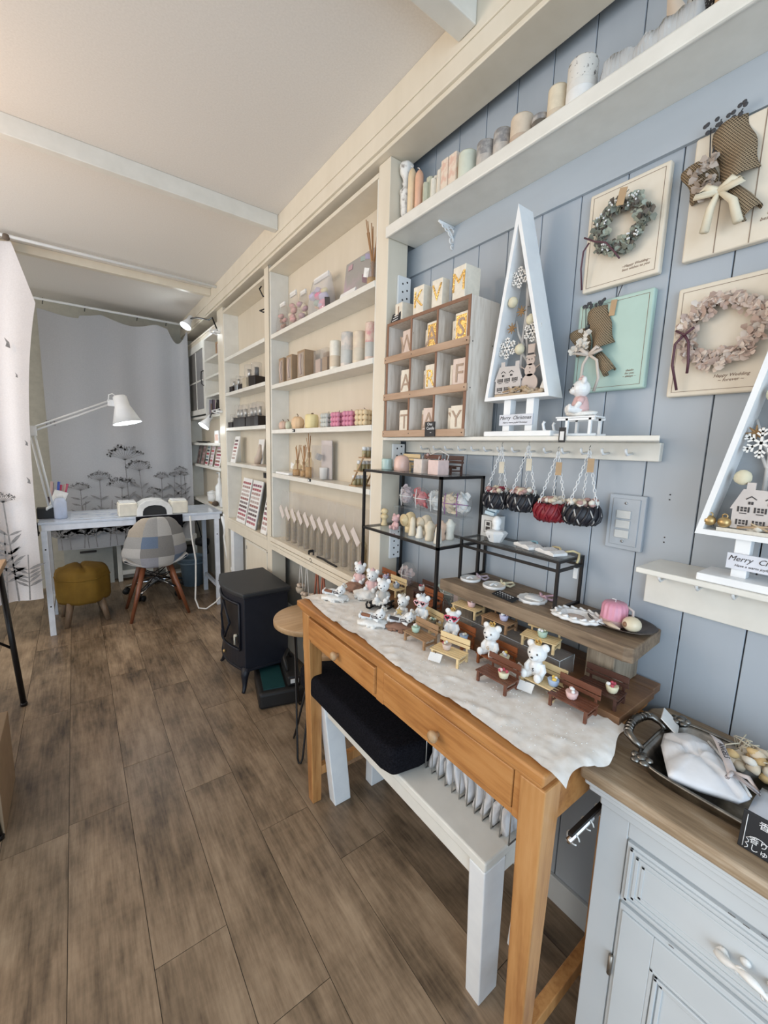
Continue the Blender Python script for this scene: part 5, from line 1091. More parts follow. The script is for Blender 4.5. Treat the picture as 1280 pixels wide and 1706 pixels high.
# ================================================================ tree-shaped shadow boxes
deco_w = C('deco_white', (.80, .78, .74), .6); deco_p = C('deco_wood', (.58, .48, .42), .7); moss = C('moss_tan', (.52, .40, .28), .9, scale=120)
def snowflake(mb, c, r, Mw):
    for k in range(6):
        a = k*PI/3; R_ = Mw @ Matrix.Translation(c) @ Matrix.Rotation(a, 4, 'Z')
        mb.box(-.07*r, .07*r, 0, r, -.0012, .0012, R_)
        for f, L in ((.45, .35), (.72, .28)):
            for s_ in (1, -1): mb.box(-.06*r, .06*r, 0, L*r, -.0012, .0012, R_ @ Matrix.Translation((0, f*r, 0)) @ Matrix.Rotation(s_*.9, 4, 'Z'))
def tree_box(label, xf, yl, yr, za, zb, ya, base, far):
    t = thing('shadow_box', label, 'decoration', ((xf+1.01)/2, (yl+yr)/2, base), 0, 'tree-shaped shadow boxes'); dep = .060; mid = (yl+yr)/2; yc = mid
    A, L, R_ = Vector((ya, za)), Vector((yl, zb)), Vector((yr, zb)); th = .0095
    def inset(P, Q, S):     # corner P of the outline moved inwards by the board thickness (mitred)
        u, v = (Q-P).normalized(), (S-P).normalized(); b_ = (u+v).normalized(); return P+b_*(th/max(.12, abs(u.x*b_.y-u.y*b_.x)))
    Ai, Li, Ri = inset(A, L, R_), inset(L, R_, A), inset(R_, A, L)
    for nm, p, q, q2, p2 in (('left_board', A, L, Li, Ai), ('right_board', R_, A, Ai, Ri), ('base_board', L, R_, Ri, Li)):
        mb = W(t); v = [(x, c.x, c.y) for x in (xf, xf+dep) for c in (p, q, q2, p2)]; mb.add(v, [(0, 1, 2, 3), (7, 6, 5, 4), (0, 4, 5, 1), (1, 5, 6, 2), (2, 6, 7, 3), (3, 7, 4, 0)]); mb.build(nm, M['white'], t)
    xb_ = xf+dep-.001; W(t).add([(xb_, ya, za-.03), (xb_, yl-.01, zb+.006), (xb_, yr+.01, zb+.006), (xb_-.002, ya, za-.03), (xb_-.002, yl-.01, zb+.006), (xb_-.002, yr+.01, zb+.006)], [(0, 1, 2), (3, 5, 4), (0, 3, 4, 1), (1, 4, 5, 2), (2, 5, 3, 0)]).build('back_panel', C('box_back_grey', (.36, .38, .40), .7), t)
    for y in (yc+.030, yc-.040): W(t).box(xf+.012, xf+.035, y-.011, y+.011, base+.014, zb).build('stand_leg', M['white'], t, bevel=.001)
    W(t).box(xf-.012, 1.0, yr-.02, yl-.015, base, base+.014).build('stand_base', M['white'], t, bevel=.002)
    s = W(t).box(xf+.006, xf+.011, yc-.055, yc+.048, base+.030, base+.058).build('name_board', C('sign_lilac', (.68, .70, .76), .5), t)
    mb = W(t); mb.text('Merry  Christmas', .0135, on_wall(xf+.0057, yc-.002, base+.049), .0005, 'CENTER', .35); mb.text('Have a warm joyful Christmas', .0062, on_wall(xf+.0057, yc-.002, base+.037), .0004, 'CENTER', .3); mb.build('lettering', M['ink'], s)
    xo = xf+.026; Hh = za-zb
    # twigs
    mb = W(t); rg = random.Random(3)
    for (ya0, z0_), (yb0, z1_) in (((yc+.02, .02), (yc+.012, .30)), ((yc-.01, .02), (ya-.005, .36)), ((yc+.015, .14), (yc+.045, .21)), ((yc-.004, .20), (yc-.03, .13)), ((yc+.012, .24), (ya-.02, .32)), ((yc+.0, .10), (yc+.035, .155))):
        mb.tube([(xo+.02, ya0, zb+z0_), (xo+.018, (ya0+yb0)/2+.004, zb+(z0_+z1_)/2), (xo+.02, yb0, zb+z1_)], [.0045, .0035, .002], 7)
    mb.build('twig', C('white_twig', (.62, .60, .58), .7), t)
    sf = [(ya-.010, .305, .026), (yc-.030, .165, .027), (yc+.045, .135, .028)] if far else [(ya-.012, .305, .024), (yc+.028, .168, .026), (yc-.045, .14, .026)]
    for y, zz, r_ in sf:
        mb = W(t); snowflake(mb, (0, 0, 0), r_, on_wall(xo-.012, y, zb+zz)); mb.build('snowflake', deco_w, t)
    for y, zz in (((yc+.040, .250), (yc-.020, .195), (yc+.008, .128)) if far else ((yc+.02, .25), (yc-.02, .2), (yc+.046, .108))): W(t).ell((xo-.008, y, zb+zz), (.012, .0135, .0135), 12, amp=.12, fr=200).build('felt_ball', C('felt_cream', (.72, .66, .48), .95), t)
    for y, zz in ((yc+.012, .222), (yc+.038, .185)):
        mb = W(t)
        for k in range(8):
            a = k*PI/4; mb.tube([(xo-.006, y, zb+zz), (xo-.008, y+math.cos(a)*.014, zb+zz+math.sin(a)*.014)], [.003, .001], 5)
        mb.build('star_anise', C('anise', (.33, .19, .08), .7), t)
    # laser-cut house
    hy = yc+.033 if far else yc+.012; hw, hh = .040, .040
    mb = W(t); Mh = on_wall(xo-.014, hy, zb+.018)
    out = [(-hw, 0), (-hw, hh*.85), (-hw-.004, hh*.85), (-hw*.72, hh*1.75), (-hw*.62, hh*1.75), (-hw*.62, hh*2.05), (-hw*.32, hh*2.05), (-hw*.32, hh*1.75), (hw*.52, hh*1.70), (hw*.52, hh*2.0), (hw*.82, hh*2.0), (hw*.82, hh*1.55), (hw+.004, hh*.85), (hw, hh*.85), (hw, 0)]
    mb.prism(out, -.0015, .0015, Mh); ho = mb.build('house', C('house_grey', (.60, .55, .52), .7), t)
    mb = W(t)
    for wx_ in (-.62, -.05, .55):
        for wz in (.25, .82):
            if wx_ > .5 and wz < .5: continue
            for a in (-.004, .001):
                for b in (0, .0045): mb.box(wx_*hw+a, wx_*hw+a+.0035, wz*hh+b-.002, wz*hh+b+.0015, .0015, .0022, Mh)
            mb.box(wx_*hw-.0085, wx_*hw-.006, wz*hh-.003, wz*hh+.0065, .0015, .0022, Mh); mb.box(wx_*hw+.006, wx_*hw+.0085, wz*hh-.003, wz*hh+.0065, .0015, .0022, Mh); mb.box(wx_*hw-.005, wx_*hw+.005, wz*hh-.006, wz*hh-.0045, .0015, .0022, Mh)
    for dx in (-.4, .25):
        for s_ in (1, -1): mb.box(-.0008, .0008, 0, .009, .0015, .0022, Mh @ Matrix.Translation((dx*hw, hh*1.45, 0)) @ Matrix.Rotation(s_*2.2, 4, 'Z'))
        for a in (-.0035, .0005): mb.box(dx*hw+a, dx*hw+a+.003, hh*1.10, hh*1.22, .0015, .0022, Mh)
    mb.box(.52*hw-.005, .52*hw+.005, 0, .016, .0015, .0022, Mh); mb.build('window_cutout', M['ink'], ho)
    if far:
        mb = W(t); Ms = on_wall(xo-.010, yc-.030, zb+.016); c8 = lambda cx, cy, r_: [(cx+r_*math.cos(k*PI/9), cy+r_*math.sin(k*PI/9)) for k in range(18)]
        for cx, cy, r_ in ((0, .022, .024), (0, .055, .016), (0, .078, .012)): mb.prism(c8(cx, cy, r_), -.0015, .0015, Ms)
        mb.prism([(-.014, .086), (.014, .086), (.012, .091), (.009, .091), (.010, .118), (-.010, .118), (-.009, .091), (-.012, .091)], -.0015, .002, Ms)
        for s_ in (1, -1):
            mb.tube([Ms @ Vector((s_*.012, .056, 0)), Ms @ Vector((s_*.028, .066, 0))], .0014, 5)
            for q in (.3, -.5): mb.tube([Ms @ Vector((s_*.026, .065, 0)), Ms @ Vector((s_*.033, .068+q*.01, 0))], .0012, 5)
        sm = mb.build('snowman', deco_p, t)
        mb = W(t); mb.box(-.009, .009, .092, .096, .002, .003, Ms)
        for cx, cy in ((-.004, .081), (.004, .081), (0, .06), (0, .05)): mb.cyl(Ms @ Vector((cx, cy, .0015)), Ms @ Vector((cx, cy, .0028)), .0014, n=8)
        mb.build('snowman_detail', M['ink'], sm); W(t).lathe([(.012, 0), (.014, .012), (.008, .03), (.002, .045)], (xo-.005, yr+.024, zb+.014), 12).build('cone', deco_w, t)
    else:
        for y in (yl-.018, yl-.040):
            W(t).ell((xo-.018, y, zb+.026), (.010, .0105, .0095), 12).build('gold_bell', M['brass'], t)
            W(t).tube(arc((y, zb+.037), .004, 0, 6.2, 10, lambda a, b: (xo-.018, a, b)), .0012, 5).build('bell_loop', M['brass'], t)
    mb = W(t); rg = random.Random(9); mb.box(xo-.02, xo+.02, yr+.03, yl-.03, zb+.0096, zb+.016)
    for k in range(26): mb.ell((xo-.02+rg.uniform(-.006, .03), rg.uniform(yr+.026, yl-.026), zb+.016+rg.uniform(0, .008)), (.007, .009, .006), 6, amp=.4, fr=120)
    mb.build('dried_moss', moss if far else C('moss_white', (.70, .66, .58), .9, scale=120), t)
    mb = W(t); rg = random.Random(19)
    for k in range(7): mb.tube([(xo-.024, yc+rg.uniform(-.05, .04), zb+.02), (xo-.028, yc+rg.uniform(-.05, .04), zb+.03), (xo-.024, yc+rg.uniform(-.05, .04), zb+.02)], .002, 5)
    mb.build('wood_curl', C('curl_tan', (.50, .36, .22), .8), t)
    return t
tree_box('white tree-shaped shadow box with a snowman, on the peg shelf beside the crate', .932, .797, .598, 1.895, 1.419, .728, 1.3222, True)
tree_box('white tree-shaped shadow box with gold bells, at the right edge of the photo', .932, .268, .068, 1.617, 1.141, .172, 1.0562, False)
# ================================================================ bears, benches, pots
white_r = M['resin']; pinkc = C('bear_pink', (.72, .47, .45), .5); goldc = C('crown_gold', (.72, .50, .20), .25, metal=.9); dblack = C('gloss_black', (.01, .01, .012), .2)
def bear_body(pose):
    mb = MB()
    if pose == 'sit':      # front is -X
        mb.ell((0, 0, .021), (.0135, .0145, .019), 14); mb.ell((-.001, 0, .052), (.0185, .0195, .0185), 16); mb.ell((-.015, 0, .047), (.009, .010, .0075), 10); mb.ell((-.002, 0, .036), (.009, .010, .008), 10)
        for s in (1, -1):
            mb.ell((.001, s*.0155, .0665), (.0055, .0085, .0085), 10)
            mb.tube([(0, s*.012, .031), (-.005, s*.018, .020), (-.011, s*.015, .011)], [.0055, .0058, .005], 8); mb.ell((-.012, s*.0148, .010), .0055, 8)
            mb.tube([(.002, s*.009, .008), (-.014, s*.013, .0075), (-.022, s*.0145, .009)], [.0085, .008, .007], 8); mb.ell((-.023, s*.0145, .0105), (.0055, .008, .0095), 10)
    else:                  # lying, head towards -Y, belly up a little
        mb.ell((0, .012, .014), (.012, .018, .011), 12); mb.ell((-.003, -.020, .023), (.017, .016, .015), 14); mb.ell((-.017, -.022, .020), (.007, .008, .007), 8); mb.ell((-.001, -.006, .017), (.009, .010, .009), 8)
        for s in (1, -1):
            mb.ell((.004+s*.011, -.024, .036), (.0075, .0055, .0075), 9)
            mb.tube([(s*.009, .002, .016), (s*.012-.006, -.008, .011), (s*.008-.014, -.018, .008)], [.005, .005, .0045], 8)
            mb.tube([(s*.006, .022, .014), (s*.009-.004, .036, .013)], [.0075, .0065], 8); mb.ell((s*.009-.004, .040, .017), (.007, .005, .008), 8)
    return mb
def bear(label, loc, rot, pose='sit', group='little resin bears', outfit=None, glasses=None, crown=None, letter=None, s=1.0, extra=None):
    t = thing('bear_figurine', label, 'figurine', loc, rot, group); t.scale = (s, s, s)
    o = bear_body(pose).build('body', white_r, t); md = o.modifiers.new('one_surface', 'REMESH'); md.mode = 'VOXEL'; md.voxel_size = .0011; md.use_smooth_shade = True
    mb = MB()
    hc = Vector((-.001, 0, .052)) if pose == 'sit' else Vector((-.003, -.020, .023))
    if pose == 'sit': mb.ell((-.0242, 0, .0495), (.0015, .003, .002), 8)
    else: mb.ell((-.0243, -.023, .022), (.0015, .003, .002), 8)
    for s_ in (1, -1): mb.ell((hc.x-.0172, hc.y+s_*.008, hc.z+.004), (.0015, .0017, .002), 8)
    mb.build('face', M['ink'], t)
    if outfit:
        mb = MB()
        mb.lathe([(.0165, .004), (.0185, .010), (.0165, .022), (.0125, .034), (.010, .036)], (.0, 0, 0), 20)
        for s_ in (1, -1): mb.tube([(0, s_*.012, .031), (-.005, s_*.0185, .021)], [.0075, .0075], 8)
        mb.build('dress', outfit, t)
        mb = MB(); mb.ell((0, 0, .071), (.0085, .0085, .005), 10); mb.ell((0, 0, .0765), .003, 8); mb.build('hat', outfit, t)
    if crown:
        mb = MB(); n_ = 10; vs = [(.0055*math.cos(2*PI*k/n_), .0055*math.sin(2*PI*k/n_), .0) for k in range(n_)]+[((.0075)*math.cos(2*PI*k/n_), (.0075)*math.sin(2*PI*k/n_), .009 if k % 2 == 0 else .004) for k in range(n_)]
        mb.add(vs, [(k, (k+1) % n_, n_+(k+1) % n_, n_+k) for k in range(n_)], False, Matrix.Translation((0, .0, .0695)) if pose == 'sit' else Matrix.Translation((.002, -.031, .034)) @ Matrix.Rotation(.7, 4, 'X')); mb.build('crown', crown, t, recalc=False, solid=.0009)
    if glasses:
        mb = MB(); lens = MB()
        for s_ in (1, -1):
            hp_ = [(.0085*(16*math.sin(a)**3)/16, .0085*(13*math.cos(a)-5*math.cos(2*a)-2*math.cos(3*a)-math.cos(4*a))/16) for a in [2*PI*k/20 for k in range(20)]]
            Mg = on_wall(-.0195, s_*.0098, .0545); mb.tube([Mg @ Vector((a, b, 0)) for a, b in hp_], .0017, 6, True); lens.prism([(a*.9, b*.9) for a, b in hp_], -.0006, .0006, Mg)
            mb.tube([(-.0195, s_*.0185, .056), (-.002, s_*.021, .056)], .0012, 6)
        mb.tube([(-.0195, -.003, .056), (-.0195, .003, .056)], .0014, 6); g = mb.build('glasses', glasses, t); lens.build('lens', dblack, g)
    if letter: mb = MB(); mb.text(letter, .0105, on_wall(-.0147, 0, .020), .0008); mb.build('letter', letter_m, t)
    if extra: extra(t)
    return t
letter_m = dblack
def bench(label, loc, rot, m, group='miniature benches', s=1.0, tagc=False):
    t = thing('miniature_bench', label, 'miniature bench', loc, rot, group); t.scale = (s, s, s)
    mb = MB()
    for k in range(5): mb.box(-.024+.0088*k, -.024+.0088*k+.0074, -.040, .040, .022, .0248)
    mb.build('seat', m, t, bevel=.0005, seg=1)
    mb = MB()
    for zz, h in ((.031, .0075), (.0405, .013)): mb.box(.0205, .0232, -.040, .040, zz, zz+h)
    for y in (-.031, .031): mb.box(.0232, .0262, y-.0025, y+.0025, .010, .0525)
    mb.build('backrest', m, t, bevel=.0005, seg=1)
    for x in (-.020, .020):
        for y in (-.034, .034): MB().box(x-.0027, x+.0027, y-.0027, y+.0027, 0, .022).build('leg', m, t)
    mb = MB()
    for y in (-.034, .034): mb.box(-.018, .018, y-.002, y+.002, .008, .012)
    mb.box(-.0015, .0015, -.034, .034, .016, .0215); mb.build('stretcher', m, t)
    if tagc:
        MB().bx((-.033, .018, .012), (.003, .030, .020), (0, .9, .2)).build('price_tag', M['paper'], t); MB().tube([(-.027, .022, .022), (-.030, .020, .020)], .0006, 5).build('tag_string', M['ink'], t)
    return t
def pot(label, loc, c, f, group='tiny pots of sweets on the benches', s=1.0):
    t = thing('tiny_pot', label, 'pot', loc, 0, group); t.scale = (s, s, s)
    MB().lathe([(.006, 0), (.0078, .002), (.0098, .012), (.0088, .0125), (0, .011)], n=18, wob=lambda a, zz: 1+.04*math.cos(a*9)).build('pot', c, t)
    rg = random.Random(int(loc[1]*1000))
    for k in range(5): MB().ell((rg.uniform(-.006, .006), rg.uniform(-.006, .006), .0135+rg.uniform(0, .003)), .0032, 7).build('topping', f[k % len(f)], t)
    return t
hon = wood('bench_yellow', (.76, .58, .32), (.64, .45, .22), None, 'Y', 30, .5, .1); tan = wood('bench_tan', (.36, .215, .115), (.26, .145, .07), None, 'Y', 30, .5, .1); redb = wood('bench_red_brown', (.16, .058, .032), (.10, .034, .019), None, 'Y', 30, .4, .1); rust = wood('bench_rust', (.30, .09, .028), (.20, .055, .016), None, 'Y', 30, .45, .1); dkb = wood('bench_dark', (.075, .03, .02), (.04, .016, .011), None, 'Y', 30, .45, .1)
cm, ck, cg, cr, cb, cy, cl_ = (C('t_cream', (.72, .66, .46), .5), C('t_pink', (.74, .50, .47), .5), C('t_green', (.44, .58, .46), .5), C('t_red', (.45, .06, .09), .4), C('t_blue', (.38, .48, .64), .5), C('t_yellow', (.78, .52, .10), .5), C('t_lilac', (.55, .53, .70), .5))
wt = M['resin']; TB = .7622; BD = .7753; RS = .8203
SEAT = .0249*1.07; BS = 1.07
for lb, x, y, zz, rot, m, tg, pc, pf, plb, po, extra in (
    ('brown miniature bench beside the bear on the brown rug', .722, .787, TB, .05, tan, 0, cg, (wt, cg, ck), 'pale green pot on the brown bench near the brown rug', .015, None),
    ('yellow miniature bench carrying the bear with pink heart glasses', .794, .838, TB, -.05, hon, 0, C('t_dark', (.16, .13, .08), .5), (cm, cg), 'dark pot beside the bear with pink heart glasses', -.026, 'H'),
    ('rust miniature bench carrying the bear with red heart glasses', .796, .722, TB, .0, rust, 0, cb, (wt, cm, ck), 'blue pot beside the bear with red heart glasses', -.026, 'I'),
    ('yellow miniature bench with a price tag at the front edge of the runner', .722, .677, TB, .22, hon, 1, C('t_tan', (.62, .48, .40), .5), (wt, cr, cm), 'tan pot on the yellow bench with the price tag', .006, None),
    ('rust miniature bench carrying the bear with a gold crown and no tag', .795, .592, TB, .02, rust, 0, cm, (cy, wt, cl_), 'cream pot beside the crowned bear on the rust bench', -.027, 'J'),
    ('red-brown miniature bench at the front, second from the near end of the runner', .732, .537, TB, .03, redb, 0, cm, (cr, ck), 'cream pot with red topping on the front red-brown bench', -.018, None),
    ('yellow miniature bench carrying the bear marked S', .797, .466, TB, .05, hon, 1, cb, (cy, wt), 'glass-blue pot with yellow topping beside the bear marked S', -.026, 'K'),
    ('red-brown miniature bench nearest the end of the runner', .787, .390, TB, .04, redb, 0, ck, (wt, ck), 'pink pot on the nearest red-brown bench', .002, None),
    ('dark brown miniature bench on the brown board against the block leg', .855, .368, BD, .06, dkb, 0, cm, (cr, wt), 'cream pot with red bow on the dark brown bench', -.022, None),
    ('yellow miniature bench at the far end of the acrylic riser', .876, .758, RS, .10, hon, 0, ck, (wt, ck, cr), 'pink pot on the far yellow bench of the riser', -.012, None),
    ('tan miniature bench in the middle of the acrylic riser', .876, .650, RS, .02, tan, 0, cl_, (wt, cl_, ck), 'lilac pot on the tan bench of the riser', -.016, None),
    ('yellow miniature bench at the near end of the acrylic riser', .874, .525, RS, .22, hon, 0, cg, (wt, cm), 'green pot on the near yellow bench of the riser', -.004, None),
    ('rust miniature bench behind the front leg of the tall rack', .885, .935, BD, .02, rust, 0, None, None, None, 0, None),
    ('dark miniature bench with a white pot under the tall rack', .935, 1.00, BD, .05, dkb, 0, wt, (ck, cr, wt), 'white pot on the dark bench under the tall rack', .018, None),
    ('yellow miniature bench with a grey pot behind the bear in grey', .875, 1.105, BD, .05, hon, 0, C('t_grey', (.36, .38, .42), .5), (cb, wt), 'grey pot on the yellow bench behind the bear in grey', -.02, None),
    ('rust miniature bench with a lilac pot at the far end under the rack', .90, 1.195, BD, .0, rust, 0, cl_, (cl_, ck), 'lilac pot on the far rust bench', -.015, None)):
    bench(lb, (x, y, zz), rot, m, tagc=bool(tg), s=BS)
    if pc: pot(plb, (x-.004-math.sin(rot)*po, y+po, zz+SEAT), pc, pf, s=1.22)
    if extra == 'H': bear('white bear with pink heart-shaped sunglasses and a clear crown', (x-.004, y+.020, zz+SEAT), .35, glasses=C('glass_pink', (.72, .38, .40), .35), crown=C('crown_clear', (.55, .55, .56), .2), group=None)
    if extra == 'I': bear('white bear with red heart-shaped sunglasses and a gold crown', (x-.004, y+.016, zz+SEAT), .45, glasses=C('glass_red', (.66, .07, .14), .35), crown=goldc, group=None, s=.95)
    if extra == 'J': letter_m = goldc; bear('white bear with a gold crown and gold letter on the rust bench', (x-.004, y+.014, zz+SEAT), .15, crown=goldc, letter='G', group=None, s=1.05)
    if extra == 'K': letter_m = dblack; bear('white bear with a gold crown and black letter S', (x-.004, y+.016, zz+SEAT), .12, crown=goldc, letter='S', group=None, s=1.1)
def rug(mb, rx, ry, h, seed):
    mb.ell((0, 0, h*.5), (rx, ry, h*.55), 26, amp=.35, fr=85)
    rg = random.Random(seed)
    for k in range(60):
        a = rg.uniform(0, 2*PI); q = math.sqrt(rg.random()); mb.ell((rx*.95*q*math.cos(a), ry*.95*q*math.sin(a), h*.55*(1.2-q*q*.9)), .0065, 6, amp=.4, fr=150)
    return mb
wf = C('white_fluff', (.86, .84, .80), .95, scale=250, bump=.5); bf = C('brown_fluff', (.30, .165, .11), .95, scale=250, bump=.5)
for k, (x, y, r_, m_, lb, lb2, it_) in enumerate(((.690, 1.190, .75, wf, 'white fluffy mat at the far front corner of the runner', 'lying bear with a brown hair clip on the far white mat', (.20, .07, .03)), (.682, .950, .75, wf, 'white fluffy mat beside the brown one at the front of the runner', 'lying bear with a brown bow clip on the nearer white mat', (.24, .09, .04)), (.738, .885, .75, bf, 'brown fluffy mat near the brown bench', 'lying striped bear on the brown fluffy mat', (.03, .02, .02)))):
    single('fluffy_mat', lb, 'mat', rug(MB(), .030, .047, .020, k), m_, 'fluffy mats under bears', loc=(x, y, TB-.001), rotz=r_-.0)
    def clip_(t, c=it_, k=k):
        MB().bx((-.012, .022, .020), (.010, .026, .008), (.1, .2, -.1)).build('hair_clip', C('clip_%d' % k, c, .5), t); MB().tube([(-.020, .004, .022), (-.022, -.010, .022), (-.021, -.014, .016), (-.019, .002, .016)], .0014, 6, True).build('ribbon', C('ribbon_dark', (.05, .035, .04), .5), t)
    bear(lb2, (x, y, TB+.014), r_, 'lie', 'lying bears', crown=C('crown_pearl', (.62, .56, .48), .3), extra=clip_)
# dressed bears behind
single('fluffy_mat', 'brown fluffy cushion under the farthest pink bear', 'mat', rug(MB(), .030, .040, .03, 5), bf, 'fluffy mats under bears', loc=(.792, 1.235, TB-.001), rotz=.3)
bear('farthest bear in a pink dress and hat on the brown fluff', (.825, 1.245, TB+.02), .5, outfit=pinkc, group=None, s=1.08)
single('fluffy_mat', 'white fluffy cushion under the nearer pink bear', 'mat', rug(MB(), .034, .046, .03, 6), wf, 'fluffy mats under bears', loc=(.788, 1.145, TB-.001), rotz=.4)
bear('bear in a pink and white dress on the white fluff', (.812, 1.145, TB+.022), .5, outfit=pinkc, group=None, s=1.08)
t = thing('toy_sled', 'black toy sled with white fluff carrying the bear in grey', 'sled', (.778, 1.045, TB), .35)
for s_ in (1, -1): MB().tube([(.040, s_*.026, .003), (-.030, s_*.026, .003), (-.044, s_*.026, .010), (-.048, s_*.026, .022), (-.040, s_*.026, .028)], .0035, 8).build('runner', M['black'], t); MB().box(-.03, .035, s_*.026-.003, s_*.026+.003, .018, .024).build('rail', M['black'], t)
for x in (-.02, .02):
    for s_ in (1, -1): MB().box(x-.003, x+.003, s_*.026-.002, s_*.026+.002, .004, .018).build('post', M['black'], t)
MB().box(-.03, .035, -.023, .023, .014, .018).build('deck', M['black'], t)
rug(MB(Matrix.Translation((0, 0, .017))), .032, .026, .014, 8).build('fluff', wf, t)
bear('bear in a grey dress and hat sitting on the black sled', (.782, 1.040, TB+.024), .6, outfit=C('bear_grey', (.45, .43, .40), .6), group=None, s=1.05)
def star_(t):
    mb = MB(); mb.prism([((.014 if k % 2 == 0 else .006)*math.cos(k*PI/5+.3), (.014 if k % 2 == 0 else .006)*math.sin(k*PI/5+.3)) for k in range(10)], -.0015, .0015, on_wall(-.024, 0, .025)); mb.build('star', C('star_yellow', (.74, .56, .24), .5), t)
bear('small bear holding a yellow star', (.795, .952, TB), .35, crown=C('crown_pearl', (.62, .56, .48), .3), group=None, s=.95, extra=star_)
t = thing('price_card', 'white folded price card beside the bear with pink heart glasses', 'card', (.823, .800, TB)); MB().bx((0, 0, .033), (.001, .028, .030), (.4, .2, .3)).build('card', M['paper'], t); MB().tube([(0, 0, 0), (0, 0, .025)], .0008, 5).build('stick', M['wire'], t)
t = thing('price_card', 'grey price card behind the front red-brown bench', 'card', (.790, .520, TB)); MB().bx((0, 0, .022), (.001, .030, .030), (.4, .5, .2)).build('card', C('card_grey', (.56, .55, .52), .6), t); MB().tube([(0, 0, 0), (0, 0, .014)], .0008, 5).build('stick', M['wire'], t)
# ---- bear on the white sled, peg shelf
z = 1.3222
t = thing('toy_sled', 'white wooden toy sled with a black tag on the peg shelf', 'sled', (.955, .53, z))
for x in (-.022, .022): MB().tube([(x, -.055, .003), (x, .045, .003), (x, .062, .006), (x, .074, .016), (x, .078, .030), (x, .074, .036)], .0036, 8).build('runner', M['white'], t)
for x in (-.022, .022):
    for y in (-.04, .015): MB().box(x-.003, x+.003, y-.003, y+.003, .003, .042).build('post', M['white'], t)
for x in (-.022, .022): MB().box(x-.003, x+.003, -.05, .04, .036, .041).build('rail', M['white'], t)
mb = MB()
for x in (-.018, -.006, .006, .018): mb.box(x-.005, x+.005, -.05, .045, .042, .045)
mb.build('deck', M['white'], t); MB().ell((0, -.005, .052), (.02, .036, .008), 14, amp=.3, fr=80).build('fluff', wf, t)
MB().bx((-.0435, .012, .002), (.002, .016, .034)).build('tag', M['chalkboard'], t); MB().bx((-.0447, .012, .000), (.0006, .010, .020)).build('tag_label', M['paper'], t)
bear('pink dressed bear sitting on the white toy sled', (.955, .530, z+.052), -.9, outfit=pinkc, group=None, s=1.1)
# ================================================================ hanging baskets
for k, (y, zb, col, lb) in enumerate(((.765, 1.118, 'black', 'black cord basket of dried flowers, farthest of the hanging four'), (.677, 1.122, 'black', 'black cord basket with white and pink flowers, left of the red one'), (.591, 1.108, 'red', 'red cord basket of dried flowers hanging on chains'), (.511, 1.112, 'black', 'black cord basket nearest the light switch'))):
    t = thing('hanging_basket', lb, 'hanging basket', (.976, y, zb), 0, 'hanging baskets on white chains'); rb = .041 if k else .038
    mA = C('cord_black', (.016, .016, .022), .4) if col == 'black' else C('cord_red', (.23, .012, .022), .4)
    mb = MB(); mb.lathe([(rb*.5, 0), (rb*.88, .008), (rb, .024), (rb*.93, .040), (rb*.80, .047), (rb*.7, .044), (0, .040)], n=28); mb.build('bowl', mA, t)
    mb = MB(); mw = MB()
    for q in range(14):
        a = 2*PI*q/14
        for sgn in (1, -1):
            if sgn < 0 and q % 2: continue
            (mb if sgn > 0 else mw).tube([((rb*f)*math.cos(a+sgn*d_), (rb*f)*math.sin(a+sgn*d_), zz) for f, d_, zz in ((.72, 0, .003), (.98, .12, .013), (1.04, .26, .025), (.97, .40, .039), (.82, .5, .048))], .0036 if sgn > 0 else .0018, 6)
    mb.build('cord_weave', mA, t); mw.build('contrast_weave', mA if col == 'red' else C('cord_white', (.50, .47, .44), .6), t)
    rg = random.Random(k+20); fl_ = (C('dry_cream', (.68, .58, .44), .8), C('dry_pink', (.45, .27, .24), .8), C('dry_white', (.74, .70, .62), .8), C('dry_red', (.26, .03, .05), .7))
    for c in range(4 if k == 0 else 3):
        mb = MB()
        for q in range(12):
            a = rg.uniform(0, 2*PI); rr = rb*.75*math.sqrt(rg.random()); mb.ell((rr*math.cos(a), rr*math.sin(a), .049+rg.uniform(0, .012)), (.008, .008, .006), 7, amp=.5, fr=120)
        mb.build('dried_flower', fl_[c], t)
    for q in range(3):
        a = .5+q*2*PI/3; p0 = Vector((rb*.85*math.cos(a), rb*.85*math.sin(a), .046)); p1 = Vector((.008, 0, .178)); mb = MB(); n_ = 15; d = (p1-p0)/n_
        for j in range(n_):
            c0 = p0+d*(j+.5); e = d.normalized(); sd = e.orthogonal() if j % 2 else e.cross(e.orthogonal()); sd.normalize()
            mb.tube([c0+e*.0058*math.cos(w_)+sd*.0030*math.sin(w_) for w_ in [2*PI*i/8 for i in range(8)]], .0009, 5, True)
        mb.build('chain', M['white'], t)
    MB().tube([(.008, 0, .178), (.006, 0, .186), (.010, 0, .190)], .0012, 5).build('ring', M['wire'], t)
    MB().bx((-.004, -.012, .120+.008*k), (.002, .014, .032), (0, 0, .4)).build('tag', C('tag_kraft' if k > 1 else 'tag_cream', (.48, .32, .18) if k > 1 else (.66, .58, .45), .7), t)
t = thing('ribbon_loop', 'clear wire ornament with white ribbon on the left pegs', 'ornament', (.99, 1.03, 1.215)); MB().tube([(0, .05, .07), (-.01, .03, .05), (-.01, -.02, .065), (-.012, -.06, .05), (-.01, -.05, .02), (-.008, -.035, 0)], .002, 6).build('ribbon', M['cable'], t)
for q in range(2): MB().ell((-.008, .045-.004*q, .05-.018*q), .005, 8).build('bead', ck, t)
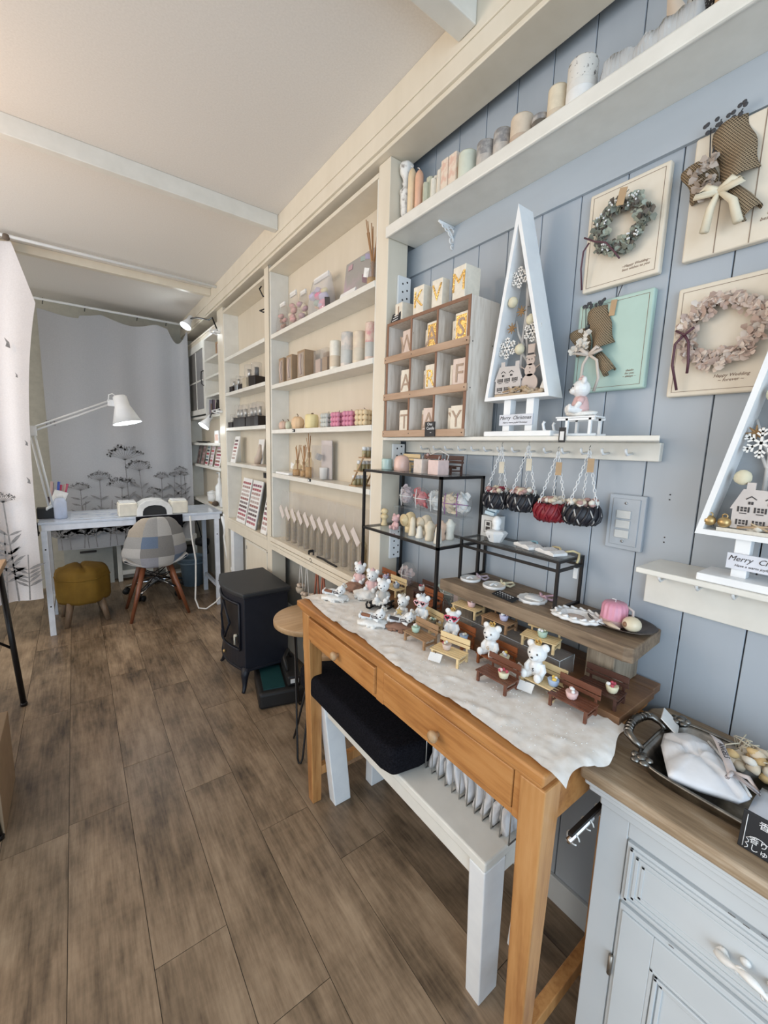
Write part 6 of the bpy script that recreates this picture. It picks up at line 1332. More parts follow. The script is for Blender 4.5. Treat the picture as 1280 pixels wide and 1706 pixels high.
# ================================================================ pictures on the wall
def plaque(label, y0, y1, z0, z1, m, lines=True, name='wall_plaque', group='wooden wall plaques', planks=False):
    t = thing(name, label, 'wall plaque', (WX, (y0+y1)/2, z0), 0, group); w2 = (y1-y0)/2; h = z1-z0
    MB().box(-.018, -.0008, -w2, w2, 0, h).build('board', m, t, bevel=.004, seg=3)
    mb = MB()
    if planks:
        for y in (w2*.33, -w2*.33): mb.box(-.0186, -.018, y-.0007, y+.0007, .002, h-.002)
    elif lines:
        e = .009
        for q in ((-w2+e, w2-e, e, e+.0008), (-w2+e, w2-e, h-e-.0008, h-e), (-w2+e, -w2+e+.0008, e, h-e), (w2-e-.0008, w2-e, e, h-e)): mb.box(-.0186, -.018, *q)
    mb.build('worn_line', C('worn_brown', (.26, .19, .14), .8), t)
    return t
cream_pl = mat('plaque_cream', (.74, .67, .56), (.68, .60, .48), rough=.5, scale=14); mint = mat('plaque_mint', (.43, .58, .515), (.40, .54, .48), rough=.45, scale=14)
def petals(mb, c, n_, spread, size, rg, flat=.35):
    for k in range(n_):
        p = Vector(c)+Vector((rg.uniform(-1, .3)*spread*.8, rg.uniform(-1, 1)*spread, rg.uniform(-1, 1)*spread)); R_ = Matrix.Translation(p) @ Euler((rg.uniform(0, 6), rg.uniform(-.9, .9), rg.uniform(-.9, .9))).to_matrix().to_4x4()
        s_ = size*rg.uniform(.7, 1.2); mb.add([(-flat*s_*.3, 0, 0), (0, s_*.7, s_*.3), (-flat*s_*.5, s_*.25, s_*1.1), (-flat*s_*.5, -s_*.25, s_*1.1), (0, -s_*.7, s_*.3)], [(0, 1, 2), (0, 2, 3), (0, 3, 4)], True, R_)
def wreath(t, yc, zc, R, mats, seed, x=-.032):
    rg = random.Random(seed); mb = MB()
    for k in range(3): mb.tube([(x+.006+.003*math.sin(5*a+k), yc+(R+.003*k-.004)*math.cos(a), zc+(R+.003*k-.004)*math.sin(a)) for a in [2*PI*i/40 for i in range(40)]], .0028, 6, True)
    mb.build('vine_ring', C('vine', (.10, .06, .04), .8), t)
    for j, m_ in enumerate(mats):
        mb = MB()
        for k in range(34):
            a = 2*PI*(k+j*.37)/34+rg.uniform(-.06, .06); rr = R+rg.uniform(-.011, .012); petals(mb, (x-.002, yc+rr*math.cos(a), zc+rr*math.sin(a)), 5, .006, .0105, rg)
        mb.build('petals', m_, t, recalc=False)
def ribbon(t, pts, w, m_, nm='ribbon'):
    mb = MB(); mb.tube(pts, w, 6); return mb.build(nm, m_, t)
rib_w = C('ribbon_wine', (.10, .035, .05), .5)
t = plaque('cream plaque with a green leaf wreath, upper left of the four', .422, .590, 1.667, 1.883, cream_pl)
wreath(t, -.002, .118, .046, (C('leaf_sage', (.21, .225, .185), .7), C('leaf_dark', (.13, .11, .09), .7), C('leaf_pale', (.36, .39, .32), .7)), 1)
rg = random.Random(5); mb = MB()
for a in (.5, 1.3, 2.1, 3.9, 5.2):
    mb = MB()
    for q in range(10): mb.ell((-.046+rg.uniform(-.004, .004), -.002+.046*math.cos(a)+rg.uniform(-.011, .011), .118+.046*math.sin(a)+rg.uniform(-.011, .011)), .0022, 6)
    mb.build('white_buds', M['paper'], t)
ribbon(t, [(-.045, .075, .115), (-.05, .045, .095), (-.05, .02, .085), (-.048, .0, .06), (-.046, -.012, .043)], .002, rib_w); ribbon(t, [(-.045, .062, .100), (-.045, .074, .085), (-.04, .079, .05), (-.03, .078, .005)], .002, rib_w)
MB().bx((-.052, -.006, .167), (.0015, .015, .034), (.15, 0, .2)).build('tag', C('tag_kraft', (.48, .32, .18), .7), t)
def script(t, lines, y, z, s):
    mb = MB(); mb.text(lines, s, on_wall(-.0184, y, z), .0004, 'CENTER', .3); mb.build('script_print', C('script_brown', (.26, .17, .12), .8), t)
script(t, '~Happy Wedding~\nbest wishes to you', -.035, .030, .0075)
def bouquet(t, oy, oz, s, m_flow, seed, x=-.022):
    """burlap wrap: big curled panel at right, small flap at left, flowers between, rolled stem end below right (y to the left, z up)"""
    rg = random.Random(seed); P = lambda y, z, d=0: Vector((x-d, oy+y*s, oz+z*s))
    def patch(A, B, C_, D, bul, nm):
        def f(u, v):
            p = (A*(1-u)+B*u)*(1-v)+(D*(1-u)+C_*u)*v; p = Vector(p); p.x -= bul*s*math.sin(PI*u)*(.4+.6*v)+.004*math.sin(v*6+u*4); p.y += .003*math.sin(v*9)*s; return p
        mb = MB(); mb.grid(f, 12, 12); mb.build(nm, M['jute'], t, recalc=False, solid=.0015)
    patch(P(.036, .068), P(-.008, .078), P(-.036, -.012), P(.012, -.042), .024, 'burlap_wrap')
    patch(P(.078, .028), P(.030, .034), P(.016, -.038), P(.054, -.034), .014, 'burlap_flap')
    mb = MB(); a, b = P(-.004, -.036, .008), P(-.034, -.082, .006)
    mb.tube([a, a*.5+b*.5, b], [.008*s, .0125*s, .014*s], 12, cap=False); mb.build('stem_roll', M['jute'], t, recalc=False, solid=.002)
    mb = MB()
    for k in range(10): petals(mb, P(rg.uniform(.020, .052), rg.uniform(-.030, .026), .018), 6, .007*s, .0095*s, rg)
    mb.build('dried_flower', m_flow, t, recalc=False)
    mb = MB()
    for k in range(4):
        e = P(.040-.014*k, .078+.006*(k % 2), .006); mb.tube([P(.034, .02, .008), e], .0011, 5)
        for q in range(4): mb.ell(e+Vector((-.002, rg.uniform(-.008, .008)*s, rg.uniform(-.008, .008)*s)), (.0015, .0042, .0042), 7)
    mb.build('dark_sprig', C('sprig', (.05, .05, .055), .7), t)
    return P(.010, -.038, .026)
t = plaque('mint green plaque with a burlap wrapped bouquet, lower left of the four', .425, .592, 1.431, 1.640, mint)
q = bouquet(t, .022, .120, .98, C('hydrangea_white', (.72, .66, .58), .8), 3)
rw_ = C('ribbon_beige', (.60, .52, .45), .6)
for dy in (.016, -.016): MB().tube([q, q+Vector((-.004, dy*1.2, .014)), q+Vector((-.004, dy*1.9, .008)), q], .0045, 6).build('bow_loop', rw_, t)
ribbon(t, [q, q+Vector((0, .012, -.02)), q+Vector((0, .014, -.05)), q+Vector((.006, .024, -.075))], .0035, rw_); ribbon(t, [q, q+Vector((0, -.02, -.015)), q+Vector((.004, -.026, -.055)), q+Vector((.004, -.018, -.085))], .0035, rw_)
MB().bx((-.022, .0, .185), (.0015, .013, .034), (.1, 0, 0)).build('tag', C('tag_kraft', (.48, .32, .18), .7), t); script(t, 'thanks\nfor you\n~ always ~', -.05, .035, .0065)
MB().tube([(-.012, .0, .2), (-.012, -.008, .225), (-.006, -.008, .235)], .001, 5).build('hanging_wire', M['ink'], t)
t = plaque('cream planked plaque with a burlap bouquet and ivory bow, upper right of the four', .222, .382, 1.672, 1.896, cream_pl, planks=True)
q = bouquet(t, .010, .140, 1.12, C('bouquet_beige', (.46, .38, .32), .8), 4)
iv = C('ribbon_ivory', (.74, .66, .50), .7)
for dy in (.018, -.018): MB().tube([q, q+Vector((-.004, dy*1.1, .012)), q+Vector((-.004, dy*2.0, .004)), q], .0065, 6).build('bow_loop', iv, t)
for dy in (.010, -.024): MB().tube([q, q+Vector((0, dy, -.025)), q+Vector((0, dy*1.5, -.065))], [.004, .007, .008], 6).build('bow_tail', iv, t)
script(t, 'Happy\nbest wishes', -.058, .040, .0085)
t = plaque('cream plaque with a pink hydrangea wreath, lower right of the four', .205, .379, 1.406, 1.621, cream_pl)
wreath(t, .002, .118, .056, (C('petal_rose', (.64, .52, .45), .75), C('petal_pale', (.74, .64, .56), .75), C('petal_deep', (.52, .39, .33), .75)), 7)
ribbon(t, [(-.045, .073, .127), (-.052, .055, .115), (-.052, .040, .126)], .0025, rib_w); ribbon(t, [(-.05, .056, .116), (-.05, .070, .10), (-.045, .072, .06), (-.03, .064, .012)], .0025, rib_w); ribbon(t, [(-.05, .056, .116), (-.05, .047, .10), (-.046, .044, .06), (-.04, .046, .042)], .0025, rib_w)
script(t, 'Happy Wedding\n~ forever ~', -.02, .030, .0085)
# ================================================================ on the tall rack
z = 1.2077
pillar('pale green glass candle at the far end of the tall rack', .905, 1.205, z, .020, .038, C('jar_green', (.44, .58, .54), .2), 'goods on top of the tall rack', 0)
t = thing('bell_candle', 'peach dome-shaped candle with a sheen on the tall rack', 'candle', (.900, 1.115, z), 0, 'goods on top of the tall rack'); MB().lathe([(.026, 0), (.027, .012), (.026, .036), (.020, .048), (.010, .052), (0, .053)], n=26).build('wax', C('peach_dome', (.74, .50, .42), .22), t)
for k, (y, c, lb, r_) in enumerate(((.985, (.70, .60, .53), 'beige cube candle on the tall rack', .0195), (.912, (.74, .56, .52), 'pale pink cube candle at the front corner of the tall rack', .0225))):
    pillar(lb, .878, y, z, r_, .044, C('cube_%d' % k, c, .45, scale=60), 'goods on top of the tall rack', 1, sq=True)
for x, y, m_, lb, r_ in ((.965, 1.165, hon, 'yellow miniature bench at the back of the tall rack', .1), (.968, 1.06, redb, 'red-brown miniature bench at the back of the tall rack', 0), (.955, .945, dkb, 'dark miniature bench at the near back corner of the tall rack', -.1)): bench(lb, (x, y, z), r_, m_, s=BS)
pot('white pot on the dark bench of the tall rack', (.948, .968, z+SEAT), wt, (cr, wt))
z = 1.0027
def statue(label, x, y, h, c, kind, seed):
    t = thing('soap_figure', label, 'soap figure', (x, y, z), 0, 'moulded candles on the middle glass shelf'); m_ = C('wax_%s' % c[0], c[1], .45); rg = random.Random(seed)
    if kind == 'bust':
        mb = MB(); mb.lathe([(.012, 0), (.013, .004), (.008, h*.25), (.009, h*.4), (.016, h*.5), (.013, h*.62), (.007, h*.68)], n=16); mb.ell((0, 0, h*.83), (.013, .014, h*.19), 12, amp=.12, fr=90); mb.ell((-.012, 0, h*.82), (.004, .003, .005), 7)
    elif kind == 'bear':
        mb = bear_body('sit'); 
        for v in mb.bm.verts: v.co *= h/.075
    elif kind == 'flower':
        mb = MB(); mb.ell((0, 0, h*.55), (.022, .026, h*.42), 14, amp=.3, fr=70); mb.lathe([(.016, 0), (.017, h*.3), (.01, h*.4)], n=14)
        for k in range(7): mb.lathe([(.020-.0025*k, 0), (.021-.0025*k, .004)], (0, 0, 0), 16, Matrix.Translation((-.018-.0012*k, .006, h*.6)) @ Matrix.Rotation(-PI/2, 4, 'Y'))
    elif kind == 'torso':
        mb = MB(); mb.lathe([(.013, 0), (.015, h*.1), (.012, h*.35), (.016, h*.62), (.017, h*.78), (.008, h*.9), (.006, h)], n=18, wob=lambda a, zz: 1+.12*math.cos(2*a)); 
    else:
        mb = MB(); mb.lathe([(.013, 0), (.0135, .003), (.010, h*.4), (.0095, h*.7), (.007, h*.9), (.003, h)], n=18)
    o = mb.build('wax', m_, t)
    if kind == 'bear': md = o.modifiers.new('one_surface', 'REMESH'); md.mode = 'VOXEL'; md.voxel_size = .0012; md.use_smooth_shade = True
ye, pi_, cr_, wh_, pe_ = ('butter', (.78, .62, .36)), ('rose', (.66, .42, .42)), ('cream', (.76, .66, .50)), ('white', (.82, .79, .74)), ('peach', (.74, .50, .36))
statue('yellow bust candle, farthest on the middle glass shelf', .90, 1.205, .062, ye, 'bust', 1); statue('dusky pink animal candle beside the yellow bust', .888, 1.120, .056, pi_, 'bear', 2); statue('large yellow rose candle on the middle glass shelf', .90, 1.060, .070, ye, 'flower', 3)
statue('slim cream figure candle beside the yellow rose', .872, 1.012, .062, cr_, 'cone', 4); statue('small white bottle-shaped candle', .868, .972, .040, wh_, 'cone', 5); statue('cream flower candle with yellow string', .905, .985, .070, cr_, 'flower', 6); statue('tan and white figure candle near the front corner', .868, .925, .062, cr_, 'torso', 7); statue('white cone candle at the front corner of the rack', .862, .882, .056, wh_, 'cone', 8)
statue('peach torso candle behind the front corner', .905, .915, .062, pe_, 'torso', 9); statue('white torso candle near the back right of the shelf', .935, .905, .066, wh_, 'torso', 10)
t = thing('acrylic_step', 'clear step at the back of the middle glass shelf', 'stand', (.965, 1.03, z)); MB().box(-.030, .030, -.165, .165, .070, .073).build('top', M['acrylic'], t); 
for y in (-.165, .162): MB().box(-.030, .030, y, y+.003, 0, .070).build('side', M['acrylic'], t)
def soap(label, x, y, z, c, rc, seed, h=.075, w=.068):
    t = thing('soap_bouquet', label, 'soap bouquet', (x, y, z), 0, 'bagged soap bouquets on the rack'); rg = random.Random(seed); mb = MB()
    mb.ell((0, 0, h*.5), (.026, w/2, h*.5), 16, amp=.12, fr=60); mb.build('wrapper', M['bag'], t)
    mb = MB()
    for k in range(9): petals(mb, (-.004, rg.uniform(-.3, .3)*w, h*rg.uniform(.25, .8)), 7, .008, .015, rg)
    mb.build('flower', c, t, recalc=False); MB().ell((-.003, 0, h*.45), (.016, w*.30, h*.30), 12, amp=.3, fr=70).build('soap', c, t)
    mb = MB(); mb.tube([(-.0275, 0, h*.05), (-.030, .002, h*.5), (-.0275, 0, h*.95)], .0016, 5); mb.tube([(-.012, -w/2, h*.5), (-.030, 0, h*.52), (-.012, w/2, h*.5)], .0016, 5); mb.build('ribbon', rc, t)
zz = 1.0762; wr = M['paper']; pr = C('ribbon_purple', (.30, .14, .30), .4)
soap('lilac soap bouquet in a clear bag, farthest on the upper step', .965, 1.155, zz, c_('lilac_grey', .56, .49, .53), wr, 1); soap('red and pink soap bouquet with white ribbon', .965, 1.075, zz, C('soap_red', (.58, .16, .18), .6), wr, 2); soap('pale blue-white soap bouquet next to the red one', .965, 1.00, zz, c_('ice', .60, .64, .66), wr, 3)
soap('cream figure soap bag with purple ribbon', .965, .935, zz, c_('cream', .72, .62, .46), pr, 4); soap('white figure soap bag with purple ribbon at the near end of the step', .968, .885, zz, c_('ice_white', .74, .76, .76), pr, 5, .08, .06)
soap('dusky pink soap bouquet under the tall rack, farthest', .965, 1.135, BD, c_('dusk', .50, .40, .40), wr, 6, .095, .075); soap('grey-green soap bouquet with white ribbon under the tall rack', .962, .915, BD, c_('sage', .36, .44, .40), wr, 7, .09, .075); 
t = thing('clear_case', 'clear plastic case with pale contents at the near back under the tall rack', 'case', (.955, .868, BD)); MB().box(-.022, .03, -.017, .017, 0, .085).build('case', M['bag'], t); MB().box(-.015, .02, -.010, .010, .004, .06).build('content', c_('dusk', .50, .40, .40), t)
# ================================================================ on the rustic bench
z = .8993
def medallion(label, x, y, r, rib, seed, shell_=False):
    t = thing('plaster_medallion', label, 'ornament', (x, y, z), -.5, 'white plaster medallions on the rustic bench')
    mb = MB(); mb.lathe([(r*.97, 0), (r, .002), (r, .007), (r*.93, .0085), (r*.9, .0075), (0, .0075)], n=36, wob=(lambda a, zz_: 1+.05*math.cos(12*a)) if shell_ else None); mb.build('disc', M['plaster'], t)
    mb = MB()
    if shell_:
        for k in range(9): mb.tube([(-r*.5, 0, .009), (r*.8*math.cos(-1.2+.3*k)*.9, r*.85*math.sin(-1.2+.3*k), .008)], .0028, 6)
    else: mb.tube([(-r*.5, -r*.3, .0085), (-.1*r, -.0, .0098), (r*.4, r*.1, .009)], .003, 6); mb.tube([(-.1*r, 0, .009), (.1*r, -.4*r, .008)], .002, 6)
    mb.build('relief', M['plaster'], t)
    for sgn in (1, -1): MB().tube([(r*.75, sgn*.002, .010), (r*.8, sgn*.012, .016), (r*.95, sgn*.014, .011), (r*.78, sgn*.001, .010)], .003, 6).build('bow', rib, t)
    MB().tube([(r*.8, 0, .010), (r*1.3, .008, .008), (r*1.75, 0, .012), (r*1.8, -.008, .008), (r*1.35, -.012, .004), (r*.9, -.004, .008)], .0034, 6).build('ribbon_loop', rib, t)
medallion('round white plaster medallion with a lilac ribbon, farthest on the rustic bench', .930, .805, .030, C('rib_lilac', (.52, .42, .48), .5), 1); medallion('round white plaster medallion with a pale yellow ribbon', .940, .725, .032, C('rib_yellow', (.74, .68, .48), .5), 2); medallion('scalloped white plaster medallion with a pink ribbon', .938, .600, .036, C('rib_pink', (.60, .38, .44), .5), 3, True)
t = thing('chalk_card', 'black slanted card with white handwriting on the rustic bench', 'card', (.892, .650, z), .0); R_ = Matrix.Rotation(-.12, 4, 'Z') @ Matrix.Translation((0, 0, .005)) @ Matrix.Rotation(-.22, 4, 'Y'); MB(R_).box(-.013, .013, -.036, .036, -.001, .001).build('card', M['chalkboard'], t)
mb = MB(R_)
for k in range(3):
    for q in range(6): mb.box(.0075-.0075*k-.0012, .0075-.0075*k+.001, .028-.009*q-.006+.003*k, .028-.009*q-.0005, .001, .0014)
mb.build('chalk_writing', M['chalk'], t)
t = thing('ornate_dish', 'white oval dish with a scalloped ornate rim on the rustic bench', 'dish', (.925, .468, z), .25)
def oval(prof, m_, nm, wob=None):
    mb = MB(Matrix.Diagonal((.75, 1.0, 1, 1))); mb.lathe(prof, n=72, wob=wob); return mb.build(nm, m_, t)
oval([(.034, 0), (.056, .004), (.062, .009), (.054, .012), (.043, .010), (.040, .012), (.037, .011), (.034, .005), (0, .005)], M['plaster'], 'dish', lambda a, zz_: 1+(.05*math.cos(14*a)+.035*math.cos(5*a+1) if zz_ > .003 and zz_ < .0125 else 0))
mb = MB(Matrix.Diagonal((.75, 1.0, 1, 1)))
for k in range(16):
    a = 2*PI*k/16; mb.tube([(.050*math.cos(a+d_)+.0, .050*math.sin(a+d_), .0125+.002*math.sin(d_*14)) for d_ in (-.15, -.05, .05, .13)], .0032, 6)
mb.build('scroll_rim', M['plaster'], t); MB().ell((0, .004, .006), (.014, .020, .001), 8).build('printed_motif', C('motif_beige', (.58, .48, .42), .7), t)
t = thing('metal_tray', 'round dark metal tray at the near end of the rustic bench', 'tray', (.972, .392, z)); MB(Matrix.Diagonal((.82, 1, 1, 1))).lathe([(0, .001), (.048, .001), (.055, .004), (.070, .009), (.072, .011), (.068, .0105), (.053, .006), (.046, .003), (0, .003)], n=48).build('dish', mat('bronze_tray', (.16, .13, .11), (.09, .07, .06), rough=.3, metal=.8, scale=40), t)
t = thing('fluted_candle', 'pink fluted candle with a ribbon on the metal tray', 'candle', (.962, .405, z+.0032)); MB().lathe([(.027, 0), (.0275, .010), (.026, .042), (.022, .050), (0, .051)], n=60, wob=lambda a, zz_: 1+.045*math.cos(14*a)*(zz_ > .003)).build('wax', C('pink_flute', (.68, .30, .40), .3), t)
MB().lathe([(.0285, .001), (.0295, .002), (.0290, .014), (.0285, .015)], n=40).build('base_band', C('pink_brown', (.52, .32, .30), .4), t); MB().tube([(0, 0, .05), (.001, 0, .057), (-.004, .006, .058)], .001, 5).build('wick', M['paper'], t)
MB().tube([(.01, -.02, .045), (.012, -.034, .038), (.01, -.036, .02), (.004, -.03, .008)], .003, 6).build('ribbon', C('rib_pale', (.64, .55, .50), .5), t)
t = thing('sea_shell', 'round cream sea shell lying on the metal tray', 'shell', (.946, .360, z+.0045)); MB().ell((0, 0, .017), (.018, .019, .0165), 18).build('whorl', C('shell_cream', (.72, .63, .46), .3), t); MB().ell((-.0135, .007, .018), (.006, .006, .006), 10).build('opening', C('shell_brown', (.26, .13, .07), .5), t)
t = thing('sea_shell', 'slim beige sea shell beside the pink candle', 'shell', (.925, .392, z+.008)); MB().tube([(-.01, -.022, .006), (-.003, 0, .006), (.004, .018, .005)], [.0015, .006, .003], 8).build('shell', C('shell_beige', (.60, .48, .36), .4), t)
z = 1.0297
t = thing('gift_box', 'grey and white box with a printed label at the back of the glass stand', 'box', (1.000, .792, z)); MB().box(-.022, .022, -.026, .026, 0, .062).build('carton', C('carton_grey', (.66, .66, .64), .6), t)
mb = MB()
for q in ((-.014, .014, .012, .0135), (-.014, .014, .048, .0495), (-.014, -.0125, .0135, .048), (.0125, .014, .0135, .048), (-.006, .006, .034, .044), (-.008, .008, .020, .030)): mb.box(-.0224, -.022, *q)
mb.build('printed_label', M['ink'], t)
t = thing('faceted_ornament', 'pale blue paper bow box on top of the grey and white box', 'ornament', (1.000, .790, z+.0622)); MB().bx((0, 0, .027), (.022, .030, .030), (.2, .2, .3)).build('cube', C('ice_blue', (.60, .74, .82), .5), t, bevel=.001); MB().bx((0, .012, .006), (.02, .03, .010), (.2, 0, .2)).build('fold', C('ice_blue', (.60, .74, .82), .5), t)
t = thing('scent_pot', 'white faceted pot with a rounded stopper on the glass stand', 'pot', (.945, .735, z)); MB().lathe([(.018, 0), (.033, .026), (.026, .032), (.014, .034)], n=7).build('pot', M['resin'], t); MB().lathe([(.009, .034), (.013, .038), (.009, .044), (.014, .056), (.012, .066), (.005, .073), (0, .074)], n=18).build('stopper', M['resin'], t)
for f in t.children[0].data.polygons: f.use_smooth = False
mb = MB(); mb.text('S', .010, on_wall(-.0265, .002, .016), .0006); mb.build('mark', M['ink'], t)
for k, (x, y, lb, rc, r_) in enumerate(((.968, .645, 'white plaster book-shaped plaque with a blue ribbon on the glass stand', C('rib_blue', (.30, .55, .66), .5), -.35), (.960, .572, 'white plaster book-shaped plaque with a yellow ribbon on the glass stand', C('rib_gold', (.66, .56, .32), .5), -.30))):
    t = thing('plaster_book', lb, 'ornament', (x, y, z), r_, 'plaster books on the glass stand'); mb = MB(); mb.prism([(-.034, 0), (-.034, .007), (-.018, .0115), (0, .008), (.018, .0115), (.034, .007), (.034, 0)], -.022, .022, Matrix.Rotation(PI/2, 4, 'X') @ Matrix.Rotation(PI/2, 4, 'Y') if False else Matrix(((0, 0, 1, 0), (1, 0, 0, 0), (0, 1, 0, 0), (0, 0, 0, 1)))); mb.build('open_pages', M['plaster'], t, bevel=.001)
    mb = MB()
    for q in range(4): mb.tube([(-.014+.008*q, -.028, .0095), (-.014+.008*q, -.008, .0098)], .0007, 4); mb.tube([(-.014+.008*q, .008, .0098), (-.014+.008*q, .028, .0095)], .0007, 4)
    mb.build('engraved_line', C('plaster_shade', (.66, .64, .62), .7), t)
    MB().tube([(.022, -.01, .008), (.032, .004, .011), (.034, .020, .010), (.03, .03, .008)], .0028, 6).build('ribbon', rc, t)
t = thing('ribbon_tag', 'yellow ribbon loop with a hanging white tag at the near corner of the glass stand', 'tag', (1.0, .535, z)); MB().tube([(-.02, .02, .003), (-.005, -.002, .010), (.005, -.014, .004), (-.012, -.022, -.004), (-.02, -.0225, -.014)], .003, 6).build('ribbon', C('rib_gold', (.66, .56, .32), .5), t); MB().bx((-.022, -.0225, -.040), (.002, .010, .026)).build('tag', M['paper'], t)
# ================================================================ silver tray on the sideboard
z = .7272
t = thing('silver_tray', 'tarnished silver tray with a scrolled handle on the sideboard', 'tray', (.855, .06, z)); xa, xb_, ya_, yb_ = .752, .958, -.16, .262
mb = W(t); n_ = 60
def tr_(inset, zz):
    pts = []
    for k in range(n_):
        a = 2*PI*k/n_; c, s = math.cos(a), math.sin(a); e = .28; x = (xb_-xa)/2*(abs(c)**e)*(1 if c > 0 else -1); y = (yb_-ya_)/2*(abs(s)**e)*(1 if s > 0 else -1); L = math.hypot(x, y)
        pts.append(((xa+xb_)/2+x*(1-inset/abs(L)), (ya_+yb_)/2+y*(1-inset/abs(L)), z+zz))
    return pts
rings = [tr_(.030, .0), tr_(.014, .006), tr_(.004, .022), tr_(0, .026), tr_(.003, .0275), tr_(.010, .022), tr_(.018, .008), tr_(.032, .003)]; vs = [p for r_ in rings for p in r_]
mb.add(vs, [(i*n_+k, i*n_+(k+1) % n_, (i+1)*n_+(k+1) % n_, (i+1)*n_+k) for i in range(7) for k in range(n_)]+[tuple(range(n_))[::-1], tuple(range(7*n_, 8*n_))], True); mb.build('basin', M['silver'], t)
mb = W(t); mb.tube([(p[0], p[1], p[2]+.0008) for p in tr_(0, .026)], .003, 6, True); mb.build('gadroon_rim', M['silver'], t)
mb = W(t); hy = .285
mb.tube([(.795, .258, z+.028), (.792, .272, z+.036), (.800, .287, z+.040), (.822, .296, z+.041), (.850, .298, z+.042), (.878, .294, z+.041), (.895, .284, z+.039), (.898, .268, z+.034), (.892, .257, z+.028)], [.004, .006, .0075, .006, .008, .006, .007, .006, .004], 10)
for k in range(9): mb.lathe([(.0066, -.0022), (.0086, 0), (.0066, .0022)], (0, 0, 0), 12, Matrix.Translation((.805+.0105*k, .290+.008*math.sin(PI*k/8), z+.0412)) @ Matrix.Rotation(PI/2, 4, 'Y'))
mb.build('handle', M['silver'], t)
for cx, cy in ((.764, .250), (.948, .250)):
    mb = W(t)
    for k in range(5): mb.ell((cx+.011*math.cos(k*1.3), cy+.011*math.sin(k*1.3), z+.029), (.008, .008, .005), 8, amp=.3, fr=150)
    mb.ell((cx, cy, z+.030), (.009, .009, .007), 9)
    mb.build('scroll_corner', M['silver'], t)
# sachet, filled with a soft crease
t = thing('satin_sachet', 'shiny white satin sachet pouch with a lettered ribbon on the silver tray', 'pouch', (.865, .17, z+.02)); poly = [(.913, .232), (.876, .254), (.833, .244), (.759, .206), (.772, .166), (.797, .119), (.816, .112), (.865, .149), (.914, .196)]
sat = mat('white_satin', (.80, .81, .84), rough=.28, scale=20, bump=.25, bdist=.004); mb = W(t); cx, cy = sum(p[0] for p in poly)/9, sum(p[1] for p in poly)/9
fine = []
for k in range(9):
    a, b = poly[k], poly[(k+1) % 9]
    for q in range(6): fine.append((a[0]+(b[0]-a[0])*q/6, a[1]+(b[1]-a[1])*q/6))
N_ = len(fine); vs = []; 
for f, hh in ((.95, .020), (1, .0285), (.92, .034), (.8, .038), (.65, .042), (.5, .045), (.35, .047), (.2, .048), (.02, .048)):
    for k, p in enumerate(fine): x, y = cx+(p[0]-cx)*f, cy+(p[1]-cy)*f; vs.append((x, y, z+hh+(.004*noise.noise(Vector((x*40, y*40, 2)))-.010*max(0, 1-abs((x-.86)*.5+(y-.19)*.87)/.009)-.007*max(0, 1-abs((x-.84)*.9-(y-.20)*.45)/.008)*(x > .80))*(f < .93)))
mb.add(vs, [(i*N_+k, i*N_+(k+1) % N_, (i+1)*N_+(k+1) % N_, (i+1)*N_+k) for i in range(8) for k in range(N_)]+[tuple(range(N_))[::-1], tuple(range(8*N_, 9*N_))], True); mb.build('pouch', sat, t)
mb = W(t); mb.grid(lambda u, v: (.918-.095*u+.016*(v-.5)*.4, .188-.050*u+.018*(v-.5), z+.0515-.020*abs(u-.5)**1.6+.0015*math.sin(u*9)), 16, 4); rb_ = mb.build('ribbon', C('sheer_ribbon', (.66, .60, .60), .5), t, recalc=False, solid=.001)
mb = W(t); mb.text('ANGELS', .0115, Matrix(((-.885, .46, 0, .873), (-.46, -.885, 0, .164), (0, 0, 1, z+.0532), (0, 0, 0, 1))), .0006); mb.build('lettering', M['ink'], rb_)
for s_ in (1, -1): mb = W(t); mb.tube([(.826, .140, z+.050), (.812+.012*s_, .130-.010*s_, z+.056), (.806, .122-.020*s_, z+.050), (.826, .140, z+.050)], .0035, 6); mb.build('bow_loop', C('sheer_ribbon', (.66, .60, .60), .5), t)
mb = W(t); mb.tube([(.910, .194, z+.035), (.866, .150, z+.034), (.838, .128, z+.033), (.816, .113, z+.032)], .0024, 6); mb.build('lace_edge', M['paper'], t)
t = thing('satin_sachet', 'pale blue-white cloth bag lying at the near side of the tray', 'pouch', (.85, .06, z+.012)); mb = W(t); mb.grid(lambda u, v: (.775+.105*u, .110-.21*v, z+.014+.016*math.sin(PI*u)*math.sin(PI*min(1, v*1.5+.1))+.003*noise.noise(Vector((u*7, v*9, 1)))), 14, 20); mb.build('cloth', C('pale_blue_cloth', (.64, .70, .80), .5), t, recalc=False, solid=.006)
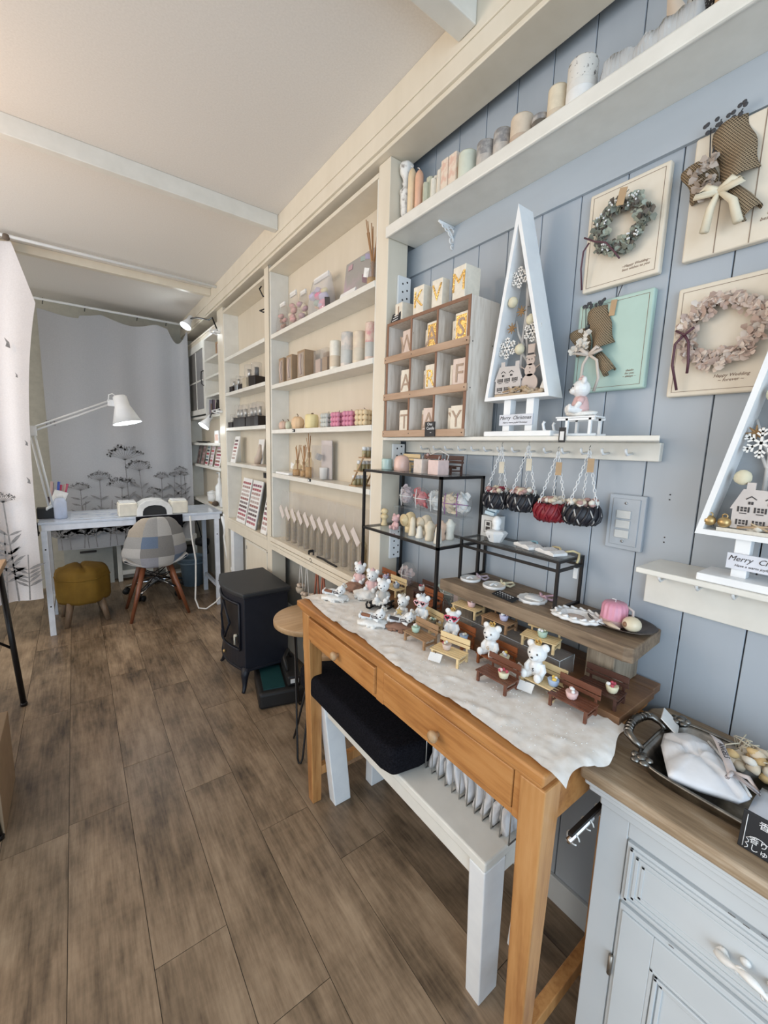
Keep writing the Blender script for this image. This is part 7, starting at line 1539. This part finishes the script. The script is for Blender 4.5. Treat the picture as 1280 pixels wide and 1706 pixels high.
t = thing('dried_flower_bunch', 'bunch of cream dried flowers and curls behind the satin pouch', 'dried flowers', (.93, .11, z+.012)); rg = random.Random(8)
for c, n2, sz in ((C('dry_cream', (.68, .58, .44), .8), 16, .011), (C('dry_white', (.74, .70, .62), .8), 16, .010), (C('dry_amber', (.60, .42, .20), .7), 14, .010)):
    mb = W(t)
    for k in range(n2): mb.ell((.915+rg.uniform(-.024, .024), .115+rg.uniform(-.045, .045), z+.034+rg.uniform(-.012, .018)), (sz*.9, sz, sz*.7), 8, amp=.5, fr=110)
    mb.build('flower_head', c, t)
mb = W(t)
for k in range(34):
    y = .115+rg.uniform(-.07, .055); x = .925+rg.uniform(-.02, .03); mb.tube([(x, y, z+.025), (x+rg.uniform(-.012, .012), y+rg.uniform(-.02, .01), z+.045), (x+rg.uniform(-.02, .02), y+rg.uniform(-.03, .01), z+.05)], .0011, 5)
mb.build('curled_stem', C('pale_curl', (.72, .66, .52), .8), t)
single('gift_card', 'white card with fine print tucked at the far corner of the silver tray', 'card', MB().bx((.915, .258, z+.036), (.055, .002, .036), (-.9, .1, .25)), M['paper'])
# chalkboard sign
t = thing('chalk_sign', 'black chalkboard sign with white handwriting leaning on the silver tray', 'sign', (.737, .045, z)); Rs = Matrix.Translation((0, 0, .0005)) @ Matrix.Rotation(.10, 4, 'Y'); MB(Rs).box(0, .004, -.075, .062, 0, .056).build('board', M['chalkboard'], t, bevel=.001)
mb = MB(Rs); Fs = Rs; fw_ = lambda y, zz: on_wall(-.0004, y, zz)
mb.text('香りサシェ', .0125, fw_(.013, .045), .0004); mb.text('香り', .017, fw_(.010, .031), .0004); mb.text('香りは\n しゅう', .0105, fw_(.035, .013), .0004)
mb.tube([(-.0006, .0565, .052), (-.0006, .0565, .004)], .0006, 4)
mb.tube([(-.0006, .052+.0*k+.002*math.cos(k*2.1)-(.0)+(-.0), .0035+.020*k/8) if k < 8 else (-.0006, .050-.006*(k-8), .0235+.0018*math.sin(k*1.5)) for k in range(16)], .0006, 4)
mb.build('chalk_writing', M['chalk'], t)
